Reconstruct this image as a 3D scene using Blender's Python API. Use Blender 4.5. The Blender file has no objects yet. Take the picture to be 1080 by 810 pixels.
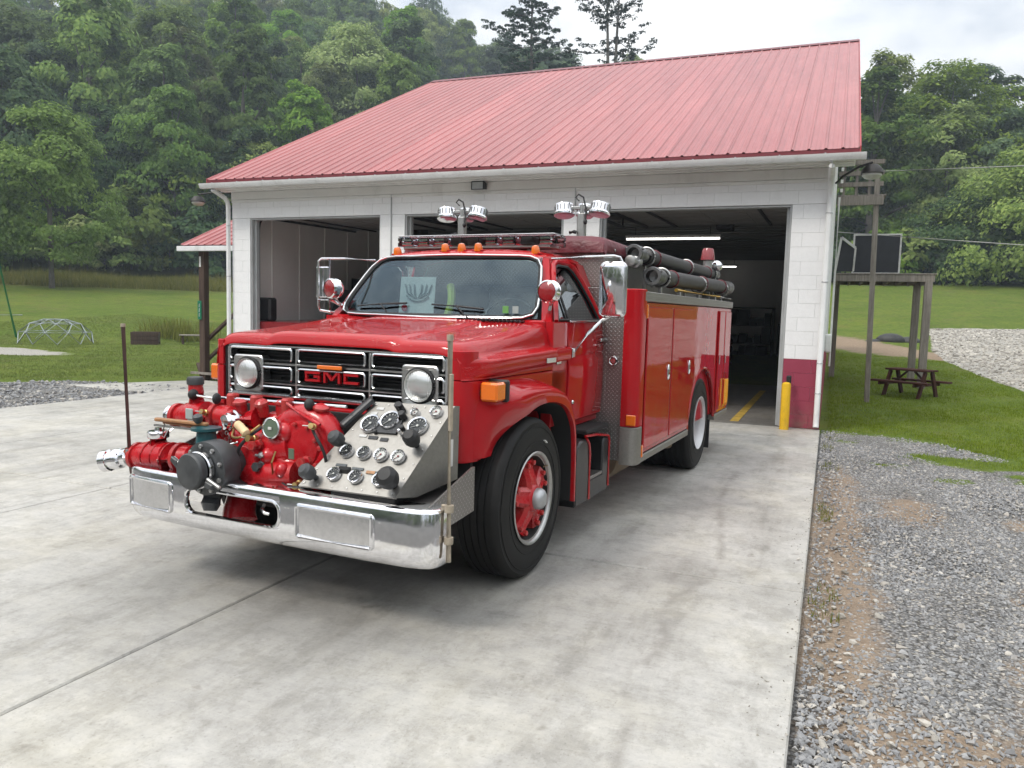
import bpy, bmesh, math, random
import numpy as np
from mathutils import Vector, Matrix
random.seed(7)
RNG = np.random.default_rng(11)
scene = bpy.context.scene
COL = scene.collection
R = math.radians

# ------------------------------------------------------------------ camera
EYE = 1.65
FPX = 820.0                                   # focal length in pixels of the 1080 px wide photograph
YAW, PITCH, ROLL = R(22.1), R(5.34), R(1.51)
cam_data = bpy.data.cameras.new('camera')
cam_data.sensor_width = 36.0
cam_data.lens = 36.0 * FPX / 1080.0
cam_data.clip_start = 0.05
cam_data.clip_end = 3000.0
cam = bpy.data.objects.new('camera', cam_data)
COL.objects.link(cam)
cam.matrix_world = (Matrix.Translation((0, 0, EYE)) @ Matrix.Rotation(YAW, 4, 'Z')
                    @ Matrix.Rotation(R(90) - PITCH, 4, 'X') @ Matrix.Rotation(ROLL, 4, 'Z'))
scene.camera = cam

# ------------------------------------------------------------------ sky, sun, exposure
SUN_EL, SUN_AZ = R(50), R(212)                # azimuth: clockwise from +Y
world = bpy.data.worlds.new('World')
scene.world = world
world.use_nodes = True
wn, wl = world.node_tree.nodes, world.node_tree.links
wn.clear()
w_out = wn.new('ShaderNodeOutputWorld')
w_bg = wn.new('ShaderNodeBackground')
w_sky = wn.new('ShaderNodeTexSky')
w_sky.sky_type = 'NISHITA'
w_sky.sun_disc = False
w_sky.sun_elevation = SUN_EL
w_sky.sun_rotation = SUN_AZ
w_sky.dust_density = 2.5
w_bg.inputs['Strength'].default_value = 0.10
w_tc = wn.new('ShaderNodeTexCoord')
w_map = wn.new('ShaderNodeMapping')
w_map.inputs['Scale'].default_value = (1.0, 1.0, 2.2)
w_n1 = wn.new('ShaderNodeTexNoise')
w_n1.inputs['Scale'].default_value = 3.4
w_n1.inputs['Detail'].default_value = 7
w_n1.inputs['Roughness'].default_value = 0.58
w_r1 = wn.new('ShaderNodeValToRGB')           # cloud brightness
w_r1.color_ramp.elements[0].position = 0.40
w_r1.color_ramp.elements[0].color = (6.5, 6.9, 7.5, 1)
w_r1.color_ramp.elements[1].position = 0.62
w_r1.color_ramp.elements[1].color = (11.2, 11.1, 10.8, 1)
w_r2 = wn.new('ShaderNodeValToRGB')           # cloud cover
w_r2.color_ramp.elements[0].position = 0.30
w_r2.color_ramp.elements[0].color = (0.82, 0.82, 0.82, 1)
w_r2.color_ramp.elements[1].position = 0.5
w_r2.color_ramp.elements[1].color = (0.97, 0.97, 0.97, 1)
w_mix = wn.new('ShaderNodeMix')
w_mix.data_type = 'RGBA'
wl.new(w_tc.outputs['Generated'], w_map.inputs['Vector'])
wl.new(w_map.outputs['Vector'], w_n1.inputs['Vector'])
wl.new(w_n1.outputs['Fac'], w_r1.inputs['Fac'])
wl.new(w_n1.outputs['Fac'], w_r2.inputs['Fac'])
wl.new(w_r2.outputs['Color'], w_mix.inputs['Factor'])
wl.new(w_sky.outputs['Color'], w_mix.inputs['A'])
w_sep = wn.new('ShaderNodeSeparateXYZ')        # an overcast sky grows brighter towards the zenith
wl.new(w_tc.outputs['Generated'], w_sep.inputs[0])
w_z = wn.new('ShaderNodeMath'); w_z.operation = 'MULTIPLY_ADD'; w_z.use_clamp = False
w_zc = wn.new('ShaderNodeMath'); w_zc.operation = 'MAXIMUM'; w_zc.inputs[1].default_value = 0.0
wl.new(w_sep.outputs['Z'], w_zc.inputs[0])
wl.new(w_zc.outputs[0], w_z.inputs[0])
w_z.inputs[1].default_value = 1.30
w_z.inputs[2].default_value = 0.42
w_mul = wn.new('ShaderNodeVectorMath'); w_mul.operation = 'SCALE'
wl.new(w_r1.outputs['Color'], w_mul.inputs[0])
wl.new(w_z.outputs[0], w_mul.inputs['Scale'])
wl.new(w_mul.outputs[0], w_mix.inputs['B'])
wl.new(w_mix.outputs['Result'], w_bg.inputs['Color'])
wl.new(w_bg.outputs['Background'], w_out.inputs['Surface'])

sun_data = bpy.data.lights.new('sun', 'SUN')
sun_data.energy = 1.5
sun_data.angle = R(14)
sun_data.color = (1.0, 0.94, 0.85)
sun = bpy.data.objects.new('sun', sun_data)
COL.objects.link(sun)
sdir = Vector((math.sin(SUN_AZ) * math.cos(SUN_EL), math.cos(SUN_AZ) * math.cos(SUN_EL), math.sin(SUN_EL)))
sun.rotation_euler = sdir.to_track_quat('Z', 'Y').to_euler()
sun.location = sdir * 60

scene.view_settings.view_transform = 'Standard'
scene.view_settings.look = 'None'
scene.view_settings.gamma = 1.0
scene.view_settings.exposure = 0.66
scene.view_settings.use_curve_mapping = False
cy = scene.cycles
cy.use_denoising = True
cy.max_bounces = 8
cy.diffuse_bounces = 4
cy.glossy_bounces = 4
cy.transmission_bounces = 6
cy.transparent_max_bounces = 8
cy.volume_bounces = 0
cy.caustics_reflective = False
cy.caustics_refractive = False

# ------------------------------------------------------------------ materials
MATS = {}

class NT:
    """small helper round a node tree"""
    def __init__(self, name):
        self.m = bpy.data.materials.new(name)
        self.m.use_nodes = True
        self.n, self.l = self.m.node_tree.nodes, self.m.node_tree.links
        self.b = self.n['Principled BSDF']
        self._obj = None
    def new(self, t, **kw):
        nd = self.n.new(t)
        for k, v in kw.items():
            setattr(nd, k, v)
        return nd
    def put(self, node, sock, v):
        if hasattr(v, 'is_output'):
            self.l.new(v, node.inputs[sock])
        elif v is not None:
            node.inputs[sock].default_value = v
    def coord(self):
        if self._obj is None:
            self._obj = self.new('ShaderNodeTexCoord').outputs['Object']
        return self._obj
    def world(self):
        return self.new('ShaderNodeNewGeometry').outputs['Position']
    def noise(self, scale, detail=4, rough=0.55, vec=None, stretch=None, out='Fac', dist=0.0):
        nd = self.new('ShaderNodeTexNoise')
        nd.inputs['Scale'].default_value = scale
        nd.inputs['Detail'].default_value = detail
        nd.inputs['Roughness'].default_value = rough
        nd.inputs['Distortion'].default_value = dist
        v = vec if vec is not None else self.coord()
        if stretch:
            mp = self.new('ShaderNodeMapping')
            mp.inputs['Scale'].default_value = stretch
            self.l.new(v, mp.inputs['Vector'])
            v = mp.outputs['Vector']
        self.l.new(v, nd.inputs['Vector'])
        return nd.outputs[out]
    def ramp(self, fac, stops):
        nd = self.new('ShaderNodeValToRGB')
        el = nd.color_ramp.elements
        while len(el) < len(stops):
            el.new(0.5)
        for e, (p, c) in zip(el, stops):
            e.position = p
            e.color = c if len(c) == 4 else (*c, 1)
        self.l.new(fac, nd.inputs['Fac'])
        return nd.outputs['Color']
    def mix(self, fac, a, b, mode='MIX'):
        nd = self.new('ShaderNodeMix', data_type='RGBA', blend_type=mode)
        for s, v in (('Factor', fac), ('A', a), ('B', b)):
            if hasattr(v, 'is_output'):
                self.l.new(v, nd.inputs[s])
            elif s == 'Factor':
                nd.inputs[s].default_value = v
            else:
                nd.inputs[s].default_value = (*v, 1) if len(v) == 3 else v
        return nd.outputs['Result']
    def math(self, op, a, b=None, clamp=False):
        nd = self.new('ShaderNodeMath', operation=op, use_clamp=clamp)
        self.put(nd, 0, a)
        if b is not None:
            self.put(nd, 1, b)
        return nd.outputs[0]
    def attr(self, name):
        nd = self.new('ShaderNodeAttribute', attribute_name=name)
        return nd.outputs['Fac']
    def island(self):
        return self.new('ShaderNodeNewGeometry').outputs['Random Per Island']
    def bump(self, height, strength=0.3, dist=0.01):
        nd = self.new('ShaderNodeBump')
        nd.inputs['Strength'].default_value = strength
        nd.inputs['Distance'].default_value = dist
        self.l.new(height, nd.inputs['Height'])
        self.l.new(nd.outputs['Normal'], self.b.inputs['Normal'])
        return nd
    def set(self, **kw):
        names = dict(color='Base Color', rough='Roughness', metal='Metallic', coat='Coat Weight',
                     coat_rough='Coat Roughness', spec='Specular IOR Level', trans='Transmission Weight',
                     ior='IOR', alpha='Alpha', emit='Emission Color', emit_s='Emission Strength',
                     sheen='Sheen Weight', sss='Subsurface Weight')
        for k, v in kw.items():
            if k in ('color', 'emit') and not hasattr(v, 'is_output') and len(v) == 3:
                v = (*v, 1)
            self.put(self.b, names[k], v)
        return self

def simple(name, color, rough=0.5, metal=0.0, var=0.12, vscale=6.0, coat=0.0, spec=None, bump=None, dirt=0.0):
    """a plain material with a little procedural mottling and wear in colour and gloss"""
    t = NT(name)
    n = t.noise(vscale, 5, 0.6)
    c = [max(0, x) for x in color]
    lo = tuple(x * (1 - var) for x in c)
    hi = tuple(min(1, x * (1 + var)) for x in c)
    col = t.ramp(n, [(0.3, lo), (0.7, hi)])
    if dirt:
        d = t.noise(vscale * 0.7, 6, 0.7, stretch=(1, 1, 0.35))
        col = t.mix(t.ramp(d, [(0.52, (0, 0, 0)), (0.75, (dirt, dirt, dirt))]), col, (0.12, 0.10, 0.075))
    r = t.math('ADD', t.math('MULTIPLY', n, 0.25), rough - 0.12)
    t.set(color=col, rough=r, metal=metal, coat=coat)
    if spec is not None:
        t.set(spec=spec)
    if bump:
        t.bump(t.noise(bump[0], 4, 0.6), bump[1], bump[2])
    MATS[name] = t.m
    return t.m

# ------------------------------------------------------------------ mesh helpers
def frame(d):
    d = Vector(d).normalized()
    up = Vector((0, 0, 1)) if abs(d.z) < 0.95 else Vector((1, 0, 0))
    x = d.cross(up).normalized()
    return x, x.cross(d).normalized(), d

class MB:
    """collects shapes into one mesh"""
    def __init__(self):
        self.bm = bmesh.new()
    def add(self, verts, faces):
        v = [self.bm.verts.new(p) for p in verts]
        for f in faces:
            try:
                self.bm.faces.new([v[i] for i in f])
            except ValueError:
                pass
        return v
    def box(self, x0, x1, y0, y1, z0, z1, bev=0.0, m=None):
        if x0 > x1: x0, x1 = x1, x0
        if y0 > y1: y0, y1 = y1, y0
        if z0 > z1: z0, z1 = z1, z0
        b = min(bev, (x1 - x0) * .45, (y1 - y0) * .45, (z1 - z0) * .45)
        P = []
        if b <= 0:
            P = [(x, y, z) for z in (z0, z1) for y in (y0, y1) for x in (x0, x1)]
            F = [(0, 2, 3, 1), (4, 5, 7, 6), (0, 1, 5, 4), (2, 6, 7, 3), (0, 4, 6, 2), (1, 3, 7, 5)]
        else:
            idx = {}
            X, Y, Z = (x0, x1), (y0, y1), (z0, z1)
            s = (1, -1)
            for i in (0, 1):
                for j in (0, 1):
                    for k in (0, 1):
                        c = (X[i], Y[j], Z[k]); q = (X[i] + s[i] * b, Y[j] + s[j] * b, Z[k] + s[k] * b)
                        for a in range(3):
                            p = list(q); p[a] = c[a]
                            idx[i, j, k, a] = len(P); P.append(tuple(p))
            F = []
            for a in range(3):
                o = [n for n in range(3) if n != a]
                for e in (0, 1):
                    def K(u, v):
                        t = [0, 0, 0]; t[a] = e; t[o[0]] = u; t[o[1]] = v
                        return idx[t[0], t[1], t[2], a]
                    F.append((K(0, 0), K(1, 0), K(1, 1), K(0, 1)))
                for u in (0, 1):
                    for v in (0, 1):
                        def K2(e, w):
                            t = [0, 0, 0]; t[a] = e; t[o[0]] = u; t[o[1]] = v
                            return idx[t[0], t[1], t[2], w]
                        F.append((K2(0, o[0]), K2(1, o[0]), K2(1, o[1]), K2(0, o[1])))
            for i in (0, 1):
                for j in (0, 1):
                    for k in (0, 1):
                        F.append((idx[i, j, k, 0], idx[i, j, k, 1], idx[i, j, k, 2]))
        if m is not None:
            P = [m @ Vector(p) for p in P]
        self.add(P, F)
        return self
    def bar(self, a, b, w, h, bev=0.0, roll=0.0):
        """rectangular bar from a to b, w wide (sideways) and h deep"""
        a, b = Vector(a), Vector(b)
        x, y, d = frame(b - a)
        m = Matrix((x, y, d)).transposed().to_4x4()
        m = Matrix.Translation(a) @ m @ Matrix.Rotation(roll, 4, 'Z')
        return self.box(-w / 2, w / 2, -h / 2, h / 2, 0, (b - a).length, bev, m)
    def tube(self, path, r, n=10, caps=True, closed=False):
        P = [Vector(p) for p in path]
        k = len(P)
        rad = r if isinstance(r, (list, tuple)) else [r] * k
        rings = []
        prev = None
        for i, p in enumerate(P):
            if closed:
                d = P[(i + 1) % k] - P[i - 1]
            else:
                d = P[min(i + 1, k - 1)] - P[max(i - 1, 0)]
            d.normalize()
            if prev is None:
                x, y, _ = frame(d)
            else:
                x = prev - d * prev.dot(d)
                x.normalize()
                y = d.cross(x)
            prev = x
            rings.append([p + (x * math.cos(t) + y * math.sin(t)) * rad[i]
                          for t in (2 * math.pi * j / n for j in range(n))])
        self.loft(rings, True, caps and not closed, closed)
        return self
    def loft(self, rings, loop=True, caps=True, closed=False):
        k, n = len(rings), len(rings[0])
        V = [p for rg in rings for p in rg]
        F = []
        for i in range(k if closed else k - 1):
            i2 = (i + 1) % k
            for j in range(n if loop else n - 1):
                j2 = (j + 1) % n
                F.append((i * n + j, i * n + j2, i2 * n + j2, i2 * n + j))
        if caps:
            F.append(tuple(reversed(range(n))))
            F.append(tuple(range((k - 1) * n, k * n)))
        self.add(V, F)
        return self
    def lathe(self, prof, o, d, n=24, caps=True):
        """prof: (radius, distance along d) from origin o"""
        x, y, d = frame(d)
        o = Vector(o)
        rings = [[o + d * h + (x * math.cos(t) + y * math.sin(t)) * max(r, 1e-4)
                  for t in (2 * math.pi * j / n for j in range(n))] for r, h in prof]
        return self.loft(rings, True, caps)
    def cyl(self, a, b, r, n=16, bev=0.0):
        L = (Vector(b) - Vector(a)).length
        pr = [(r, 0), (r, L)] if not bev else [(r - bev, 0), (r, bev), (r, L - bev), (r - bev, L)]
        return self.lathe(pr, a, Vector(b) - Vector(a), n)
    def prism(self, poly, axis, a, b, bev=0.0):
        """poly: 2-D outline in the plane across axis; extruded from a to b"""
        def pt(u, v, w):
            return {'x': (w, u, v), 'y': (u, w, v), 'z': (u, v, w)}[axis]
        n = len(poly)
        if bev:
            c = (sum(p[0] for p in poly) / n, sum(p[1] for p in poly) / n)
            ins = inset(poly, bev)
            rings = [[pt(*p, a) for p in ins], [pt(*p, a + bev) for p in poly],
                     [pt(*p, b - bev) for p in poly], [pt(*p, b) for p in ins]]
        else:
            rings = [[pt(*p, a) for p in poly], [pt(*p, b) for p in poly]]
        return self.loft(rings, True, True)
    def sphere(self, c, r, n=14, m=8, s=(1, 1, 1)):
        c = Vector(c)
        pr = []
        rings = []
        for i in range(m + 1):
            t = math.pi * i / m
            rr, h = math.sin(t), -math.cos(t)
            rings.append([c + Vector((r * s[0] * max(rr, 1e-3) * math.cos(a), r * s[1] * max(rr, 1e-3) * math.sin(a), r * s[2] * h))
                          for a in (2 * math.pi * j / n for j in range(n))])
        return self.loft(rings, True, True)
    def torus(self, c, d, R0, r, n=28, k=10):
        x, y, d = frame(d)
        c = Vector(c)
        return self.tube([c + (x * math.cos(t) + y * math.sin(t)) * R0 for t in (2 * math.pi * j / n for j in range(n))],
                         r, k, closed=True)
    def sheet(self, pts, thick=0.004):
        """flat polygon given in 3-D with a small thickness behind it"""
        P = [Vector(p) for p in pts]
        nrm = (P[1] - P[0]).cross(P[2] - P[0]).normalized()
        return self.loft([[p - nrm * thick for p in P], P], True, True)
    def mesh(self, name, mat, sharp=35):
        bm = self.bm
        bmesh.ops.recalc_face_normals(bm, faces=bm.faces)
        me = bpy.data.meshes.new(name)
        bm.to_mesh(me)
        bm.free()
        for p in me.polygons:
            p.use_smooth = True
        me.set_sharp_from_angle(angle=R(sharp))
        if mat is not None:
            me.materials.append(mat)
        return me

def inset(poly, b):
    """move an outline inwards by b"""
    n = len(poly)
    area = sum(poly[i][0] * poly[(i + 1) % n][1] - poly[(i + 1) % n][0] * poly[i][1] for i in range(n))
    s = 1 if area > 0 else -1
    out = []
    for i in range(n):
        p0, p1, p2 = Vector(poly[i - 1]), Vector(poly[i]), Vector(poly[(i + 1) % n])
        d1, d2 = (p1 - p0).normalized(), (p2 - p1).normalized()
        n1, n2 = Vector((-d1.y, d1.x)) * s, Vector((-d2.y, d2.x)) * s
        m = (n1 + n2)
        k = m.length_squared
        m = m * (2 / k) if k > 0.3 else n1
        out.append(tuple(p1 + m * b))
    return out

def rrect(x0, x1, y0, y1, r, n=4):
    """rounded rectangle outline"""
    out = []
    for cx, cy_, a0 in ((x1 - r, y0 + r, -90), (x1 - r, y1 - r, 0), (x0 + r, y1 - r, 90), (x0 + r, y0 + r, 180)):
        for i in range(n + 1):
            t = R(a0 + 90 * i / n)
            out.append((cx + r * math.cos(t), cy_ + r * math.sin(t)))
    return out

SPLIT = {'casting_boss', 'pump_bolt', 'flange_bolt', 'cooling_fin', 'panel_screw', 'bumper_bolt', 'control_knob', 'wheel_nut', 'snap',
         'cowl_vent', 'bracket', 'gutter_strap', 'ceiling_rib', 'rake_trim', 'grille_slat', 'wheel_cutout', 'conduit', 'gable', 'cap_lug', 'hose_rack', 'hanger', 'pole_rack', 'soffit'}

def islands(mb):
    bm = mb.bm
    bm.verts.ensure_lookup_table(); bm.verts.index_update()
    seen, out = set(), []
    for v in bm.verts:
        if v.index in seen: continue
        st, comp = [v], []
        seen.add(v.index)
        while st:
            q = st.pop(); comp.append(q)
            for e in q.link_edges:
                w = e.other_vert(q)
                if w.index not in seen:
                    seen.add(w.index); st.append(w)
        ids = {q.index: i for i, q in enumerate(comp)}
        fs = {f for q in comp for f in q.link_faces}
        m = MB()
        m.add([q.co.copy() for q in comp], [tuple(ids[x.index] for x in f.verts) for f in fs])
        out.append(m)
    bm.free()
    return out

def chaikin(pts, k=2, closed=False):
    P_ = [Vector(p) for p in pts]
    for _ in range(k):
        n = len(P_)
        Q = [] if closed else [P_[0]]
        for i in range(n if closed else n - 1):
            a, b = P_[i], P_[(i + 1) % n]
            Q += [a.lerp(b, .25), a.lerp(b, .75)]
        if not closed: Q.append(P_[-1])
        P_ = Q
    return P_

def respline(rings, k=4):
    """more rings between the given ones, Catmull-Rom along the run"""
    n = len(rings)
    out = []
    for i in range(n - 1):
        p0, p1, p2, p3 = rings[max(i - 1, 0)], rings[i], rings[i + 1], rings[min(i + 2, n - 1)]
        for j in range(k):
            t = j / k
            out.append([.5 * ((2 * b) + (c - a) * t + (2 * a - 5 * b + 4 * c - d) * t * t + (3 * b - a - 3 * c + d) * t ** 3)
                        for a, b, c, d in zip(p0, p1, p2, p3)])
    out.append(rings[-1])
    return out

def obj(name, mb, mat, parent=None, sharp=35, label=None, kind=None):
    if name in SPLIT and not isinstance(mb, bpy.types.Mesh):
        last = None
        for one in islands(mb):
            last = obj1(name, one.mesh(name, mat, sharp), None, parent, sharp, label, kind)
        return last
    return obj1(name, mb, mat, parent, sharp, label, kind)

def obj1(name, mb, mat, parent=None, sharp=35, label=None, kind=None):
    me = mb if isinstance(mb, bpy.types.Mesh) else mb.mesh(name, mat, sharp)
    o = bpy.data.objects.new(name, me)
    COL.objects.link(o)
    if parent is not None:
        o.parent = parent
    if label:
        o['label'] = label
    if kind:
        o['kind'] = kind
    return o

def tag(o, label, cat, group=None):
    o['label'] = label
    o['category'] = cat
    if group:
        o['group'] = group
    return o

def thing(name, label, cat, loc=(0, 0, 0), rotz=0.0, group=None):
    o = bpy.data.objects.new(name, None)
    o.empty_display_size = 0.2
    COL.objects.link(o)
    o.location = loc
    o.rotation_euler = (0, 0, rotz)
    return tag(o, label, cat, group)

def copy_tree(o, parent=None):
    c = o.copy()
    COL.objects.link(c)
    if parent is not None:
        c.parent = parent
    for ch in list(o.children):
        copy_tree(ch, c)
    return c

def np_mesh(name, verts, quads, mat, smooth=False, attrs=None):
    """fast mesh from arrays; quads (n,4) or tris (n,3)"""
    me = bpy.data.meshes.new(name)
    verts = np.asarray(verts, dtype=np.float32)
    quads = np.asarray(quads, dtype=np.int32)
    k = quads.shape[1]
    me.vertices.add(len(verts))
    me.vertices.foreach_set('co', verts.ravel())
    me.loops.add(quads.size)
    me.loops.foreach_set('vertex_index', quads.ravel())
    me.polygons.add(len(quads))
    me.polygons.foreach_set('loop_start', np.arange(0, quads.size, k, dtype=np.int32))
    me.polygons.foreach_set('loop_total', np.full(len(quads), k, dtype=np.int32))
    me.polygons.foreach_set('use_smooth', np.full(len(quads), smooth))
    me.update(calc_edges=True)
    for nm, arr in (attrs or {}).items():
        at = me.attributes.new(nm, 'FLOAT', 'POINT')
        at.data.foreach_set('value', np.asarray(arr, dtype=np.float32))
    if mat:
        me.materials.append(mat)
    return me
# ================================================================== MATERIALS
def vec3(t, x, y, z):
    c = t.new('ShaderNodeCombineXYZ')
    for i, v in enumerate((x, y, z)):
        t.put(c, i, v)
    return c.outputs[0]

def mat_ground():
    t = NT('ground')
    p = t.world()
    grv, drt, drv, rough_grass = t.attr('gravel'), t.attr('dirt'), t.attr('drive'), t.attr('tall')
    n_big = t.noise(0.22, 5, 0.6, p)
    n_mid = t.noise(1.3, 5, 0.65, p)
    n_fine = t.noise(14, 5, 0.7, p)
    n_edge = t.noise(2.3, 8, 0.74, p)
    grass = t.ramp(n_fine, [(0.25, (0.072, 0.105, 0.016)), (0.55, (0.115, 0.162, 0.026)), (0.8, (0.172, 0.212, 0.046))])
    worn = t.ramp(n_fine, [(0.3, (0.085, 0.098, 0.026)), (0.7, (0.165, 0.155, 0.060))])
    patch = t.ramp(n_mid, [(0.46, (0, 0, 0)), (0.66, (0.75, 0.75, 0.75))])
    near = t.ramp(n_big, [(0.35, (0, 0, 0)), (0.6, (1, 1, 1))])
    grass = t.mix(t.math('MULTIPLY', patch, near), grass, worn)
    mow = t.noise(3.6, 7, 0.78, p, stretch=(1, .45, 1))
    grass = t.mix(0.85, grass, t.ramp(mow, [(0.30, (.62, .68, .55)), (0.5, (1, 1, 1)), (0.72, (1.35, 1.22, 1.1))]), 'MULTIPLY')
    field = t.noise(0.35, 5, 0.65, p)
    grass = t.mix(0.7, grass, t.ramp(field, [(0.36, (.72, .82, .62)), (0.52, (1, 1, 1)), (0.68, (1.25, 1.08, .95))]), 'MULTIPLY')
    tallc = t.ramp(n_mid, [(0.3, (0.075, 0.095, 0.020)), (0.7, (0.15, 0.155, 0.040))])
    grass = t.mix(rough_grass, grass, tallc)
    grass = t.mix(t.attr('wood'), grass, t.ramp(n_mid, [(0.3, (0.022, 0.030, 0.014)), (0.7, (0.050, 0.055, 0.026))]))
    vor = t.new('ShaderNodeTexVoronoi')
    vor.inputs['Scale'].default_value = 55
    t.l.new(p, vor.inputs['Vector'])
    cell = vor.outputs['Color']
    sep = t.new('ShaderNodeSeparateColor')
    t.l.new(cell, sep.inputs[0])
    stone = t.ramp(sep.outputs[0], [(0.0, (0.17, 0.168, 0.165)), (0.5, (0.27, 0.268, 0.265)), (0.85, (0.36, 0.352, 0.34)), (1.0, (0.46, 0.43, 0.37))])
    gap = t.ramp(vor.outputs['Distance'], [(0.2, (1, 1, 1)), (0.75, (0.3, 0.29, 0.28))])
    stone = t.mix(1.0, stone, gap, 'MULTIPLY')
    brown = t.ramp(n_fine, [(0.25, (0.19, 0.140, 0.098)), (0.75, (0.34, 0.262, 0.190))])
    dm = t.ramp(t.math('ADD', t.math('MULTIPLY', drt, 0.75), t.math('SUBTRACT', n_edge, 0.5)), [(0.28, (0, 0, 0)), (0.46, (1, 1, 1))])
    stone = t.mix(t.math('MULTIPLY', dm, 0.85), stone, brown)
    pale = t.ramp(sep.outputs[1], [(0.0, (0.25, 0.235, 0.21)), (0.5, (0.36, 0.345, 0.315)), (1.0, (0.48, 0.46, 0.42))])
    gm = t.ramp(t.math('ADD', grv, t.math('MULTIPLY', t.math('SUBTRACT', n_edge, 0.5), 1.6)), [(0.44, (0, 0, 0)), (0.56, (1, 1, 1))])
    vm = t.ramp(t.math('ADD', drv, t.math('MULTIPLY', t.math('SUBTRACT', n_edge, 0.5), 0.9)), [(0.45, (0, 0, 0)), (0.55, (1, 1, 1))])
    soil = t.mix(dm, grass, brown)
    col = t.mix(vm, soil, pale)
    col = t.mix(gm, col, stone)
    t.set(color=col, rough=0.95, spec=0.15)
    t.bump(t.math('ADD', t.math('MULTIPLY', n_fine, 0.6), t.math('MULTIPLY', vor.outputs['Distance'], -0.5)), 0.7, 0.04)
    MATS['ground'] = t.m

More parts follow.
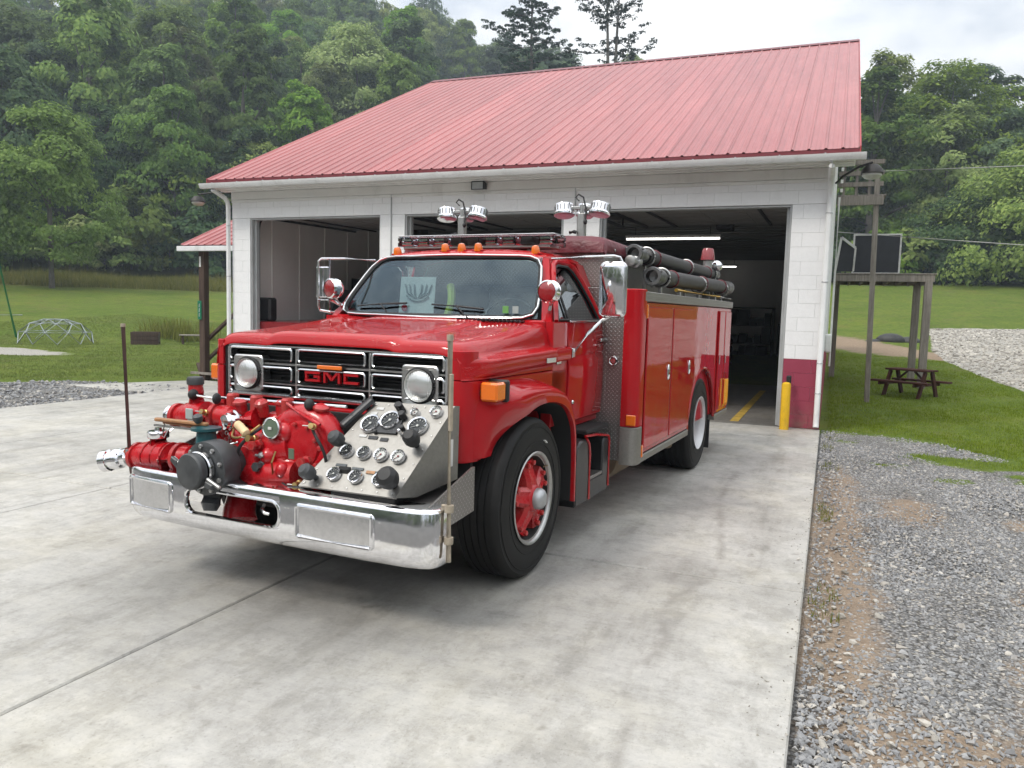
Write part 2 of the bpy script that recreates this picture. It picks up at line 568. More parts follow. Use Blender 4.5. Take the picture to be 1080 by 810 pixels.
def mat_concrete(name, base, stain=True):
    t = NT(name)
    p = t.world()
    big = t.noise(0.45, 6, 0.62, p)
    mid = t.noise(2.2, 7, 0.7, p)
    fine = t.noise(38, 5, 0.75, p)
    streak = t.noise(1.2, 6, 0.65, p, stretch=(2.6, 0.32, 1))
    broom = t.noise(7, 3, 0.6, p, stretch=(0.3, 6, 1))
    b = base
    col = t.ramp(mid, [(0.25, tuple(x * 0.82 for x in b)), (0.5, b), (0.8, tuple(min(.8, x * 1.14) for x in b))])
    dark = t.ramp(big, [(0.36, (0.74, 0.73, 0.72)), (0.58, (1, 1, 1))])
    col = t.mix(0.75, col, dark, 'MULTIPLY')
    tyre = t.ramp(streak, [(0.50, (1, 1, 1)), (0.70, (0.66, 0.65, 0.63))])
    col = t.mix(0.8, col, tyre, 'MULTIPLY')
    col = t.mix(0.35, col, t.ramp(fine, [(0.3, (0.72, 0.72, 0.72)), (0.7, (1.15, 1.15, 1.15))]), 'MULTIPLY')
    col = t.mix(0.18, col, t.ramp(broom, [(0.3, (0.7, 0.7, 0.7)), (0.7, (1.2, 1.2, 1.2))]), 'MULTIPLY')
    cream = t.noise(0.9, 5, 0.7, p)
    col = t.mix(t.ramp(cream, [(0.48, (0, 0, 0)), (0.66, (.55, .55, .55))]), col, (b[0] * 1.02, b[1] * .99, b[2] * .90))
    blot = t.noise(1.5, 8, 0.78, p, dist=.6)
    col = t.mix(0.75, col, t.ramp(blot, [(0.34, (.80, .795, .78)), (0.50, (1, 1, 1)), (0.62, (1, 1, 1)), (0.74, (1.12, 1.11, 1.08))]), 'MULTIPLY')
    mott = t.noise(8.0, 9, 0.8, p)
    col = t.mix(0.8, col, t.ramp(mott, [(0.30, (.74, .735, .72)), (0.48, (1, 1, 1)), (0.70, (1.13, 1.12, 1.09))]), 'MULTIPLY')
    paste = t.noise(5.0, 12, 0.82, p, stretch=(1, .6, 1))
    col = t.mix(0.75, col, t.ramp(paste, [(0.50, (1, 1, 1)), (0.545, (.84, .835, .82)), (0.62, (.80, .795, .78))]), 'MULTIPLY')
    pit = t.noise(55, 4, 0.8, p)
    col = t.mix(0.8, col, t.ramp(pit, [(0.33, (.62, .61, .59)), (0.42, (1, 1, 1)), (0.62, (1, 1, 1)), (0.72, (1.16, 1.15, 1.12))]), 'MULTIPLY')
    swirl = t.noise(0.8, 7, 0.75, p, stretch=(.55, 1.5, 1), dist=1.2)
    col = t.mix(0.7, col, t.ramp(swirl, [(0.38, (.86, .855, .84)), (0.52, (1, 1, 1))]), 'MULTIPLY')
    spot = t.noise(5.5, 3, 0.6, p)
    spots = t.ramp(spot, [(0.66, (1, 1, 1)), (0.74, (0.62, 0.60, 0.57))])
    col = t.mix(0.7, col, spots, 'MULTIPLY')
    rough = t.ramp(big, [(0.3, (0.38, 0.38, 0.38)), (0.6, (0.66, 0.66, 0.66))])
    if stain:
        sx = t.new('ShaderNodeSeparateXYZ')
        t.l.new(p, sx.inputs[0])
        # worn wheel tracks and oil drips where the trucks stop, and one water trickle running out to the front
        cv = t.new('ShaderNodeFloatCurve')
        pts = [(2.0, -.60), (2.65, -.634), (3.0, -.665), (3.15, -.706), (3.44, -.752), (3.75, -.685), (4.27, -.769),
               (5.09, -.60), (6.05, -.689), (7.42, -.84), (9.0, -.8)]
        c = cv.mapping.curves[0]
        while len(c.points) < len(pts):
            c.points.new(0.5, 0.5)
        for q, (y, x) in zip(c.points, pts):
            q.location = ((y - 2.0) / 7.0, x + 1.5)
        cv.mapping.update()
        t.put(cv, 'Value', t.math('DIVIDE', t.math('SUBTRACT', sx.outputs['Y'], 2.0), 7.0, True))
        wob = t.math('MULTIPLY', t.math('SUBTRACT', t.noise(9, 4, 0.7, p), 0.5), 0.09)
        dx = t.math('ABSOLUTE', t.math('ADD', t.math('SUBTRACT', t.math('SUBTRACT', sx.outputs['X'], cv.outputs[0]), -1.5), wob))
        wd = t.math('ADD', 0.004, t.math('MULTIPLY', t.noise(1.6, 4, 0.7, p), 0.085))
        tr = t.math('SUBTRACT', 1.0, t.math('DIVIDE', dx, wd), True)
        lim = t.math('MULTIPLY', t.math('GREATER_THAN', sx.outputs['Y'], 2.2), t.math('LESS_THAN', sx.outputs['Y'], 8.6))
        brk = t.ramp(t.noise(2.1, 4, .7, p), [(0.38, (0, 0, 0)), (0.58, (1, 1, 1))])
        tr = t.math('MULTIPLY', t.math('MULTIPLY', t.math('MULTIPLY', tr, lim), brk), 0.5)
        col = t.mix(tr, col, (0.20, 0.185, 0.165))
        # tyre tracks worn in from the bay doors, oil drips
        trk = None
        for cx in (-3.72, -1.78, -7.0, -5.1):
            wv = t.math('MULTIPLY', t.math('SUBTRACT', t.noise(.35, 2, .5, p), .5), .9)
            q = t.math('ABSOLUTE', t.math('ADD', t.math('SUBTRACT', sx.outputs['X'], cx), wv))
            q = t.math('SUBTRACT', 1.0, t.math('DIVIDE', q, .19), True)
            trk = q if trk is None else t.math('MAXIMUM', trk, q)
        trk = t.math('MULTIPLY', trk, t.ramp(t.noise(3.2, 6, .75, p, stretch=(1, .35, 1)), [(0.42, (0, 0, 0)), (0.66, (1, 1, 1))]))
        col = t.mix(t.math('MULTIPLY', trk, .34), col, (0.15, 0.145, 0.14))
        vd = t.new('ShaderNodeTexVoronoi')
        vd.inputs['Scale'].default_value = 2.4
        vd.inputs['Randomness'].default_value = 1.0
        t.l.new(p, vd.inputs['Vector'])
        dr = t.ramp(t.math('ADD', vd.outputs['Distance'], t.math('MULTIPLY', fine, .03)), [(0.055, (1, 1, 1)), (0.085, (0, 0, 0))])
        dz = t.ramp(t.noise(.5, 3, .6, p), [(0.5, (0, 0, 0)), (0.62, (1, 1, 1))])
        col = t.mix(t.math('MULTIPLY', t.math('MULTIPLY', dr, dz), .55), col, (0.10, 0.095, 0.09))
        # blotchy darker oval, fading outwards, in front of and below the parked engine
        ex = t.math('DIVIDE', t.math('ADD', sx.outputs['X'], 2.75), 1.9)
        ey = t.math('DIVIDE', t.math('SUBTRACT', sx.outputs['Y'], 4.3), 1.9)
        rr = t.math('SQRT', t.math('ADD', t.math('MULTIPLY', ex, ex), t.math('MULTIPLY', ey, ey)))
        dark_oval = t.math('MULTIPLY', t.math('SUBTRACT', 1.25, rr, True), t.math('ADD', 0.35, t.noise(2.4, 6, 0.75, p)))
        col = t.mix(t.math('MULTIPLY', dark_oval, 0.55, True), col, (0.13, 0.125, 0.12))
    t.set(color=col, rough=rough, spec=0.35)
    t.bump(t.math('ADD', fine, t.math('MULTIPLY', broom, 0.6)), 0.18, 0.004)
    MATS[name] = t.m

def mat_block(name, base, grime):
    t = NT(name)
    p = t.world()
    n = t.noise(26, 5, 0.7, p)
    m = t.noise(1.6, 6, 0.65, p, stretch=(1, 1, 0.45))
    col = t.ramp(n, [(0.25, tuple(x * 0.93 for x in base)), (0.75, base)])
    col = t.mix(t.ramp(m, [(0.5, (0, 0, 0)), (0.8, (grime, grime, grime))]), col, tuple(x * 0.6 for x in base))
    sz = t.new('ShaderNodeSeparateXYZ')            # rain splash has thrown dirt on the lowest course
    t.l.new(p, sz.inputs[0])
    sp = t.math('MULTIPLY', t.math('SUBTRACT', 1.0, t.math('DIVIDE', sz.outputs['Z'], .42), True), t.ramp(t.noise(9, 7, .78, p), [(0.38, (0, 0, 0)), (0.66, (1, 1, 1))]))
    col = t.mix(t.math('MULTIPLY', sp, .7), col, (.22, .17, .12))
    t.set(color=col, rough=0.62, spec=0.3)
    t.bump(n, 0.5, 0.006)
    MATS[name] = t.m

def mat_wood(name, lo, hi, along='z'):
    t = NT(name)
    st = {'z': (14, 14, 0.9), 'x': (0.9, 14, 14), 'y': (14, 0.9, 14)}[along]
    g = t.noise(2.2, 6, 0.7, stretch=st)
    b = t.noise(1.2, 4, 0.6)
    col = t.ramp(g, [(0.3, lo), (0.7, hi)])
    col = t.mix(t.ramp(b, [(0.45, (0, 0, 0)), (0.8, (.5, .5, .5))]), col, tuple(x * 0.55 for x in lo))
    t.set(color=col, rough=0.85, spec=0.2)
    t.bump(g, 0.4, 0.004)
    MATS[name] = t.m

def mat_leaf(name, dark, light, hue=0.0):
    t = NT(name)
    i = t.island()
    oi = t.new('ShaderNodeObjectInfo').outputs['Random']
    c = t.ramp(i, [(0.0, dark), (0.6, tuple((a + b) / 2 for a, b in zip(dark, light))), (1.0, light)])
    hs = t.new('ShaderNodeHueSaturation')
    t.l.new(c, hs.inputs['Color'])
    t.put(hs, 'Value', t.math('ADD', 0.62, t.math('MULTIPLY', oi, 0.85)))
    t.put(hs, 'Hue', t.math('ADD', 0.485, t.math('MULTIPLY', t.math('FRACT', t.math('MULTIPLY', oi, 7.3)), 0.03)))
    t.put(hs, 'Saturation', t.math('ADD', 0.90, t.math('MULTIPLY', t.math('FRACT', t.math('MULTIPLY', oi, 13.7)), 0.30)))
    t.set(color=hs.outputs['Color'], rough=0.7, spec=0.08)
    tr = t.new('ShaderNodeBsdfTranslucent')
    t.l.new(hs.outputs['Color'], tr.inputs['Color'])
    mx = t.new('ShaderNodeMixShader')
    mx.inputs[0].default_value = 0.42
    t.l.new(t.b.outputs[0], mx.inputs[1])
    t.l.new(tr.outputs[0], mx.inputs[2])
    t.l.new(mx.outputs[0], t.n['Material Output'].inputs['Surface'])
    MATS[name] = t.m

mat_ground()
mat_concrete('apron_concrete', (0.475, 0.464, 0.438))
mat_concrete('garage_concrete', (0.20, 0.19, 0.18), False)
mat_block('white_block', (0.83, 0.835, 0.84), 0.25)
mat_block('maroon_block', (0.30, 0.046, 0.082), 0.3)
mat_block('inside_white', (0.80, 0.79, 0.76), 0.2)
mat_wood('grey_wood', (0.17, 0.150, 0.132), (0.36, 0.325, 0.29))
mat_wood('dark_wood', (0.050, 0.034, 0.028), (0.115, 0.080, 0.064))
mat_wood('redwood_stain', (0.045, 0.017, 0.013), (0.105, 0.042, 0.032), 'x')
mat_wood('bark', (0.09, 0.08, 0.07), (0.22, 0.20, 0.175))
mat_leaf('leaf_mid', (0.090, 0.158, 0.036), (0.245, 0.340, 0.085))
mat_leaf('leaf_pale', (0.165, 0.215, 0.062), (0.330, 0.375, 0.140))
mat_leaf('leaf_dark', (0.055, 0.105, 0.050), (0.155, 0.225, 0.095))
mat_leaf('leaf_fresh', (0.13, 0.20, 0.045), (0.29, 0.37, 0.11))
mat_leaf('needle', (0.016, 0.034, 0.020), (0.045, 0.070, 0.040))
mat_leaf('blade', (0.115, 0.152, 0.028), (0.245, 0.290, 0.075))
mat_leaf('dry_blade', (0.13, 0.155, 0.040), (0.29, 0.29, 0.095))

# ================================================================== TERRAIN
SKY = [(-180, .20), (-90, .28), (-55, .315), (-44, .355), (-29, .375), (-24, .335), (-18.7, .305), (-14, .285), (-8, .26),
       (-3, .27), (0.7, .255), (4, .243), (7.5, .222), (10, .224), (16, .23), (40, .23), (90, .22), (180, .20)]
S_AZ, S_T = zip(*SKY)

def zlow(X, Y):
    r = np.hypot(X, Y)
    az = np.degrees(np.arctan2(X, Y))
    fl = np.interp(r, [0, 34, 65, 80], [0, 0, 2.7, 4.2])
    fr = np.interp(r, [0, 18, 24, 45, 70, 80], [0, 0, .15, 1.33, 4.45, 5.6])
    w = np.clip((az + 33) / 28, 0, 1)
    w = w * w * (3 - 2 * w)
    back = np.abs(az) > 110
    return np.where(back, np.interp(r, [0, 40, 80], [0, 0, 1.5]), fl * (1 - w) + fr * w)

def ridge_r(az):
    return np.interp(az, [-180, -60, -25, -10, 0, 30, 180], [220, 185, 185, 215, 245, 245, 220])

def zt(X, Y):
    X, Y = np.asarray(X, float), np.asarray(Y, float)
    r = np.hypot(X, Y)
    az = np.degrees(np.arctan2(X, Y))
    z = zlow(X, Y)
    rr = ridge_r(az)
    zr = np.interp(az, S_AZ, S_T) * rr + EYE - np.interp(az, [-30, -10, 0], [15, 15, 19])
    s = np.clip((r - 76) / (rr - 76), 0, 1.35)
    s2 = np.where(s <= 1, s ** 0.85, 1 - (s - 1) * 0.9)
    bump = np.sin(X * 0.05 + 1.3) * np.cos(Y * 0.043) * 2.2 * np.clip(s * 3, 0, 1)
    return z + np.where(r > 76, s2 * (zr - z) + bump * 0.6, 0)

def masks(X, Y):
    yb = np.interp(X, [-.1, .9, 1.5, 2.1, 2.6, 3.4, 5.0, 9.0, 14.0], [12.4, 12.25, 11.9, 10.9, 10.1, 9.6, 9.4, 9.6, 10.5])
    g = np.clip(0.5 + (yb - Y) / 1.6, 0, 1) * (X > -0.3)
    for cx, cy_, rx, ry, k in ((1.75, 10.5, .8, .5, .9), (1.2, 10.9, .5, .35, .6), (.75, 10.0, .4, .35, .62), (1.35, 9.3, .35, .3, .6), (2.1, 9.7, .5, .4, .7), (.3, 11.6, .4, .3, .5)):
        g = g * (1 - k * np.clip(1.3 - np.hypot((X - cx) / rx, (Y - cy_) / ry), 0, 1))
    # gravel left of the apron
    yl = np.interp(X, [-30, -15.1, -14.5, -13.5, -11.4], [9.6, 10.5, 11.4, 11.75, 11.9])
    g = np.maximum(g, np.clip(0.5 + (yl - Y) / 0.5, 0, 1) * (X < -11.3))
    g = np.maximum(g, (Y < 2.2) * 1.0)
    d = np.zeros_like(X)
    # brown soil along the slab edge, scattered through the gravel, and the dug strip up by the lane
    d = np.maximum(d, np.clip(1 - np.abs(X - 0.14) / 0.42, 0, 1) * np.clip((Y - 2.4) / 1.5, 0, 1) * np.clip((10.5 - Y) / 2, 0, 1))
    for cx, cy_, rx, ry in ((.75, 7.6, .35, .9), (.55, 3.3, .9, .45), (1.5, 5.4, .5, .8), (1.2, 4.1, .5, .6), (1.9, 7.5, .6, .6)):
        d = np.maximum(d, np.clip(1.25 - np.hypot((X - cx) / rx, (Y - cy_) / ry), 0, 1) * .85)
    r = np.hypot(X, Y)
    strip = np.clip(1.2 - np.abs(Y - np.interp(X, [-1, 1, 4], [36.5, 34, 29.6])) / np.interp(X, [-1, 1, 4], [4.2, 4.4, 1.3]), 0, 1) * (X > -2) * (X < 4.4)
    d = np.maximum(d, strip * 1.15)
    # pale lane far right
    yl0 = np.interp(X, [3.3, 3.6, 4.05, 4.4, 6, 9], [33, 28, 24.4, 21.4, 17, 14])
    v = np.clip(0.5 + (Y - yl0) / 1.2, 0, 1) * np.clip(0.5 + (45.2 - Y) / 1.0, 0, 1) * np.clip(0.5 + (X - np.interp(Y, [20, 32, 44], [3.2, 3.5, 4.6])) / .6, 0, 1)
    az = np.degrees(np.arctan2(X, Y))
    # bare sand pit on the left lawn
    pit = np.clip(0.5 + (1 - np.hypot((X + 27.2) / 5.6, (Y - 16.6) / 1.5)) * 1.6, 0, 1)
    v = np.maximum(v, pit)
    tall = ((r > 63.5) & (r < 78) & (az < -33)) * 1.0
    wood = (r > 78) * 1.0
    return g, d, v, tall, wood

def make_ground():
    azs = np.concatenate([np.arange(-180, -66, 4.0), np.arange(-66, 22, 0.8), np.arange(22, 180, 4.0)])
    rs = np.concatenate([[0.0], np.arange(1, 30, 1.0), np.arange(30, 90, 2.0), np.arange(90, 300, 7.0), [330, 420]])
    A, Rr = np.meshgrid(np.radians(azs), rs)
    X, Y = (Rr * np.sin(A)).ravel(), (Rr * np.cos(A)).ravel()
    Z = zt(X, Y) - 0.055
    na, nr = len(azs), len(rs)
    i, j = np.meshgrid(np.arange(nr - 1), np.arange(na), indexing='ij')
    j2 = (j + 1) % na
    q = np.stack([i * na + j, i * na + j2, (i + 1) * na + j2, (i + 1) * na + j], -1).reshape(-1, 4)
    g, d, v, tl, wd = masks(X, Y)
    me = np_mesh('ground', np.stack([X, Y, Z], 1), q[:, ::-1], MATS['ground'], True,
                 dict(gravel=g, dirt=d, drive=v, tall=tl, wood=wd))
    obj('ground', me, None, kind='structure')

def make_patch(name, x0, x1, y0, y1, st):
    """finer sheet of ground where gravel, soil and turf meet"""
    xs, ys = np.arange(x0, x1 + st / 2, st), np.arange(y0, y1 + st / 2, st)
    X, Y = np.meshgrid(xs, ys)
    X, Y = X.ravel(), Y.ravel()
    edge = np.minimum(np.minimum(X - x0, x1 - X), np.minimum(Y - y0, y1 - Y))
    lump = (np.sin(X * 2.1 + .7) * np.sin(Y * 1.7) + np.sin(X * 5.3) * np.sin(Y * 4.1 + 2) * .5) * 0.012
    Z = zt(X, Y) - 0.055 + np.minimum(np.maximum(edge, 0) * .2, 0.024) + lump * np.clip(edge, 0, 1) + 0.004
    nx, ny = len(xs), len(ys)
    i, j = np.meshgrid(np.arange(ny - 1), np.arange(nx - 1), indexing='ij')
    q = np.stack([i * nx + j, i * nx + j + 1, (i + 1) * nx + j + 1, (i + 1) * nx + j], -1).reshape(-1, 4)
    g, d, v, tl, wd = masks(X, Y)
    me = np_mesh(name, np.stack([X, Y, Z], 1), q, MATS['ground'], True, dict(gravel=g, dirt=d, drive=v, tall=tl))
    obj(name, me, None, kind='structure')

make_ground()
make_patch('gravel_yard', 0.0, 12.0, 1.0, 47.0, 0.2)
make_patch('gravel_strip', -32.0, -11.46, 6.0, 24.0, 0.25)

simple('joint_dirt', (.05, .045, .04), .9, var=.3)
# ------------------------------------------------------------------ concrete apron, one slab per pour
apron = obj('apron_bed', MB().box(-11.40, -0.10, 1.80, 12.44, -0.16, -0.08), MATS['joint_dirt'], kind='structure')
SX = [-11.45, -8.66, -5.83, -2.965, -0.05]
SY = [1.72, 4.93, 8.13, 11.33, 12.47]
for i in range(4):
    for j in range(4):
        m = MB().box(SX[i] + .006, SX[i + 1] - .006, SY[j] + .010, SY[j + 1] - .010, -0.15, 0.0, 0.008)
        obj('concrete_slab', m, MATS['apron_concrete'], apron)
m = MB().prism([(-13.75, 10.72), (-11.47, 10.62), (-11.47, 12.95), (-12.5, 12.95)], 'z', -.12, -.003, .008)
obj('footpath', m, MATS['apron_concrete'], kind='structure')

# ------------------------------------------------------------------ loose stone: real pebbles, nobody could count them
def ico(sub=1):
    bm = bmesh.new()
    bmesh.ops.create_icosphere(bm, subdivisions=sub, radius=1)
    V = np.array([v.co[:] for v in bm.verts])
    F = np.array([[v.index for v in f.verts] for f in bm.faces])
    bm.free()
    return V, F

OCT_V = np.array([(1, 0, 0), (-.55, .85, 0), (-.55, -.85, 0), (.45, .2, .9), (-.5, .1, .8), (.1, -.1, -.9)], float)
OCT_F = np.array([(0, 1, 3), (1, 4, 3), (1, 2, 4), (2, 3, 4), (2, 0, 3), (1, 0, 5), (2, 1, 5), (0, 2, 5)])

def pebbles(name, P, size, mat, chip=False):
    V, F = (OCT_V, OCT_F) if chip else ico(1)
    n = len(P)
    k = len(V)
    jit = 1 + RNG.normal(0, 0.22 if chip else 0.16, (n, k, 1))
    sc = np.stack([size * RNG.uniform(.75, 1.35, n), size * RNG.uniform(.65, 1.1, n), size * RNG.uniform(.4, .8, n)], 1) 
    a = RNG.uniform(0, 2 * np.pi, n)
    tilt = RNG.normal(0, .4, n)
    W = V[None] * jit * sc[:, None, :]
    ca, sa, ct, st = np.cos(a)[:, None], np.sin(a)[:, None], np.cos(tilt)[:, None], np.sin(tilt)[:, None]
    x, y, z = W[..., 0], W[..., 1], W[..., 2]
    x, z = x * ct - z * st, x * st + z * ct
    x, y = x * ca - y * sa, x * sa + y * ca
    W = np.stack([x, y, z], -1) + P[:, None, :]
    FF = (F[None] + (np.arange(n) * k)[:, None, None]).reshape(-1, 3)
    return np_mesh(name, W.reshape(-1, 3), FF, mat, False)

def mat_stone(name, stops):
    t = NT(name)
    i = t.island()
    c = t.ramp(i, stops)
    n = t.noise(60, 4, 0.7, t.world())
    c = t.mix(0.5, c, t.ramp(n, [(0.3, (.65, .64, .62)), (0.7, (1.15, 1.15, 1.15))]), 'MULTIPLY')
    t.set(color=c, rough=0.85, spec=0.25)
    MATS[name] = t.m
mat_stone('gravel_stone', [(0, (.20, .203, .21)), (.4, (.275, .278, .286)), (.75, (.345, .347, .350)), (.9, (.40, .37, .33)), (1, (.52, .50, .46))])
mat_stone('pale_stone', [(0, (.24, .225, .20)), (.5, (.37, .35, .315)), (1, (.54, .51, .46))])

def scatter_gravel():
    n = 165000
    X = RNG.uniform(-0.03, 4.6, n)
    Y = 2.3 + (RNG.uniform(0, 1, n) ** 1.7) * 10.6
    g, d, v, _, _ = masks(X, Y)
    nz = np.sin(X * 3.1 + Y * 1.3) * .5 + np.sin(Y * 2.7 - X * 1.9 + 2) * .5
    keep = (RNG.uniform(0, 1, n) < g * (1 - .82 * np.clip(d + nz * .25 * (d > .05), 0, 1))) & (g > .35) & (X < Y * .2 + .9)
    X, Y = X[keep], Y[keep]
    s = (RNG.gamma(4, .0017, len(X)) + .0045) * np.interp(X + np.sin(Y * 1.7) * .3, [0, .9, 1.8, 3], [1.0, .95, 1.1, 1.35])
    s = np.where(Y < 3.6, s * np.interp(Y, [2.4, 3.6], [1.5, 1.0]), s)
    Z = -0.030 + s * .3
    me = pebbles('gravel', np.stack([X, Y, Z], 1), s, MATS['gravel_stone'], True)
    obj('gravel', me, None, kind='stuff')
    n = 330
    X = RNG.uniform(0.02, 3.4, n); Y = 2.4 + RNG.uniform(0, 1, n) ** 1.7 * 8
    near = RNG.uniform(0, 1, n) < .45
    X = np.where(near, np.abs(RNG.normal(0, .3, n)) + .04, X)
    s = np.minimum(RNG.gamma(3, .0036, n) + .006, .026)
    keep = X < Y * .2 + .9
    me = pebbles('loose_stones', np.stack([X, Y, -0.03 + s * .4], 1)[keep], s[keep], MATS['pale_stone'])
    obj('loose_stones', me, None, kind='stuff')
    n = 9000
    X = RNG.uniform(-21, -11.47, n); Y = RNG.uniform(7.5, 12.3, n)
    g, d, v, _, _ = masks(X, Y)
    keep = g > .6
    s = RNG.gamma(5, .004, n) + .008
    obj('gravel', pebbles('gravel', np.stack([X, Y, -0.03 + s * .3], 1)[keep], s[keep], MATS['gravel_stone'], True), None, kind='stuff')
    n = 9000
    X = RNG.uniform(3.2, 10, n); Y = RNG.uniform(15, 45, n)
    g, d, v, _, _ = masks(X, Y)
    keep = (v > .5) & (X < Y * .24)
    s = RNG.gamma(4, .009, n) + .012
    obj('lane_stones', pebbles('lane_stones', np.stack([X, Y, zt(X, Y) - .02], 1)[keep], s[keep], MATS['pale_stone']), None, kind='stuff')
scatter_gravel()
def spill():
    n = 260
    Y = 2.4 + RNG.uniform(0, 1, n) ** 1.4 * 9.5
    X = -.055 - np.abs(RNG.normal(0, .03, n)) * (1 + 2.2 * (np.sin(Y * 2.3) > .75))
    s = RNG.gamma(2.5, .0012, n) + .002
    obj('spilled_grit', pebbles('spilled_grit', np.stack([X, Y, s * .4], 1), s, MATS['pale_stone'], True), None, kind='stuff')
spill()

def blades(name, X, Y, Z, h, w, mat, per=4):
    n = len(X)
    k = n * per
    bx = np.repeat(X, per) + RNG.normal(0, 1, k) * np.repeat(w, per) * 3
    by = np.repeat(Y, per) + RNG.normal(0, 1, k) * np.repeat(w, per) * 3
    bz = np.repeat(Z, per)
    hh = np.repeat(h, per) * RNG.uniform(.55, 1.2, k)
    a = RNG.uniform(0, 2 * np.pi, k)
    lean = RNG.normal(0, .45, k) * hh
    wx, wy = np.cos(a) * np.repeat(w, per) * .5, np.sin(a) * np.repeat(w, per) * .5
    v0 = np.stack([bx - wx, by - wy, bz], 1)
    v1 = np.stack([bx + wx, by + wy, bz], 1)
    v2 = np.stack([bx + np.cos(a + 1.2) * lean, by + np.sin(a + 1.2) * lean, bz + hh], 1)
    V = np.stack([v0, v1, v2], 1).reshape(-1, 3)
    obj(name, np_mesh(name, V, np.arange(k * 3).reshape(-1, 3), MATS[mat], False), None, kind='stuff')

def lawns():
    n = 60000
    X = RNG.uniform(0.05, 7.5, n); Y = 8.5 + RNG.uniform(0, 1, n) ** 1.3 * 24
    g, d, v, _, _ = masks(X, Y)
    nz = .5 + .5 * np.sin(X * 2.2 + np.sin(Y * 1.3) * 2) * np.sin(Y * 1.1 + X)
    keep = (g + nz * .2 < .42) & (d < .35) & (v < .35) & (X < Y * .235 + .4)
    X, Y = X[keep], Y[keep]
    blades('grass', X, Y, zt(X, Y) - .035, RNG.uniform(.025, .06, len(X)), np.full(len(X), .009), 'blade')
    n = 60000
    X = RNG.uniform(-34, -11.1, n); Y = 10.8 + RNG.uniform(0, 1, n) ** 1.2 * 20
    g, d, v, _, _ = masks(X, Y)
    walk = (X > -13.9) & (Y < 13.0)
    keep = (g < .35) & (v < .4) & ~walk & (X < -Y * .58) & (X > -Y * 1.65)
    X, Y = X[keep], Y[keep]
    blades('grass', X, Y, zt(X, Y) - .035, RNG.uniform(.03, .065, len(X)), np.full(len(X), .014), 'blade', 3)
    n = 16000
    az = np.radians(RNG.uniform(-62, -30, n)); r = RNG.uniform(64, 75, n)
    X, Y = r * np.sin(az), r * np.cos(az)
    blades('meadow_grass', X, Y, zt(X, Y) - .06, RNG.gamma(6, .075, n) * (1 + .5 * np.sin(X * .5) * np.sin(Y * .4 + 1)), np.full(n, .045), 'dry_blade', 4)
    n = 9000
lawns()
X_ = np.abs(RNG.normal(0, .07, 260)) + .0; Y_ = RNG.uniform(3.2, 12, 260)
k_ = np.sin(Y_ * 2.9) + np.sin(Y_ * 5.3 + 1) > .55
blades('edge_weeds', X_[k_], Y_[k_], np.full(k_.sum(), -.03), RNG.uniform(.03, .09, k_.sum()), np.full(k_.sum(), .006), 'dry_blade', 5)
# ================================================================== FIRE STATION
def mat_roof():
    t = NT('roof_metal')
    p = t.coord()
    n = t.noise(0.8, 6, 0.65, p, stretch=(1, .35, 1))
    f = t.noise(9, 5, 0.7, p, stretch=(1, .25, 1))
    st = t.noise(14, 5, 0.7, p, stretch=(1, .03, 1))
    c = t.ramp(n, [(0.3, (0.29, 0.050, 0.052)), (0.7, (0.40, 0.105, 0.100))])
    c = t.mix(t.ramp(f, [(0.55, (0, 0, 0)), (0.8, (.35, .35, .35))]), c, (0.46, 0.19, 0.18))
    c = t.mix(.8, c, t.ramp(st, [(0.32, (.80, .78, .78)), (0.5, (1, 1, 1)), (0.68, (1.14, 1.18, 1.18))]), 'MULTIPLY')
    oi = t.new('ShaderNodeObjectInfo').outputs['Random']
    c = t.mix(1.0, c, t.ramp(oi, [(0, (.90, .90, .90)), (1, (1.10, 1.10, 1.10))]), 'MULTIPLY')
    t.set(color=c, rough=t.math('ADD', t.math('MULTIPLY', f, .2), .34), spec=0.6, coat=0.25)
    t.put(t.b, 'Coat Roughness', 0.35)
    MATS['roof_metal'] = t.m
mat_roof()
simple('roof_trim', (0.16, 0.022, 0.03), 0.45, var=.2)
simple('porch_red', (0.42, 0.05, 0.06), 0.45, var=.15, vscale=3)
simple('vinyl', (0.72, 0.72, 0.70), 0.5, var=.05, vscale=2, dirt=.25)
simple('gutter_paint', (0.74, 0.75, 0.75), 0.4, var=.06, vscale=3, dirt=.4)
simple('grey_jamb', (0.40, 0.415, 0.42), 0.45, var=.1, vscale=3, dirt=.2)
simple('door_steel', (0.27, 0.26, 0.25), 0.5, var=.12, vscale=2)
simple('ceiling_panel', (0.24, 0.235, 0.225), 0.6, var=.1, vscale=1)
simple('dark_iron', (0.035, 0.033, 0.032), 0.5, metal=.4, var=.3)
simple('galvanised', (0.42, 0.43, 0.44), 0.45, metal=.8, var=.2)
simple('safety_yellow', (0.70, 0.42, 0.012), 0.45, var=.12, vscale=9, dirt=.35)
simple('black_plastic', (0.018, 0.018, 0.019), 0.45, var=.3)
simple('white_plastic', (0.75, 0.75, 0.73), 0.4, var=.08)
simple('bucket_orange', (0.75, 0.13, 0.018), 0.4, var=.1)
simple('sign_green', (0.012, 0.16, 0.085), 0.4, var=.1)
simple('pickup_paint', (0.20, 0.012, 0.016), 0.3, var=.1, coat=.4)
simple('shelf_dark', (0.05, 0.046, 0.042), 0.7, var=.4, vscale=3)
simple('play_green', (0.012, 0.13, 0.04), 0.45, var=.2)
simple('play_steel', (0.30, 0.34, 0.35), 0.45, metal=.5, var=.25)
simple('dark_panel', (0.022, 0.024, 0.03), 0.35, var=.2)
simple('weathered_white', (0.55, 0.55, 0.53), 0.6, var=.15, dirt=.4)
simple('wire_black', (0.03, 0.03, 0.03), 0.6)
simple('wire_pale', (0.33, 0.33, 0.31), 0.6)
simple('tarp_black', (0.022, 0.022, 0.022), 0.55, var=.4, bump=(6, .6, .05))
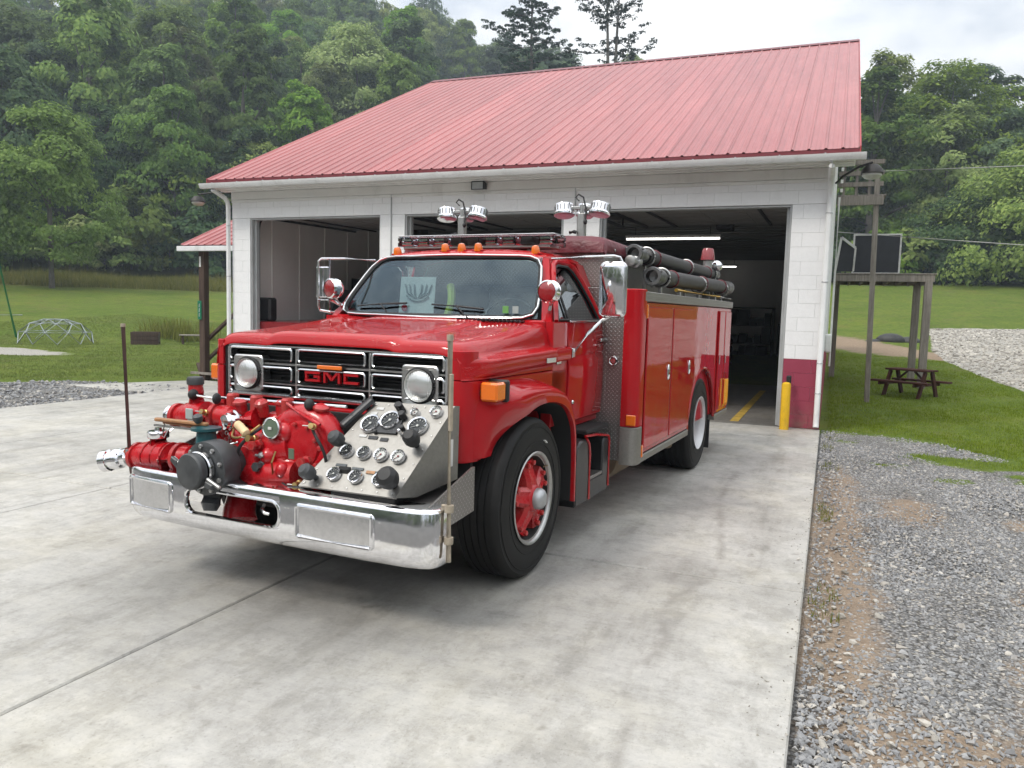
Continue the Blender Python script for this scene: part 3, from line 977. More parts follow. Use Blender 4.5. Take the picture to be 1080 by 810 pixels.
simple('line_yellow', (0.46, 0.31, 0.06), 0.7, var=.35, vscale=5)

def lamp_mat(name, col, s):
    t = NT(name)
    t.set(color=(.8, .8, .8), emit=col, emit_s=s)
    MATS[name] = t.m
lamp_mat('lit_tube', (1.0, 0.97, 0.9), 2.2)

YF = 12.48
XL, XR = -11.20, -0.07
DOORS = [(-10.754, -7.764), (-7.247, -4.214), (-3.595, -0.63)]
DH = 3.345
WT = 3.70
YB = 29.9
EAVE_Y, EAVE_Z, PITCH_R = 12.0, 4.03, 0.4755
RIDGE_Y = 21.2
RIDGE_Z = EAVE_Z + PITCH_R * (RIDGE_Y - EAVE_Y)
RX0, RX1 = -11.38, 0.23

station = thing('fire_station', 'white block fire station with pale red metal roof and three open bays', 'fire station', (0, 0, 0))

def build_station():
    # front wall: a core with painted block faces, joints recessed
    core = MB()
    piers = [(XL, DOORS[0][0]), (DOORS[0][1], DOORS[1][0]), (DOORS[1][1], DOORS[2][0]), (DOORS[2][1], XR)]
    for a, b in piers:
        core.box(a + .004, b - .004, YF + .012, YF + .20, -.1, DH)
    core.box(XL + .004, XR - .004, YF + .012, YF + .20, DH + .004, 3.95)
    fw = obj('front_wall', core, MATS['white_block'], station)
    cache = {}
    CH = DH / 16
    def block(x0, x1, z0, z1, maroon):
        key = (round(x1 - x0, 3), round(z1 - z0, 3), maroon)
        if key not in cache:
            w, h = (x1 - x0) / 2 - .0009, (z1 - z0) / 2 - .0009
            cache[key] = MB().box(-w, w, -.012, .012, -h, h, .0022).mesh('block', MATS['maroon_block' if maroon else 'white_block'])
        o = obj('block', cache[key], None, fw)
        o.location = ((x0 + x1) / 2, YF + .012 + random.uniform(-.0012, .0012), (z0 + z1) / 2)
    for a, b in piers:
        for r in range(16):
            z0, z1 = r * CH, (r + 1) * CH
            mar = z1 < 1.16
            w = b - a
            if w < .5:
                cuts = [a, b] if r % 2 == 0 else [a, a + w * .55, b]
            else:
                cuts = [a, a + .40, b] if r % 2 == 0 else [a, b - .40, b]
                if min(cuts[i + 1] - cuts[i] for i in range(2)) < .12:
                    cuts = [a, a + w / 2, b] if r % 2 else [a, b]
            for i in range(len(cuts) - 1):
                block(cuts[i], cuts[i + 1], z0, z1, mar)
    x = XL
    k = 0
    for row, (z0, z1) in enumerate(((DH + .002, DH + .205), (DH + .205, DH + .36))):
        x = XL
        first = .2 if row else .4
        while x < XR - .02:
            nx = min(x + (first if x == XL else .41), XR)
            if XR - nx < .1: nx = XR
            block(x, nx, z0, z1, False)
            x = nx
    # the other three walls
    m = MB()
    m.box(XR - .2, XR, YF + .205, YB, 1.145, 3.88)
    m.box(XL, XL + .2, YF + .205, YB, 1.145, 3.88)
    m.box(XL + .21, XR - .21, YB - .2, YB, 1.145, 3.88)
    obj('side_wall', m, MATS['white_block'], station)
    m = MB()
    m.box(XR - .2, XR, YF + .205, YB, -.1, 1.14)
    m.box(XL, XL + .2, YF + .205, YB, -.1, 1.14)
    m.box(XL + .21, XR - .21, YB - .2, YB, -.1, 1.14)
    obj('side_wall_base', m, MATS['maroon_block'], station)
    m = MB()
    for xx in (XL, XR - .05):
        m.prism([(YF + .02, 3.89), (RIDGE_Y, RIDGE_Z - .16), (2 * RIDGE_Y - YF - .02, 3.89)], 'x', xx + .01, xx + .05)
    obj('gable', m, MATS['vinyl'], station)
    # lining seen through the open bays
    m = MB()
    m.box(XL + .203, XL + .23, YF + .215, YB - .21, 0.001, 3.70)
    m.box(XR - .23, XR - .203, YF + .215, YB - .21, 0.001, 3.70)
    m.box(XL + .235, XR - .235, YB - .24, YB - .21, 0.001, 3.70)
    y = YF + .9
    while y < YB - .4:
        m.box(XL + .231, XL + .255, y, y + .035, .005, 3.69)
        m.box(XR - .255, XR - .231, y, y + .035, .005, 3.69)
        y += .92
    obj('inner_lining', m, MATS['inside_white'], station)
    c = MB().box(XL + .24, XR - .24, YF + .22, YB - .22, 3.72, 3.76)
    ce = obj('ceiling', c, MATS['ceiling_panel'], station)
    m = MB()
    y = YF + .6
    while y < YB - .4:
        m.box(XL + .26, XR - .26, y, y + .05, 3.69, 3.715, .006)
        y += .61
    obj('ceiling_rib', m, MATS['ceiling_panel'], ce)
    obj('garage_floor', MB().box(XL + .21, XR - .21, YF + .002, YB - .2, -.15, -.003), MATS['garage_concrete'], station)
    # jambs, headers and tracks of the bays
    for a, b in DOORS:
        fr = MB()
        for xx, s in ((a, 1), (b, -1)):
            fr.box(xx + s * .001, xx + s * .03, YF + .025, YF + .19, 0.002, DH - .002, .004)
            fr.box(xx + s * .031, xx + s * .075, YF + .10, YF + .19, 0.002, DH - .034, .004)
        fr.box(a + .031, b - .031, YF + .025, YF + .19, DH - .031, DH - .002, .004)
        obj('door_jamb', fr, MATS['grey_jamb'], station)
    # roof
    deck = MB()
    N = math.hypot(1, PITCH_R)
    T = .05
    deck.prism([(EAVE_Y + .03, EAVE_Z - .03), (RIDGE_Y, RIDGE_Z - .045), (RIDGE_Y, RIDGE_Z - .13), (EAVE_Y + .03, EAVE_Z - .10)], 'x', RX0 + .03, RX1 - .03)
    deck.prism([(RIDGE_Y + .002, RIDGE_Z - .045), (2 * RIDGE_Y - EAVE_Y - .03, EAVE_Z - .03), (2 * RIDGE_Y - EAVE_Y - .03, EAVE_Z - .10), (RIDGE_Y + .002, RIDGE_Z - .13)], 'x', RX0 + .03, XR - .02)
    roof = obj('roof', deck, MATS['roof_trim'], station)
    npan = 13
    pw = (RX1 - RX0) / npan
    L = math.hypot(RIDGE_Y - EAVE_Y, RIDGE_Z - EAVE_Z) - .04
    # ribbed steel sheet: profile across, extruded up the slope
    pr = []
    nr = 4
    rp = pw / nr
    for k in range(nr):
        x0 = k * rp
        pr += [(x0 + .002 if k == 0 else x0, .022), (x0 + .018, .022), (x0 + .036, .003), (x0 + rp * .40, .003), (x0 + rp * .43, .007), (x0 + rp * .47, .003),
               (x0 + rp * .66, .003), (x0 + rp * .69, .007), (x0 + rp * .73, .003), (x0 + rp - .018, .003)]
    pr += [(pw - .002, .022)]
    low = [(p[0], p[1] - .004) for p in reversed(pr)]
    pm = MB().prism(pr + low, 'y', 0, L).mesh('roof_panel', MATS['roof_metal'], 20)
    ang = math.atan(PITCH_R)
    for k in range(npan):
        o = obj('roof_panel', pm, None, roof)
        o.location = (RX0 + k * pw, EAVE_Y, EAVE_Z)
        o.rotation_euler = (ang, 0, 0)
        o = obj('roof_panel', pm, None, roof)
        kx = (XR - RX0) / (RX1 - RX0)
        o.location = (RX0 + (k + 1) * pw * kx, 2 * RIDGE_Y - EAVE_Y, EAVE_Z)
        o.scale = (kx, 1, 1)
        o.rotation_euler = (ang, 0, math.pi)
    m = MB()
    m.prism([(RIDGE_Y - .22, RIDGE_Z - .075), (RIDGE_Y, RIDGE_Z + .035), (RIDGE_Y + .22, RIDGE_Z - .075), (RIDGE_Y, RIDGE_Z + .02)], 'x', RX0 - .01, RX1 + .01)
    obj('ridge_cap', m, MATS['roof_trim'], roof)
    m = MB()
    for xx in (RX0 - .018, RX1 + .004):
        for s in (1,):
            P = [(RIDGE_Y - s * (RIDGE_Y - EAVE_Y), EAVE_Z + .028), (RIDGE_Y, RIDGE_Z + .012), (RIDGE_Y, RIDGE_Z - .10),
                 (RIDGE_Y - s * (RIDGE_Y - EAVE_Y), EAVE_Z - .085)]
            m.prism(P, 'x', xx, xx + .014)
    obj('rake_trim', m, MATS['porch_red'], roof)
    m = MB().box(RX0, RX1, EAVE_Y - .004, EAVE_Y + .025, EAVE_Z - .075, EAVE_Z - .006)
    obj('drip_edge', m, MATS['roof_trim'], roof)
    # gutter, soffit, fascia
    g = MB()
    zt_, zb = 3.955, 3.865
    P = [(EAVE_Y + .02, zb + .005), (EAVE_Y - .06, zb), (EAVE_Y - .085, zb + .035), (EAVE_Y - .10, zt_ - .02), (EAVE_Y - .105, zt_),
         (EAVE_Y - .092, zt_), (EAVE_Y - .075, zb + .04), (EAVE_Y - .05, zb + .012), (EAVE_Y + .012, zb + .012), (EAVE_Y + .012, zt_ - .004), (EAVE_Y + .02, zt_ - .004)]
    g.prism(P, 'x', -11.50, .32)
    for xx in (-11.503, .319):
        g.prism([(EAVE_Y + .02, zb + .004), (EAVE_Y - .06, zb), (EAVE_Y - .085, zb + .035), (EAVE_Y - .104, zt_ - .002), (EAVE_Y + .018, zt_ - .002)], 'x', xx, xx + .004)
    gt = obj('gutter', g, MATS['gutter_paint'], station)
    m = MB()
    xx = -11.2
    while xx < .3:
        m.box(xx, xx + .025, EAVE_Y - .10, EAVE_Y + .02, zt_ - .002, zt_ + .012, .003)
        xx += .61
    obj('gutter_strap', m, MATS['galvanised'], gt)
    s = MB()
    for i in range(3):
        y0 = EAVE_Y + .03 + i * .142
        s.box(RX0 + .04, RX1 - .04, y0, y0 + .135, 3.885 - i * .012, 3.905 - i * .012, .006)
    obj('soffit', s, MATS['vinyl'], station)
    f = MB()
    f.box(RX0 + .05, RX1 - .05, EAVE_Y + .022, EAVE_Y + .028, 3.88, 3.985)
    f.box(XL, XR, YF - .028, YF - .003, 3.71, 3.86, .004)
    f.box(XL, XR, YF - .020, YF - .003, 3.655, 3.706, .004)
    obj('fascia', f, MATS['vinyl'], station)
    # back fascia closes the far eave
    obj('rear_fascia', MB().box(RX0 + .05, XR - .02, 2 * RIDGE_Y - EAVE_Y - .45, 2 * RIDGE_Y - EAVE_Y - .05, 3.86, 3.94), MATS['vinyl'], station)
    # downspouts
    for xx, tilt in ((-.115, 1), (-11.245, -1)):
        d = MB()
        d.tube([(xx + tilt * .0 , EAVE_Y - .03, 3.87), (xx, EAVE_Y - .02, 3.80), (xx, YF - .20, 3.66), (xx, YF - .075, 3.50), (xx, YF - .06, 3.4), (xx, YF - .06, .12), (xx, YF - .09, .04)] if tilt > 0 else
               [(xx + .02, EAVE_Y - .03, 3.88), (xx + .02, EAVE_Y - .02, 3.84), (xx + .01, YF - .16, 3.73), (xx, YF - .08, 3.66), (xx, YF - .06, 3.58), (xx, YF - .06, .12), (xx, YF - .09, .04)], .043, 10)
        ds = obj('downspout', d, MATS['gutter_paint'], station)
        b = MB()
        for z in (.55, 1.0, 2.2, 3.2):
            b.torus((xx, YF - .06, z), (0, 0, 1), .045, .006, 14, 6)
        obj('bracket', b, MATS['galvanised'], ds)
    # conduits down the piers and the small wall boxes
    m = MB()
    for xx in (-7.525, -4.02):
        m.cyl((xx, YF - .014, .3 if xx < -5 else 3.36), (xx, YF - .014, 3.70), .011, 8)
    obj('conduit', m, MATS['grey_jamb'], station)
    # meter box and cable run on the right corner
    m = MB().tube([(.012, YF + 1.2, 3.6), (.016, YF + 1.15, 2.2), (.016, YF + 1.1, 1.2), (.016, YF + 1.12, .9)], .016, 8)
    obj('cable', m, MATS['white_plastic'], station)
    m = MB().box(-.066, .03, YF + 1.0, YF + 1.22, 1.12, 1.42, .02)
    obj('meter_box', m, MATS['white_plastic'], station)
build_station()

# ------------------------------------------------------------------ raised sectional doors
def overhead_door(i, a, b, label):
    d = thing('overhead_door', label, 'garage door', ((a + b) / 2, YF + .3, 0), 0, 'overhead doors')
    w = (b - a) / 2
    pm = MB()
    pm.box(-w - .03, w + .03, 0, .52, 0, .045, .008)
    for k in range(4):
        x0 = -w + .08 + k * (2 * w - .1) / 4
        pm.box(x0, x0 + (2 * w) / 4 - .12, .09, .43, -.008, .002, .006)
    me = pm.mesh('door_section', MATS['door_steel'])
    for k in range(6):
        o = obj('door_section', me, None, d)
        o.location = (0, .14 + k * .545, DH + .09 + .01 * k)
    tr = MB()
    for s in (-1, 1):
        tr.bar((s * (w + .06), .02, .4), (s * (w + .06), .02, DH - .2), .05, .03)
        tr.tube([(s * (w + .06), .03, DH - .2), (s * (w + .06), .06, DH - .05), (s * (w + .06), .16, DH + .06), (s * (w + .06), .3, DH + .075)], .022, 6)
        tr.bar((s * (w + .06), .3, DH + .075), (s * (w + .06), 3.5, DH + .13), .03, .055)
        tr.bar((s * (w + .06), 3.4, DH + .13), (s * (w + .06), 3.4, 3.71), .03, .03)
        tr.bar((s * (w * .45), 1.4, DH + .16), (s * (w * .45), 3.6, DH + .2), .04, .03)
    obj('track', tr, MATS['dark_iron'], d)
    m = MB()
    m.bar((0, -.0, DH + .19), (0, 3.9, DH + .26), .05, .05)
    m.box(-.16, .16, 3.55, 4.05, DH + .06, DH + .24, .03)
    obj('opener', m, MATS['dark_iron'], d)
    for s in (-1, 1):
        m = MB().bar((s * w * .62, .16, DH + .065), (s * w * .62, 3.4, DH + .115), .05, .028)
        obj('strut', m, MATS['dark_iron'], d)
overhead_door(0, *DOORS[0], 'raised sectional door under the ceiling of the left bay')
overhead_door(1, *DOORS[1], 'raised sectional door under the ceiling of the middle bay')
overhead_door(2, *DOORS[2], 'raised sectional door under the ceiling of the right bay')

def tube_light(x0, x1, y, z, label):
    t = thing('fluorescent_light', label, 'ceiling light', ((x0 + x1) / 2, y, z), 0, 'fluorescent lights')
    h = (x1 - x0) / 2
    obj('housing', MB().box(-h - .02, h + .02, -.06, .06, .03, .09, .01), MATS['white_plastic'], t)
    obj('lamp_tube', MB().cyl((-h, 0, .0), (h, 0, .0), .02, 10), MATS['lit_tube'], t)
    m = MB()
    for s in (-1, 1):
        m.cyl((s * h * .8, 0, .09), (s * h * .8, 0, 3.69 - z), .006, 6)
    obj('hanger', m, MATS['dark_iron'], t)
tube_light(-4.60, -2.44, 18.3, 3.42, 'long lit fluorescent tube nearest the door of the right bay')
tube_light(-3.85, -3.20, 28.6, 3.42, 'short lit fluorescent tube far back in the right bay')

def floodlight():
    f = thing('floodlight', 'small dark floodlight hanging under the front eave of the fire station', 'floodlight', (-5.74, YF - .10, 3.78))
    obj('lamp_body', MB().prism([(-.05, -.07), (.06, -.05), (.06, .05), (-.05, .075)], 'x', -.13, .13, .012), MATS['black_plastic'], f)
    obj('lens', MB().box(-.10, .10, -.062, -.052, -.055, .06, .004), MATS['galvanised'], f)
    obj('bracket', MB().box(-.03, .03, .0, .075, .05, .11, .008), MATS['dark_iron'], f)
floodlight()

def barn_lamp(x, y, z, label):
    l = thing('wall_lamp', label, 'outdoor lamp', (x, y, z), 0)
    obj('lamp_shade', MB().lathe([(.005, .14), (.08, .13), (.145, .06), (.160, .0), (.15, -.005), (.13, .03)], (0, 0, 0), (0, 0, 1), 22), MATS['dark_iron'], l)
    obj('lamp_glass', MB().lathe([(.13, .02), (.14, -.03), (.10, -.07), (.01, -.09)], (0, 0, 0), (0, 0, 1), 18), MATS['weathered_white'], l)
    return l
lamp = barn_lamp(.44, 13.0, 3.84, 'dish shaped yard lamp on an arm at the right corner of the roof')
obj('arm', MB().tube([(-.50, .05, -.12), (-.40, .02, -.02), (-.2, 0, .10), (0, 0, .17)], .018, 8), MATS['dark_iron'], lamp)
lamp = barn_lamp(-13.45, 13.9, 3.93, 'dish shaped yard lamp above the left porch roof')
obj('arm', MB().tube([(2.0, .0, -.10), (1.2, 0, .16), (.5, 0, .2), (0, 0, .17)], .018, 8), MATS['dark_iron'], lamp)

b = thing('bollard', 'yellow steel bollard at the right door edge of the right bay', 'bollard', (-.555, 12.22, 0))
obj('post', MB().lathe([(.066, -.05), (.066, .66), (.060, .69), (.035, .705), (.001, .71)], (0, 0, 0), (0, 0, 1), 20), MATS['safety_yellow'], b)
obj('door_sensor', MB().box(-.01, .06, .09, .16, .66, .80, .012), MATS['black_plastic'], b)

# ------------------------------------------------------------------ what stands inside the bays
ps = obj('floor_stripe', MB().box(-1.40, -1.27, 12.75, 18.5, -.0025, .002), MATS['line_yellow'], kind='structure')
def inside():
    p = thing('pickup_truck', 'dark red pickup with a black bed cap parked in the left bay', 'pickup truck', (-9.9, 13.95, 0))
    obj('bed', MB().prism([(-1.3, .55), (-1.25, 1.31), (1.0, 1.36), (1.0, .5), (.75, .5), (.7, .75), (.4, .9), (.0, .9), (-.3, .75), (-.35, .5), (-1.2, .5)], 'x', -.92, .92, .04), MATS['pickup_paint'], p)
    obj('hood', MB().prism([(1.05, .5), (1.05, 1.40), (1.3, 1.62), (1.5, 2.05), (2.7, 2.05), (3.1, 1.45), (4.2, 1.25), (4.3, .55)], 'x', -.9, .9, .05), MATS['black_plastic'], p)
    mir = MB().box(-1.06, -.72, -1.05, -.80, 1.32, 1.80, .04)
    obj('tool_box', mir, MATS['black_plastic'], p)
    for s in (-1, 1):
        for y in (.2, 3.5):
            w = MB().lathe([(.1, -.11), (.25, -.12), (.36, -.10), (.38, 0), (.36, .10), (.25, .12), (.1, .11)], (s * .82, y, .38), (1, 0, 0), 20)
            obj('wheel', w, MATS['black_plastic'], p)
    bn = obj('wall_banner', MB().box(-10.94, -10.925, 16.3, 18.2, 1.55, 2.35, .004), MATS['black_plastic'])
    tag(bn, 'black wall banner with a red disc behind the front spotlight bracket', 'banner')
    obj('emblem', MB().cyl((-10.922, 16.62, 2.0), (-10.918, 16.62, 2.0), .17, 20), MATS['pickup_paint'], bn)
    for nm, x, y, w, h, lb in (('storage_shelf', -2.6, 28.6, 1.5, 2.0, 'tall dark storage shelf at the back of the right bay'),
                               ('tool_cabinet', -1.1, 28.7, 1.1, 1.45, 'low dark tool cabinet at the back of the right bay')):
        s = thing(nm, lb, nm.replace('_', ' '), (x, y, 0))
        f = MB()
        for sx in (-1, 1):
            for sy in (-1, 1):
                f.box(sx * w / 2 - .03, sx * w / 2 + .03, sy * .3 - .03, sy * .3 + .03, 0, h)
        obj('upright', f, MATS['dark_iron'], s)
        for k in range(4):
            z = .12 + k * (h - .15) / 3
            obj('shelf_board', MB().box(-w / 2 - .02, w / 2 + .02, -.33, .33, z, z + .035), MATS['shelf_dark'], s)
            if k < 3:
                b = MB()
                x0 = -w / 2 + .06
                while x0 < w / 2 - .25:
                    ww = random.uniform(.16, .34)
                    b.box(x0, min(x0 + ww, w / 2 - .04), -.27, .25, z + .036, z + .036 + random.uniform(.18, (h - .3) / 3), .01)
                    x0 += ww + .04
                obj('carton', b, MATS['shelf_dark'], s)
    t = thing('tyre_stack', 'stack of black tyres near the back of the right bay', 'tyres', (-3.3, 25.5, 0))
    for k in range(4):
        obj('tyre', MB().torus((0, 0, .13 + k * .25), (0, 0, 1), .36, .13, 22, 8), MATS['black_plastic'], t)
inside()

# ------------------------------------------------------------------ side porch on the left
def porch():
    p = thing('porch', 'small side porch with red metal roof and dark posts left of the station', 'porch', (-12.1, 12.9, 0))
    # roof: local x -.86..0.88, rises to the back
    d = MB().prism([(0, 2.86), (4.0, 2.86 + 4.0 * .44), (4.0, 2.80 + 4.0 * .44), (0, 2.80)], 'x', -.84, .86)
    rf = obj('roof', d, MATS['roof_trim'], p)
    L = math.hypot(4.0, 4 * .44)
    pr, k, w = [], 0, 1.74 / 8
    for k in range(8):
        x0 = k * w
        pr += [(x0, .022), (x0 + .016, .022), (x0 + .034, .003), (x0 + w - .018, .003)]
    pr += [(1.74, .022)]
    pm = MB().prism(pr + [(q[0], q[1] - .004) for q in reversed(pr)], 'y', 0, L)
    o = obj('roof_panel', pm, MATS['roof_metal'], rf)
    o.location = (-.86, -.02, 2.872)
    o.rotation_euler = (math.atan(.44), 0, 0)
    f = MB().box(-.90, .87, -.10, -.02, 2.74, 2.845, .008)
    obj('gutter', f, MATS['gutter_paint'], p)
    obj('downspout', MB().tube([(.62, -.05, 2.74), (.63, -.02, 2.62), (.74, .0, 2.50), (.83, .02, 2.46), (.84, .02, 2.2), (.84, .02, .1)], .035, 10), MATS['gutter_paint'], p)
    for x, y in ((-.42, .18), (-.42, 3.6)):
        obj('post', MB().box(x - .075, x + .075, y - .075, y + .075, -.06, 2.81 + y * .44, .008), MATS['dark_wood'], p)
    s = MB()
    s.box(-.50, -.485, .10, .25, 1.30, 1.70, .002)
    sg = obj('number_sign', MB().box(-.512, -.498, .09, .21, 1.30, 1.70, .003), MATS['sign_green'], p)
    # white characters one below the other, too small in the photograph to read: plain strokes
    sg2 = obj('sign_face', MB().box(-.512, -.405, .083, .089, 1.30, 1.70, .002), MATS['sign_green'], p)
    for zz, h_ in ((1.60, .075), (1.50, .085), (1.40, .075)):
        obj('number', MB().bar((-.455, .0805, zz - h_ / 2), (-.450, .0805, zz + h_ / 2), .034, .004), MATS['white_plastic'], sg2)
    obj('marker', MB().box(-.47, -.42, .094, .103, 2.42, 2.64, .004), MATS['white_plastic'], p)
    # steps climbing towards the station wall, with rails
    for k in range(5):
        x0 = -.55 + k * .30
        obj('step', MB().box(x0, x0 + .33, .42, 1.55, .12 + k * .17, .17 + k * .17, .008), MATS['grey_wood'], p)
    st = MB()
    for y in (.38, 1.55):
        st.prism([(-.62, -.05), (-.62, .08), (.95, .97), (.95, .80), (-.30, -.05)], 'y', y, y + .05, .005)
    obj('stringer', st, MATS['dark_wood'], p)
    for z in (.42, .85):
        m = MB().bar((-.44, .28, z), (.88, .28, z + 1.02), .10, .05)
        obj('rail', m, MATS['dark_wood'], p)
    obj('rail_post', MB().box(.78, .87, .31, .40, -.05, 1.92, .006), MATS['dark_wood'], p)
    obj('toe_board', MB().bar((-.42, .10, .10), (-.95, .55, .30), .10, .05), MATS['dark_wood'], p)
    obj('ledger', MB().bar((-.72, .10, .14), (.35, .10, .14), .05, .05), MATS['grey_wood'], p)
porch()
# ------------------------------------------------------------------ timber deck and stairs right of the station
def deck():
    d = thing('timber_deck', 'weathered grey timber deck on tall posts behind the right station wall', 'deck', (0, 0, 0))
    W = MATS['grey_wood']
    def post(x, y, z0, z1, s=.07):
        obj('post', MB().box(x - s, x + s, y - s, y + s, z0, z1, .008), W, d)
    m = MB().bar((.785, 17.6, -.1), (.70, 17.6, 4.62), .10, .10, .008)
    obj('post', m, W, d)
    post(2.10, 21.0, -.1, 2.66, .085)
    post(2.04, 23.0, -.1, 2.66, .085)
    post(.10, 23.0, -.1, 2.66, .07)
    obj('beam', MB().box(.0, 2.22, 20.92, 20.97, 2.60, 2.77, .006), W, d)
    obj('beam', MB().box(.0, 2.22, 23.06, 23.11, 2.60, 2.77, .006), W, d)
    for k in range(8):
        x = .06 + k * .29
        obj('joist', MB().box(x, x + .04, 20.975, 23.05, 2.58, 2.735, .004), W, d)
    for k in range(15):
        y = 20.90 + k * .15
        obj('deck_board', MB().box(0, 2.26, y, y + .14, 2.773, 2.80, .004), W, d)
    # upper landing and its rails
    obj('beam', MB().box(-.02, .84, 17.50, 17.55, 3.98, 4.16, .006), W, d)
    for k in range(6):
        y = 17.52 + k * .15
        obj('deck_board', MB().box(-.02, .88, y, y + .14, 4.163, 4.19, .004), W, d)
    for x in (.06, .30, .54):
        obj('baluster', MB().box(x, x + .05, 17.605, 17.64, 4.17, 4.86, .004), W, d)
    for z in (4.36, 4.58, 4.80):
        obj('rail', MB().box(-.02, .82, 17.56, 17.60, z, z + .09, .005), W, d)
    br = MB()
    for z in (4.28, 4.46, 4.70):
        br.box(.02, .07, 17.46, 17.50, z - .035, z + .035, .006)
    obj('bracket', br, MATS['white_plastic'], d)
deck()
pn = thing('framed_panel', 'dark flat panel in a pale frame standing on the timber deck', 'panel', (.94, 21.25, 2.802))
obj('panel', MB().box(-.50, .50, -.02, .02, .03, .93, .004), MATS['dark_panel'], pn)
fr = MB()
fr.box(-.54, -.50, -.03, .03, 0, .97, .004); fr.box(.50, .54, -.03, .03, 0, .97, .004)
fr.box(-.499, .499, -.03, .03, 0, .03, .004); fr.box(-.499, .499, -.03, .03, .93, .97, .004)
obj('frame', fr, MATS['weathered_white'], pn)
ac = thing('window_vent', 'open white framed window leaning out of the right station wall', 'window', (.02, 20.2, 2.75))
obj('frame', MB().bar((0, 0, 0), (.10, 0, .85), .05, .05).bar((.10, 0, .85), (.42, 0, .60), .05, .05).bar((.42, 0, .6), (.40, 0, .05), .04, .04), MATS['weathered_white'], ac)
obj('pane', MB().sheet([(.03, .03, .05), (.40, .03, .05), (.40, .03, .58), (.10, .03, .80)], .01), MATS['dark_panel'], ac)

def picnic():
    t = thing('picnic_table', 'dark red wooden picnic table on the grass under the timber deck', 'picnic table', (1.72, 19.3, -.03), R(-32))
    t.scale = (.70, .70, .84)
    W = MATS['redwood_stain']
    for k in range(5):
        y = -.36 + k * .148
        obj('plank', MB().box(-.66, .66, y, y + .138, .715, .762, .006), W, t)
    for s in (-1, 1):
        for k in range(2):
            y = s * .68 - .145 + k * .148
            obj('bench_plank', MB().box(-.90, .90, y, y + .138, .41, .46, .006), W, t)
    for x in (-.55, .55):
        for s in (-1, 1):
            obj('leg', MB().bar((x, s * .58, 0), (x, s * .20, .712), .07, .14, .004), W, t)
        obj('cross_beam', MB().box(x - .07, x - .025, -.82, .82, .33, .415, .004), W, t)
        obj('brace', MB().bar((x, 0, .37), (x * .2, 0, .70), .05, .05), W, t)
picnic()
m = MB()
m.sphere((0, 0, .12), .45, 16, 8, (1.3, .8, .75)); m.sphere((.7, .15, .08), .4, 14, 8, (1.2, .8, .65)); m.sphere((-.6, -.1, .05), .3, 12, 8, (1.3, .9, .5))
o = obj('tarp_pile', m, MATS['tarp_black']); o.location = (2.35, 36.0, .70)
tag(o, 'black tarpaulin heap on the bare soil beyond the picnic table', 'tarp pile')

for nm, p0, p1, lb in (('power_line', (.5, 24, 5.75), (60, 46, 11.5), 'upper thin overhead wire crossing the trees on the right'),
                       ('power_line', (.02, 20.5, 3.75), (60, 46, 3.2), 'lower thin overhead wire crossing behind the timber deck')):
    a, b_ = Vector(p0), Vector(p1)
    pts = []
    for k in range(21):
        u = k / 20
        q = a.lerp(b_, u); q.z -= 1.6 * 4 * u * (1 - u) * .35
        pts.append(q)
    tag(obj(nm, MB().tube(pts, .012, 5), MATS['wire_pale']), lb, 'cable', 'overhead wires')

# ------------------------------------------------------------------ playground far left
sw = thing('swing_frame', 'green steel swing frame at the left edge of the lawn', 'swing set', (-29.23, 19.75, 0), R(94))
m = MB()
for s in (0, 1):
    obj('leg', MB().tube([(1.05, s * 3 - .0, -.05), (.55, s * 3 + .3, 3.38)], .045, 10), MATS['play_green'], sw)
    obj('leg', MB().tube([(-.55, s * 3 + .6, -.05), (.45, s * 3 + .3, 3.38)], .045, 10), MATS['play_green'], sw)
obj('top_bar', MB().tube([(.5, .15, 3.40), (.5, 3.6, 3.40)], .045, 10), MATS['play_green'], sw)
obj('cross_bar', MB().tube([(1.3, 0, 1.0), (-.5, .6, 1.0)], .02, 8), MATS['play_steel'], sw)

def dome():
    d = thing('climbing_dome', 'low grey steel climbing dome on the left lawn', 'climbing dome', (-27.3, 20.9, zt(-27.3, 20.9) - .04))
    R0 = 1.30
    rings = [(R0, 0.0, 10, 0), (R0 * .93, .42, 10, .5), (R0 * .68, .74, 10, 0), (R0 * .30, .90, 5, .0)]
    pts = []
    for r, z, n, o in rings:
        pts.append([Vector((r * math.cos(2 * math.pi * (k + o) / n), r * math.sin(2 * math.pi * (k + o) / n), z)) for k in range(n)])
    for i, rg in enumerate(pts):
        n = len(rg)
        for k in range(n):
            if i: obj('bar', MB().tube([rg[k], rg[(k + 1) % n]], .017, 5), MATS['play_steel'], d)
    for i in range(3):
        a, b = pts[i], pts[i + 1]
        for q in a:
            near = sorted(b, key=lambda v: (v - q).length)[:2]
            for v in near:
                obj('bar', MB().tube([q, v], .017, 5), MATS['play_steel'], d)
dome()
g = thing('planter_box', 'dark timber planter box on the left lawn behind the left marker rod', 'planter', (-24.9, 22.9, zt(-24.9, 22.9) - .03), R(40))
for k in range(3):
    obj('plank', MB().box(-.50, .50, -.30, -.26, .0 + k * .17, .16 + k * .17, .006), MATS['dark_wood'], g)
    obj('plank', MB().box(-.50, .50, .26, .30, .0 + k * .17, .16 + k * .17, .006), MATS['dark_wood'], g)
obj('soil', MB().box(-.48, .48, -.255, .255, .1, .44), MATS['shelf_dark'], g)
g = thing('low_bench', 'low bench with pale top on the lawn left of the porch post', 'bench', (-23.8, 24.3, zt(-23.8, 24.3) - .02), R(42))
obj('seat', MB().box(-.55, .55, -.2, .2, .34, .39, .006), MATS['grey_wood'], g)
for x in (-.42, .42):
    obj('leg', MB().box(x - .04, x + .04, -.17, .17, 0, .338), MATS['dark_wood'], g)
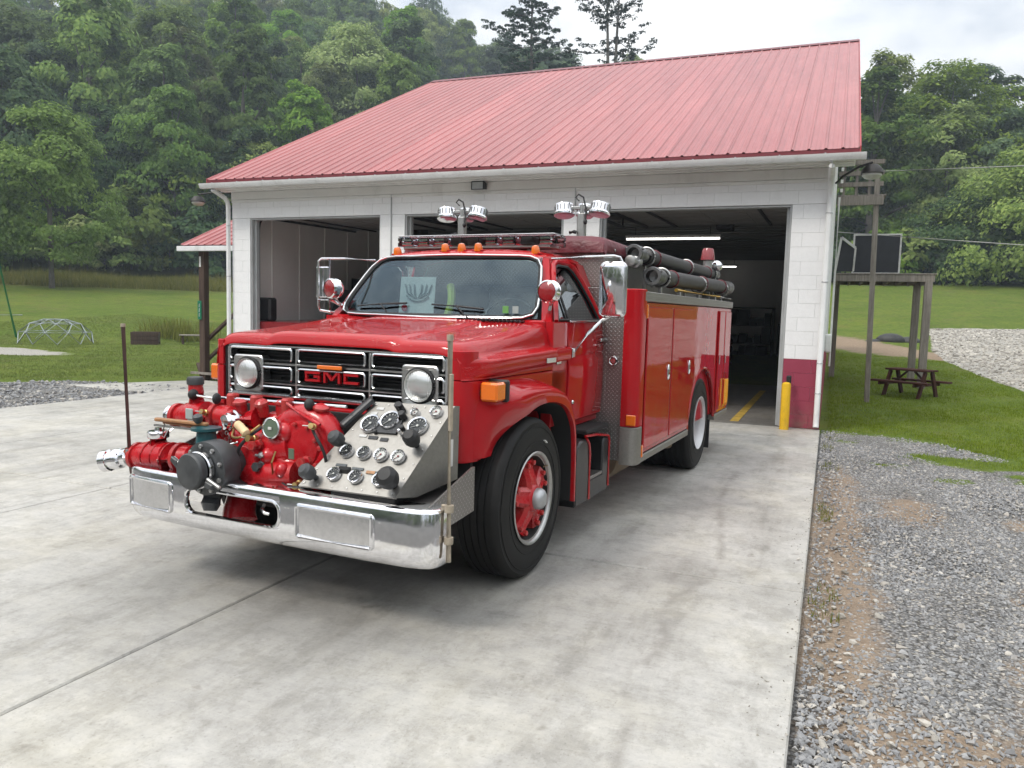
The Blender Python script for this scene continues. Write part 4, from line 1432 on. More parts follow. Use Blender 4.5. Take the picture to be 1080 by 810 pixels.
# ================================================================== THE FIRE ENGINE
def mat_red(name, base, rough):
    t = NT(name)
    n = t.noise(3.0, 5, 0.6)
    f = t.noise(120, 3, 0.7)
    c = t.ramp(n, [(0.3, tuple(x * .9 for x in base)), (0.7, base)])
    sz = t.new('ShaderNodeSeparateXYZ')           # road dust low on the body, thinning upwards
    t.l.new(t.coord(), sz.inputs[0])
    low = t.math('MULTIPLY', t.math('SUBTRACT', 1.15, sz.outputs['Z'], True), t.ramp(t.noise(4.5, 7, .75), [(0.42, (0, 0, 0)), (0.72, (1, 1, 1))]))
    c = t.mix(t.math('MULTIPLY', low, .40), c, (.22, .17, .13))
    t.set(color=c, rough=t.math('ADD', t.math('MULTIPLY', n, .12), rough + .15), coat=0.85, spec=0.0)
    t.put(t.b, 'Coat Roughness', 0.02)
    nb = t.noise(5.5, 2, 0.5)
    bp = t.new('ShaderNodeBump')
    bp.inputs['Strength'].default_value = 0.035
    bp.inputs['Distance'].default_value = 0.02
    t.l.new(nb, bp.inputs['Height'])
    t.l.new(bp.outputs['Normal'], t.b.inputs['Coat Normal'])
    MATS[name] = t.m

def mat_pump():
    t = NT('red_pump')
    n = t.noise(9.0, 6, 0.65)
    f = t.noise(70, 4, 0.7)
    c = t.ramp(n, [(0.3, (.38, .005, .010)), (0.7, (.50, .009, .016))])
    convex = t.new('ShaderNodeNewGeometry').outputs['Pointiness']
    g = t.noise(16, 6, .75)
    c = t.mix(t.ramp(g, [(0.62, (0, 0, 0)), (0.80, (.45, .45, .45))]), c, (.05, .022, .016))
    c = t.mix(t.ramp(convex, [(0.555, (0, 0, 0)), (0.62, (.35, .35, .35))]), c, (.34, .10, .08))  # paint chipped to a paler tone on convex edges
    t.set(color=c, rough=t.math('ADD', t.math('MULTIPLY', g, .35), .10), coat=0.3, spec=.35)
    t.bump(t.math('ADD', f, t.math('MULTIPLY', n, 1.2)), .35, .004)
    MATS['red_pump'] = t.m

def mat_wet_red():
    """hood paint with beads of rain on it"""
    t = NT('red_wet')
    n = t.noise(3.0, 5, 0.6)
    v = t.new('ShaderNodeTexVoronoi')
    v.inputs['Scale'].default_value = 75
    t.l.new(t.coord(), v.inputs['Vector'])
    pat = t.noise(2.6, 5, 0.65)
    h = t.ramp(v.outputs['Distance'], [(0.15, (1, 1, 1)), (0.42, (0, 0, 0))])
    hh = t.math('MULTIPLY', h, t.ramp(pat, [(0.42, (0, 0, 0)), (0.56, (1, 1, 1))]))
    t.set(color=t.ramp(n, [(0.3, (0.37, 0.009, 0.012)), (0.7, (0.43, 0.011, 0.014))]), rough=0.4, coat=0.85, spec=.0)
    t.put(t.b, 'Coat Roughness', 0.06)
    bp = t.bump(hh, 0.4, 0.003)
    t.l.new(bp.outputs['Normal'], t.b.inputs['Coat Normal'])
    MATS['red_wet'] = t.m

def mat_diamond():
    t = NT('diamond_plate')
    p = t.coord()
    def dash(ang):
        mp = t.new('ShaderNodeMapping')
        mp.inputs['Rotation'].default_value = ang
        t.l.new(p, mp.inputs['Vector'])
        sx = t.new('ShaderNodeSeparateXYZ')
        t.l.new(mp.outputs['Vector'], sx.inputs[0])
        return sx
    sx = t.new('ShaderNodeSeparateXYZ')
    t.l.new(p, sx.inputs[0])
    u = t.math('ADD', sx.outputs['X'], sx.outputs['Y'])
    w = sx.outputs['Z']
    k = 1 / 0.034
    a = t.math('MULTIPLY', t.math('ADD', u, w), k)
    b = t.math('MULTIPLY', t.math('SUBTRACT', u, w), k)
    fa = t.math('ABSOLUTE', t.math('SUBTRACT', t.math('FRACT', a), .5))
    fb = t.math('ABSOLUTE', t.math('SUBTRACT', t.math('FRACT', b), .5))
    par = t.math('MODULO', t.math('ADD', t.math('FLOOR', a), t.math('FLOOR', b)), 2.0)
    par = t.math('ABSOLUTE', par)
    d1 = t.math('ADD', t.math('MULTIPLY', fa, 1.0), t.math('MULTIPLY', fb, 3.6))
    d2 = t.math('ADD', t.math('MULTIPLY', fa, 3.6), t.math('MULTIPLY', fb, 1.0))
    mx = t.new('ShaderNodeMix')
    t.put(mx, 0, par); t.put(mx, 2, d1); t.put(mx, 3, d2)
    h = t.math('SUBTRACT', 1.0, t.math('MULTIPLY', mx.outputs[0], 1.9), True)
    n = t.noise(5, 5, .65)
    col = t.ramp(n, [(0.3, (0.46, 0.45, 0.44)), (0.7, (0.66, 0.65, 0.63))])
    col = t.mix(t.math('MULTIPLY', t.math('SUBTRACT', 1.0, h), .8), col, (0.20, 0.185, 0.175))
    t.set(color=col, metal=0.85, rough=t.math('ADD', t.math('MULTIPLY', n, .25), .28))
    t.bump(h, 0.8, 0.004)
    MATS['diamond_plate'] = t.m

def mat_chrome(name, col, rough, wob):
    t = NT(name)
    n = t.noise(7, 5, .6)
    g = t.noise(40, 4, .7)
    c = t.ramp(g, [(0.3, tuple(x * .86 for x in col)), (0.6, col)])
    t.set(color=c, metal=1.0, rough=t.math('ADD', t.math('MULTIPLY', n, .10), rough))
    t.bump(n, wob, 0.01)
    MATS[name] = t.m

def mat_glass(name, tint, fres, refl=(.95, .97, 1, 1)):
    t = NT(name)
    tr = t.new('ShaderNodeBsdfTransparent')
    tr.inputs[0].default_value = (*tint, 1)
    gl = t.new('ShaderNodeBsdfGlossy')
    gl.inputs['Roughness'].default_value = 0.015
    gl.inputs['Color'].default_value = refl
    fr = t.new('ShaderNodeFresnel')
    fr.inputs[0].default_value = fres
    mx = t.new('ShaderNodeMixShader')
    t.l.new(fr.outputs[0], mx.inputs[0])
    t.l.new(tr.outputs[0], mx.inputs[1])
    t.l.new(gl.outputs[0], mx.inputs[2])
    t.l.new(mx.outputs[0], t.n['Material Output'].inputs['Surface'])
    MATS[name] = t.m

def mat_lens(name, col, rough=0.12, trans=0.5):
    t = NT(name)
    v = t.new('ShaderNodeTexVoronoi')
    v.inputs['Scale'].default_value = 90
    t.l.new(t.coord(), v.inputs['Vector'])
    t.set(color=col, rough=rough, coat=1.0, spec=.6)
    t.bump(v.outputs['Distance'], .35, .004)
    MATS[name] = t.m

def mat_tyre():
    t = NT('tyre_rubber')
    n = t.noise(6, 5, .65)
    f = t.noise(60, 3, .6)
    c = t.ramp(n, [(0.3, (.007, .007, .007)), (0.7, (.017, .0165, .016))])
    t.set(color=c, rough=t.math('ADD', t.math('MULTIPLY', n, .2), .5), spec=.25)
    t.bump(f, .15, .003)
    MATS['tyre_rubber'] = t.m

mat_red('red_paint', (0.42, 0.008, 0.013), .2)
mat_pump()
mat_red('red_stripe', (0.36, 0.008, 0.014), .2)
mat_wet_red()
mat_diamond()
mat_chrome('chrome', (.88, .88, .90), .045, .04)
mat_chrome('chrome_trim', (.74, .75, .76), .13, .03)
mat_chrome('brushed_steel', (.33, .32, .30), .45, .03)
mat_chrome('dull_alloy', (.46, .46, .45), .36, .08)
mat_chrome('grille_silver', (.62, .62, .61), .24, .02)
mat_chrome('beam_silver', (.88, .88, .86), .32, .05)
mat_chrome('dark_alloy', (.20, .20, .20), .38, .1)
mat_glass('windscreen_glass', (.70, .80, .82), 1.72, (.72, .90, 1, 1))
mat_glass('side_window_glass', (.30, .35, .35), 3.0, (.9, .96, 1, 1))
mat_glass('lamp_glass', (.93, .95, .95), 1.5)
mat_glass('dial_glass', (.95, .96, .96), 1.22)
mat_lens('amber_lens', (.80, .17, .006))
mat_lens('red_lens', (.25, .008, .012))
mat_tyre()
def mat_headlight():
    t = NT('headlight_lens')
    w = t.new('ShaderNodeTexWave', bands_direction='X')
    w.inputs['Scale'].default_value = 26
    t.l.new(t.coord(), w.inputs['Vector'])
    t.set(color=(.82, .83, .82), metal=.75, rough=.20, coat=.6)
    t.bump(w.outputs['Fac'], .5, .004)
    MATS['headlight_lens'] = t.m
mat_headlight()
simple('black_paint', (.014, .014, .015), .4, var=.2, coat=.2)
simple('cast_grey', (.050, .053, .056), .42, var=.3, vscale=12, bump=(60, .2, .004))
simple('rubber_black', (.016, .016, .017), .6, var=.3)
simple('hose_rubber', (.040, .038, .038), .55, var=.25, vscale=9)
simple('under_dark', (.012, .012, .012), .8, var=.3)
simple('grille_black', (.008, .008, .009), .6)
simple('teal_paint', (.006, .075, .090), .4, var=.2, coat=.3)
simple('varnished_wood', (.34, .17, .075), .45, var=.35, vscale=20)
simple('cream_wood', (.70, .52, .30), .5, var=.2, vscale=14)
simple('gauge_white', (.66, .66, .63), .35, var=.06)
simple('gauge_black', (.025, .026, .028), .3)
simple('seat_vinyl', (.10, .085, .085), .5, var=.2)
simple('dash_grey', (.09, .10, .105), .6, var=.2)
simple('cab_red', (.20, .012, .016), .5)
simple('hi_vis', (.30, .42, .06), .7, var=.2)
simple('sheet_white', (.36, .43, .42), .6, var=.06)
simple('tarp_maroon', (.115, .012, .020), .48, var=.25, vscale=3, bump=(5, .5, .05))
simple('wheel_white', (.62, .63, .64), .35, var=.1, coat=.3, dirt=.4)
simple('pole_brown', (.13, .085, .075), .45, metal=.5, var=.3)
simple('pole_pale', (.42, .36, .28), .5, metal=.4, var=.25, vscale=14)
simple('pole_yellow', (.62, .36, .03), .4, var=.2)
simple('patina_green', (.15, .20, .14), .5, metal=.4, var=.3)
simple('tan_pipe', (.20, .15, .10), .7, var=.3)
simple('brass', (.48, .34, .14), .35, metal=.9, var=.2)
simple('placard_ink', (.20, .26, .25), .6)
simple('sticker_green', (.16, .42, .12), .5)

TY = R(-3.2)
truck = thing('fire_truck', 'red fire engine with a front mounted pump parked on the concrete apron', 'fire engine', (-2.728, 4.46, 0), TY)

def P(name, mb, mat, parent=None, sharp=35, label=None):
    return obj(name, mb, MATS[mat], parent or truck, sharp, label)

def mirror_x(poly):
    return [(-x, z) for x, z in poly]

# ---------------------------------------------------------------- chassis
def chassis():
    m = MB()
    for s in (-1, 1):
        m.box(s * .43 - .04, s * .43 + .04, -1.0, 5.5, .56, .80, .01)
    for y in (-.45, 1.2, 2.6, 4.9):
        m.box(-.388, .388, y - .05, y + .05, .60, .76)
    P('chassis_frame', m, 'under_dark')
    m = MB()
    m.tube([(-.95, .05, .46), (-.55, .05, .40), (.55, .05, .40), (.95, .05, .46)], .055, 10)
    for s in (-1, 1):
        m.box(s * .48 - .05, s * .48 + .05, -.55, .75, .47, .54, .01)
    P('front_axle', m, 'under_dark')
    m = MB()
    m.tube([(-.9, 4.13, .5), (-.25, 4.13, .5), (.25, 4.13, .5), (.9, 4.13, .5)], .09, 12)
    m.sphere((0, 4.13, .5), .24, 16, 10)
    P('rear_axle', m, 'under_dark')
    m = MB()
    m.box(-.36, .36, -.42, .85, .55, 1.12, .05)
    m.box(-.30, .30, .86, 2.2, .5, .78, .05)
    P('engine', m, 'under_dark')
    m = MB().tube([(.55, 2.2, .40), (.80, 2.7, .40), (1.0, 2.95, .40), (1.14, 3.22, .395)], .048, 14)
    P('exhaust_pipe', m, 'tan_pipe')
    m = MB().lathe([(.02, 0), (.17, .02), (.19, .08), (.19, .62), (.17, .68), (.02, .70)], (.82, 2.0, .40), (0, 1, 0), 18)
    P('air_tank', m, 'tan_pipe')
chassis()

# ---------------------------------------------------------------- hood, fenders and nose
def hood():
    def ring(y, zc, zs, zr, sx=1.0, drop=0.0):
        e = max(0.0, min(1.0, (y + .56) / .20)); e = e * e * (3 - 2 * e)
        h = [(0, zc), (.28, zc), (.44, zc - .002), (.50, zc - .022), (.66, zs + .004), (.82, zs), (.885, zs - .018), (.915, zs - .06), (.925, zr + .03),
             (.932 + .018 * e, zr + .012), (.942 + .043 * e, zr), (.946 + .049 * e, zr - .016), (.954 + .038 * e, zr - .082), (.957 + .005 * e, zr - .098), (.960, 1.262)]
        h = [(x * sx, z - drop) for x, z in h]
        return [(x, y, z) for x, z in h] , [(-x, y, z) for x, z in reversed(h[1:])]
    st = [(-.575, 1.445, 1.430, 1.362, .950), (-.560, 1.472, 1.452, 1.367, .962), (-.520, 1.492, 1.468, 1.37, .982), (-.45, 1.50, 1.475, 1.372, .996), (-.30, 1.515, 1.487, 1.374, 1), (0, 1.54, 1.512, 1.385, 1), (.3, 1.568, 1.545, 1.392, 1), (.52, 1.592, 1.575, 1.398, 1), (.60, 1.60, 1.585, 1.40, 1)]
    rings = []
    for q in st:
        a, b = ring(*q)
        rings.append(chaikin(b + a, 2))
    # nose of the hood rolls over and under
    f = rings[0]
    under = [Vector((p.x * .985, -.560, min(p.z, 1.418) if p.z > 1.33 else p.z)) for p in f]
    lip = [Vector((p.x * .993, -.582, p.z - .028 if p.z > 1.40 else p.z)) for p in f]
    rings = respline([under, lip] + rings, 4)
    m = MB()
    m.loft(rings, False, False)
    P('hood', m, 'red_wet', sharp=50)
    v = MB()
    for k in range(16):
        x = .28 + k * .032
        v.box(x, x + .014, .46, .53, 1.575 + .05 * 0 - .004 * (k > 20), 1.597 - .0006 * k, .002)
    P('cowl_vent', v, 'black_paint')
    # cowl strip below the windscreen
    c = MB().box(-.90, .90, .575, .66, 1.50, 1.594, .012)
    P('cowl', c, 'red_paint')
hood()

def fenders():
    for s in (-1, 1):
        m = MB()
        # side skin below the seam, cut away for the wheel
        poly = [(-.47, .80), (-.47, 1.256), (.86, 1.256), (.86, .92), (.735, .92), (.60, 1.06), (.20, 1.14), (-.10, 1.10), (-.30, .98), (-.43, .80)]
        m.prism(poly, 'x', s * .90, s * .958, .006)
        fd = P('fender', m, 'red_paint')
        # flared arch
        O_ = [(-.505, .82), (-.505, .95), (-.50, 1.08), (-.47, 1.18), (-.40, 1.225), (-.25, 1.245), (0, 1.25), (.25, 1.235), (.45, 1.20), (.60, 1.13), (.70, 1.0), (.755, .85), (.765, .6), (.765, .34)]
        I_ = [(-.36, .82), (-.33, .88), (-.27, .94), (-.20, .99), (-.12, 1.03), (-.02, 1.06), (.10, 1.08), (.25, 1.08), (.40, 1.06), (.53, 1.02), (.63, .93), (.69, .83), (.71, .6), (.71, .34)]
        O_, I_ = chaikin([Vector(p) for p in O_], 2), chaikin([Vector(p) for p in I_], 2)
        rings, lin = [], []
        for o, i in zip(O_, I_):
            t = max(0.0, min(1.0, (i.y if False else i.x + .40) / .34))
            xo = .985 + .120 * t * t * (3 - 2 * t)
            prof = [(0, .945), (.06, .958), (.30, .958 + (xo - .958) * .72), (.42, .958 + (xo - .958) * .93), (.52, xo - .002), (.62, xo), (.97, xo), (1.0, xo - .006), (1.0, xo - .030)]
            rings.append([(s * x, *(o.lerp(i, k))) for k, x in prof])
            ic = i + (Vector((.10, .55)) - i).normalized() * .004
            lin.append([(s * (xo - .028), *ic), (s * .90, *ic), (s * .52, *ic)])
        a = MB().loft(rings, False, False)
        P('wheel_arch', a, 'red_paint', fd, 50)
        P('arch_liner', MB().loft(lin, False, False), 'under_dark', fd)
        w = MB()
        w.box(s * .44, s * .50, -.5, .70, .55, 1.2)
        w.box(s * .50, s * .93, .73, .75, .36, .86)
        w.box(s * .50, s * .93, -.50, -.47, .62, .80)
        P('wheel_well', w, 'under_dark', fd)
        # turn signal and its bracket
        t = MB().box(s * .965, s * 1.075, -.475, -.36, 1.145, 1.252, .012)
        tl = P('turn_signal', t, 'amber_lens', fd)
        P('signal_housing', MB().box(s * .955, s * 1.085, -.358, -.325, 1.135, 1.262, .01), 'black_plastic', tl)
        P('signal_stalk', MB().cyl((s * .93, -.43, 1.19), (s * .965, -.43, 1.19), .03, 12), 'black_plastic', tl)
        if s > 0:
            P('badge', MB().box(.9965, 1.001, .40, .56, 1.315, 1.348, .004), 'chrome_trim', fd)
            P('badge', MB().box(.9635, .967, .66, .74, 1.294, 1.314, .004), 'chrome_trim', fd)
            P('reflector', MB().lathe([(.018, 0), (.016, .006), (.002, .009)], (.964, .80, 1.06), (1, 0, 0), 14), 'chrome_trim', fd)
    # front corners and the red sheet round the grille
    m = MB()
    for s in (-1, 1):
        m.prism([(s * .845, -.580), (s * .88, -.580), (s * .912, -.567), (s * .936, -.538), (s * .950, -.495), (s * .956, -.455), (s * .845, -.455)], 'z', .80, 1.258, .004)
        m.prism([(s * .845, -.580), (s * .88, -.580), (s * .906, -.567), (s * .926, -.538), (s * .940, -.495), (s * .944, -.455), (s * .845, -.455)], 'z', 1.262, 1.425, .004)
    m.box(-.842, .842, -.572, -.50, .80, 1.045, .01)
    P('nose_panel', m, 'red_paint')
    b = MB()
    b.box(-.84, .84, -.470, -.44, 1.045, 1.42)
    b.box(-.842, .842, -.566, -.472, 1.412, 1.416)
    for s in (-1, 1):
        b.box(s * .8185, s * .843, -.566, -.472, 1.05, 1.41)
    P('grille_back', b, 'grille_black')
fenders()

def grille():
    g = MB()
    y0, y1 = -.575, -.50
    X0, X1, Z0, Z1 = -.815, .815, 1.075, 1.405
    g.box(X0, X1, y0, y1, Z1 - .018, Z1, .005)
    g.box(X0, X1, y0, y1, Z0, Z0 + .018, .005)
    g.box(X0, X0 + .018, y0, y1, Z0 + .019, Z1 - .019, .005)
    g.box(X1 - .018, X1, y0, y1, Z0 + .019, Z1 - .019, .005)
    fr = P('grille_frame', g, 'chrome_trim')
    zb = [(1.268, 1.302), (1.146, 1.176)]
    cols = [(-.797, -.285), (-.245, .262), (.302, .797)]
    rows = [(1.302, 1.387), (1.176, 1.268), (1.093, 1.146)]
    b = MB()
    for xa, xb in ((-.285, -.245), (.262, .302)):
        b.box(xa + .014, xb - .014, y0 + .012, y1, 1.094, 1.386, .002)
    for za, zb_ in zb:
        b.box(-.796, .796, y0 + .014, y1 + .001, za + .010, zb_ - .010, .002)
    P('grille_bar', b, 'grille_silver', fr)
    for c, (xa, xb) in enumerate(cols):
        for r, (za, zb_) in enumerate(rows):
            m = MB()
            pts = rrect(xa + .006, xb - .006, za + .006, zb_ - .006, .016, 3)
            m.tube([(x, y0 + .004, z) for x, z in pts], .0085, 6, closed=True)
            inn = rrect(xa + .012, xb - .012, za + .012, zb_ - .012, .012, 3)
            m.loft([[(x, y0 + .006, z) for x, z in pts], [(x, y0 + .05, z) for x, z in inn]], True, False)
            P('grille_cell', m, 'chrome_trim', fr)
    # thin dark slats deep in the cells
    m = MB()
    for r in rows:
        z = r[0] + .024
        while z < r[1] - .012:
            m.box(-.79, .79, -.50, -.474, z, z + .007)
            z += .020
    P('grille_slat', m, 'grille_black', fr)
    # red letters
    L = MB()
    yb, yf = -.560, -.575
    def bar(x0, z0, x1, z1, w=.019):
        L.bar((x0, (yb + yf) / 2, z0), (x1, (yb + yf) / 2, z1), w, .015)
    z0, z1, zm = 1.192, 1.258, 1.226
    h = .0095
    bar(-.185, z1 - h, -.070, z1 - h); bar(-.1755, z0 + .019, -.1755, z1 - .019); bar(-.185, z0 + h, -.070, z0 + h)
    bar(-.0795, z0 + .019, -.0795, zm + .008); bar(-.118, zm + .0, -.0895, zm + .0)
    bar(-.035, z0, -.035, z1, .022); bar(.072, z0, .072, z1, .022); bar(-.022, z1 - .004, .0185, z0 + .018, .022); bar(.0185, z0 + .018, .059, z1 - .004, .022)
    bar(.105, z1 - h, .212, z1 - h); bar(.1145, z0 + .019, .1145, z1 - .019); bar(.105, z0 + h, .212, z0 + h)
    P('letters', L, 'red_paint', fr)
    P('grille_marker', MB().box(-.085, .10, -.590, -.577, 1.273, 1.298, .004), 'amber_lens', fr)
    for s in (-1, 1):
        cx = s * .637
        m = MB()
        out, mid = rrect(cx - .122, cx + .122, 1.102, 1.334, .026), rrect(cx - .114, cx + .114, 1.110, 1.326, .022)
        rc = [(cx + .098 * math.cos(t), 1.22 + .098 * math.sin(t)) for t in [math.atan2(z - 1.22, x - cx) for x, z in mid]]
        m.loft([[(x, -.515, z) for x, z in out], [(x, -.576, z) for x, z in out], [(x, -.582, z) for x, z in mid], [(x, -.574, z) for x, z in rc], [(x, -.560, z) for x, z in rc]], True, False)
        hl = P('headlight', m, 'grille_silver', fr)
        P('headlight_ring', MB().torus((cx, -.578, 1.22), (0, 1, 0), .097, .010, 32, 8), 'rubber_black', hl)
        P('reflector', MB().lathe([(.093, -.052), (.08, -.02), (.05, .02), (.01, .035)], (cx, -.545, 1.22), (0, 1, 0), 28, False), 'beam_silver', hl)
        P('bulb', MB().sphere((cx, -.56, 1.22), .018, 10, 8), 'gauge_white', hl)
        m = MB().lathe([(.091, 0), (.086, -.012), (.06, -.026), (.03, -.032), (.001, -.034)], (cx, -.572, 1.22), (0, 1, 0), 28, False)
        P('lens', m, 'headlight_lens', hl)
grille()

# ---------------------------------------------------------------- cab
def cab():
    low = MB()
    for s in (-1, 1):
        # cowl side and rear jamb round the door opening
        low.prism([(.595, .86), (.595, 1.585), (.855, 1.585), (.875, 1.2), (.865, .86)], 'x', s * .88, s * .958, .006)
        low.prism([(1.70, .90), (1.725, 1.1), (1.64, 1.585), (1.76, 1.585), (1.76, .90)], 'x', s * .86, s * .945, .006)
        low.box(s * .80, s * .93, .60, 1.76, .80, .858, .01)
        pr_ = []
        for y, zr in ((.602, 1.401), (.72, 1.404), (.860, 1.408)):
            pr_.append([(s * x, y, z) for x, z in ((.945, zr + .012), (.978, zr + .002), (.986, zr), (.995, zr - .016), (.992, zr - .080), (.985, zr - .088), (.945, zr - .096))])
        low.loft(pr_, True, True)
    low.box(-.93, .93, 1.72, 1.76, .82, 1.59, .01)
    low.box(-.86, .86, .58, .62, .84, 1.52)
    low.box(-.88, .88, .62, 1.72, .82, .86)
    cb = P('cab', low, 'red_paint')
    # roof
    rings = []
    for y, xr, z0, zc in ((.955, .700, 2.045, 2.072), (.985, .715, 2.055, 2.098), (1.10, .728, 2.062, 2.125), (1.35, .735, 2.064, 2.14), (1.60, .732, 2.06, 2.13), (1.72, .725, 2.045, 2.10), (1.755, .715, 2.03, 2.06)):
        h = [(0, zc), (.35, zc - .006), (.58, zc - .022), (.67, zc - .042), (xr, z0), (xr + .012, z0 - .022), (xr + .002, z0 - .035)]
        rings.append([(-x, y, z) for x, z in reversed(h[1:])] + [(x, y, z) for x, z in h])
    m = MB().loft(rings, False, False)
    under = [[(x, y, z - .02) for x, y, z in rg] for rg in rings]
    m.loft(under, False, False)
    m.loft([rings[0], under[0]], False, False)
    m.loft([rings[-1], under[-1]], False, False)
    P('roof', m, 'red_wet', cb)
    for s in (-1, 1):
        p = MB()
        p.loft([[(s * .865, .60, 1.575), (s * .935, .615, 1.575), (s * .925, .70, 1.575), (s * .86, .68, 1.575)],
                [(s * .705, .965, 2.04), (s * .745, .985, 2.04), (s * .742, 1.03, 2.04), (s * .705, 1.02, 2.04)]], True, True)
        P('windscreen_pillar', p, 'red_paint', cb)
        p = MB()
        p.loft([[(s * .90, 1.61, 1.58), (s * .945, 1.615, 1.58), (s * .945, 1.76, 1.58), (s * .90, 1.76, 1.58)],
                [(s * .735, 1.52, 2.035), (s * .752, 1.52, 2.035), (s * .745, 1.755, 2.035), (s * .72, 1.755, 2.035)]], True, True)
        P('rear_pillar', p, 'red_paint', cb)
    b = MB()
    b.box(-.72, .72, 1.735, 1.758, 1.59, 1.70)
    b.box(-.70, .70, 1.735, 1.755, 1.98, 2.04)
    for s in (-1, 1):
        b.box(s * .60, s * .73, 1.735, 1.756, 1.70, 1.98)
    P('back_panel', b, 'cab_red', cb)
    P('back_window', MB().box(-.60, .60, 1.742, 1.748, 1.70, 1.98), 'windscreen_glass', cb)
    # windscreen: gently bowed sheet
    rows = []
    nx = 16
    for j in range(7):
        v = j / 6
        y, z, hw = .600 + (.965 - .600) * v, 1.603 + (2.050 - 1.603) * v, .835 + (.705 - .835) * v
        rows.append([(hw * (2 * i / nx - 1), y - (.085 - .02 * v) * (1 - (2 * i / nx - 1) ** 2) - .012 * math.sin(math.pi * v), z) for i in range(nx + 1)])
    g = MB().loft(rows, False, False)
    ws = P('windscreen', g, 'windscreen_glass', cb)
    bd = rows[0] + [r[-1] for r in rows[1:]] + list(reversed(rows[-1]))[1:] + [r[0] for r in reversed(rows[1:-1])]
    # soften the four corners
    def rounded(loop, k=2):
        P_ = [Vector(p) for p in loop]
        for _ in range(k):
            P_ = [(P_[i - 1] + P_[i] * 2 + P_[(i + 1) % len(P_)]) / 4 for i in range(len(P_))]
        return P_
    rb = rounded(bd)
    P('seal', MB().tube([p + Vector((0, -.004, 0)) for p in rb], .017, 8, closed=True), 'rubber_black', ws)
    P('trim', MB().tube([p + Vector((0, -.018, .004)) + Vector((p.x, 0, p.z - 1.82)).normalized() * .012 for p in rb], .0075, 6, closed=True), 'chrome_trim', ws)
    for x0, x1, zb, zt2 in ((-.66, -.20, 1.662, 1.690), (.02, .44, 1.685, 1.660)):
        w = MB()
        def gy(x, z): return .60 + (z - 1.603) * .816 - .083 * (1 - (x / .83) ** 2) - .028
        w.tube([(x0, gy(x0, zb) , zb), ((x0 + x1) / 2, gy((x0 + x1) / 2, (zb + zt2) / 2) - .008, (zb + zt2) / 2 + .004), (x1, gy(x1, zt2), zt2)], .008, 6)
        xm = (x0 + x1) / 2
        w.tube([(xm + .12, gy(xm, 1.6) + .0, 1.597), (xm + .05, gy(xm, 1.65) - .012, 1.64), (xm - .0, gy(xm, 1.675) - .015, (zb + zt2) / 2 + .008)], .006, 6)
        P('wiper', w, 'rubber_black', cb)
    # what shows through the glass
    d = MB()
    d.box(-.80, .80, .66, .98, 1.40, 1.545, .03)
    P('dashboard', d, 'dash_grey', cb)
    st = MB()
    st.torus((.36, 1.09, 1.60), (0, -.75, .66), .20, .014, 28, 8)
    st.tube([(.36, .98, 1.50), (.36, 1.09, 1.60)], .025, 8)
    st.bar((.16, 1.085, 1.602), (.56, 1.085, 1.602), .03, .012)
    P('steering_wheel', st, 'black_plastic', cb)
    for x0, x1 in ((-.78, -.06), (.06, .70)):
        s_ = MB()
        s_.box(x0, x1, 1.22, 1.66, 1.10, 1.28, .05)
        s_.box(x0, x1, 1.55, 1.70, 1.28, 1.86, .06)
        P('seat', s_, 'seat_vinyl', cb)
    v = MB()
    v.tube(chaikin([(-.13, .99, 1.55), (-.10, 1.0, 1.62), (-.085, 1.02, 1.70), (-.10, 1.05, 1.78), (-.13, 1.08, 1.84)], 2), .032, 8)
    v.tube(chaikin([(-.20, .98, 1.555), (-.14, .97, 1.562), (-.05, .985, 1.555)], 1), .022, 8)
    v.box(.33, .70, .68, .84, 1.546, 1.562, .006)
    P('safety_vest', v, 'hi_vis', cb)
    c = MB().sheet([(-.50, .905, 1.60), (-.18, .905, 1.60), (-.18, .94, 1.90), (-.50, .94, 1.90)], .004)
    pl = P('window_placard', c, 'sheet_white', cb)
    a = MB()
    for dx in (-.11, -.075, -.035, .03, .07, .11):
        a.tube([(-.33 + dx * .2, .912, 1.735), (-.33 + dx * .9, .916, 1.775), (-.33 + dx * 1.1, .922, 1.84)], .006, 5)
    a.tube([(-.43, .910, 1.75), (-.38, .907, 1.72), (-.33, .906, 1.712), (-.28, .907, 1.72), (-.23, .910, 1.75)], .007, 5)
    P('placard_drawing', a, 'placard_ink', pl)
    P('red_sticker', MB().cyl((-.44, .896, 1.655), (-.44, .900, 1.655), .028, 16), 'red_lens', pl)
    for k, x in enumerate((.585, .655)):
        zz = 1.655
        P('sticker', MB().box(x, x + .045, .565 + k * .012, .569 + k * .012, zz - .02, zz + .03, .001), 'sticker_green' if k == 0 else 'sheet_white', ws)
    for x in (-.61, -.147, 0, .145, .61):
        k = MB().lathe([(.036, 0), (.034, .012), (.030, .038), (.022, .055), (.001, .060)], (x, 1.02 + (.03 if abs(x) > .5 else 0), 2.085 if abs(x) > .5 else 2.105), (0, -.2, 1), 16)
        ml = P('marker_light', k, 'amber_lens', cb)
        P('marker_base', MB().box(x - .05, x + .05, .995 + (.03 if abs(x) > .5 else 0), 1.08 + (.03 if abs(x) > .5 else 0), 2.075 if abs(x) > .5 else 2.10, 2.09 if abs(x) > .5 else 2.112, .006), 'red_paint', ml)
cab()

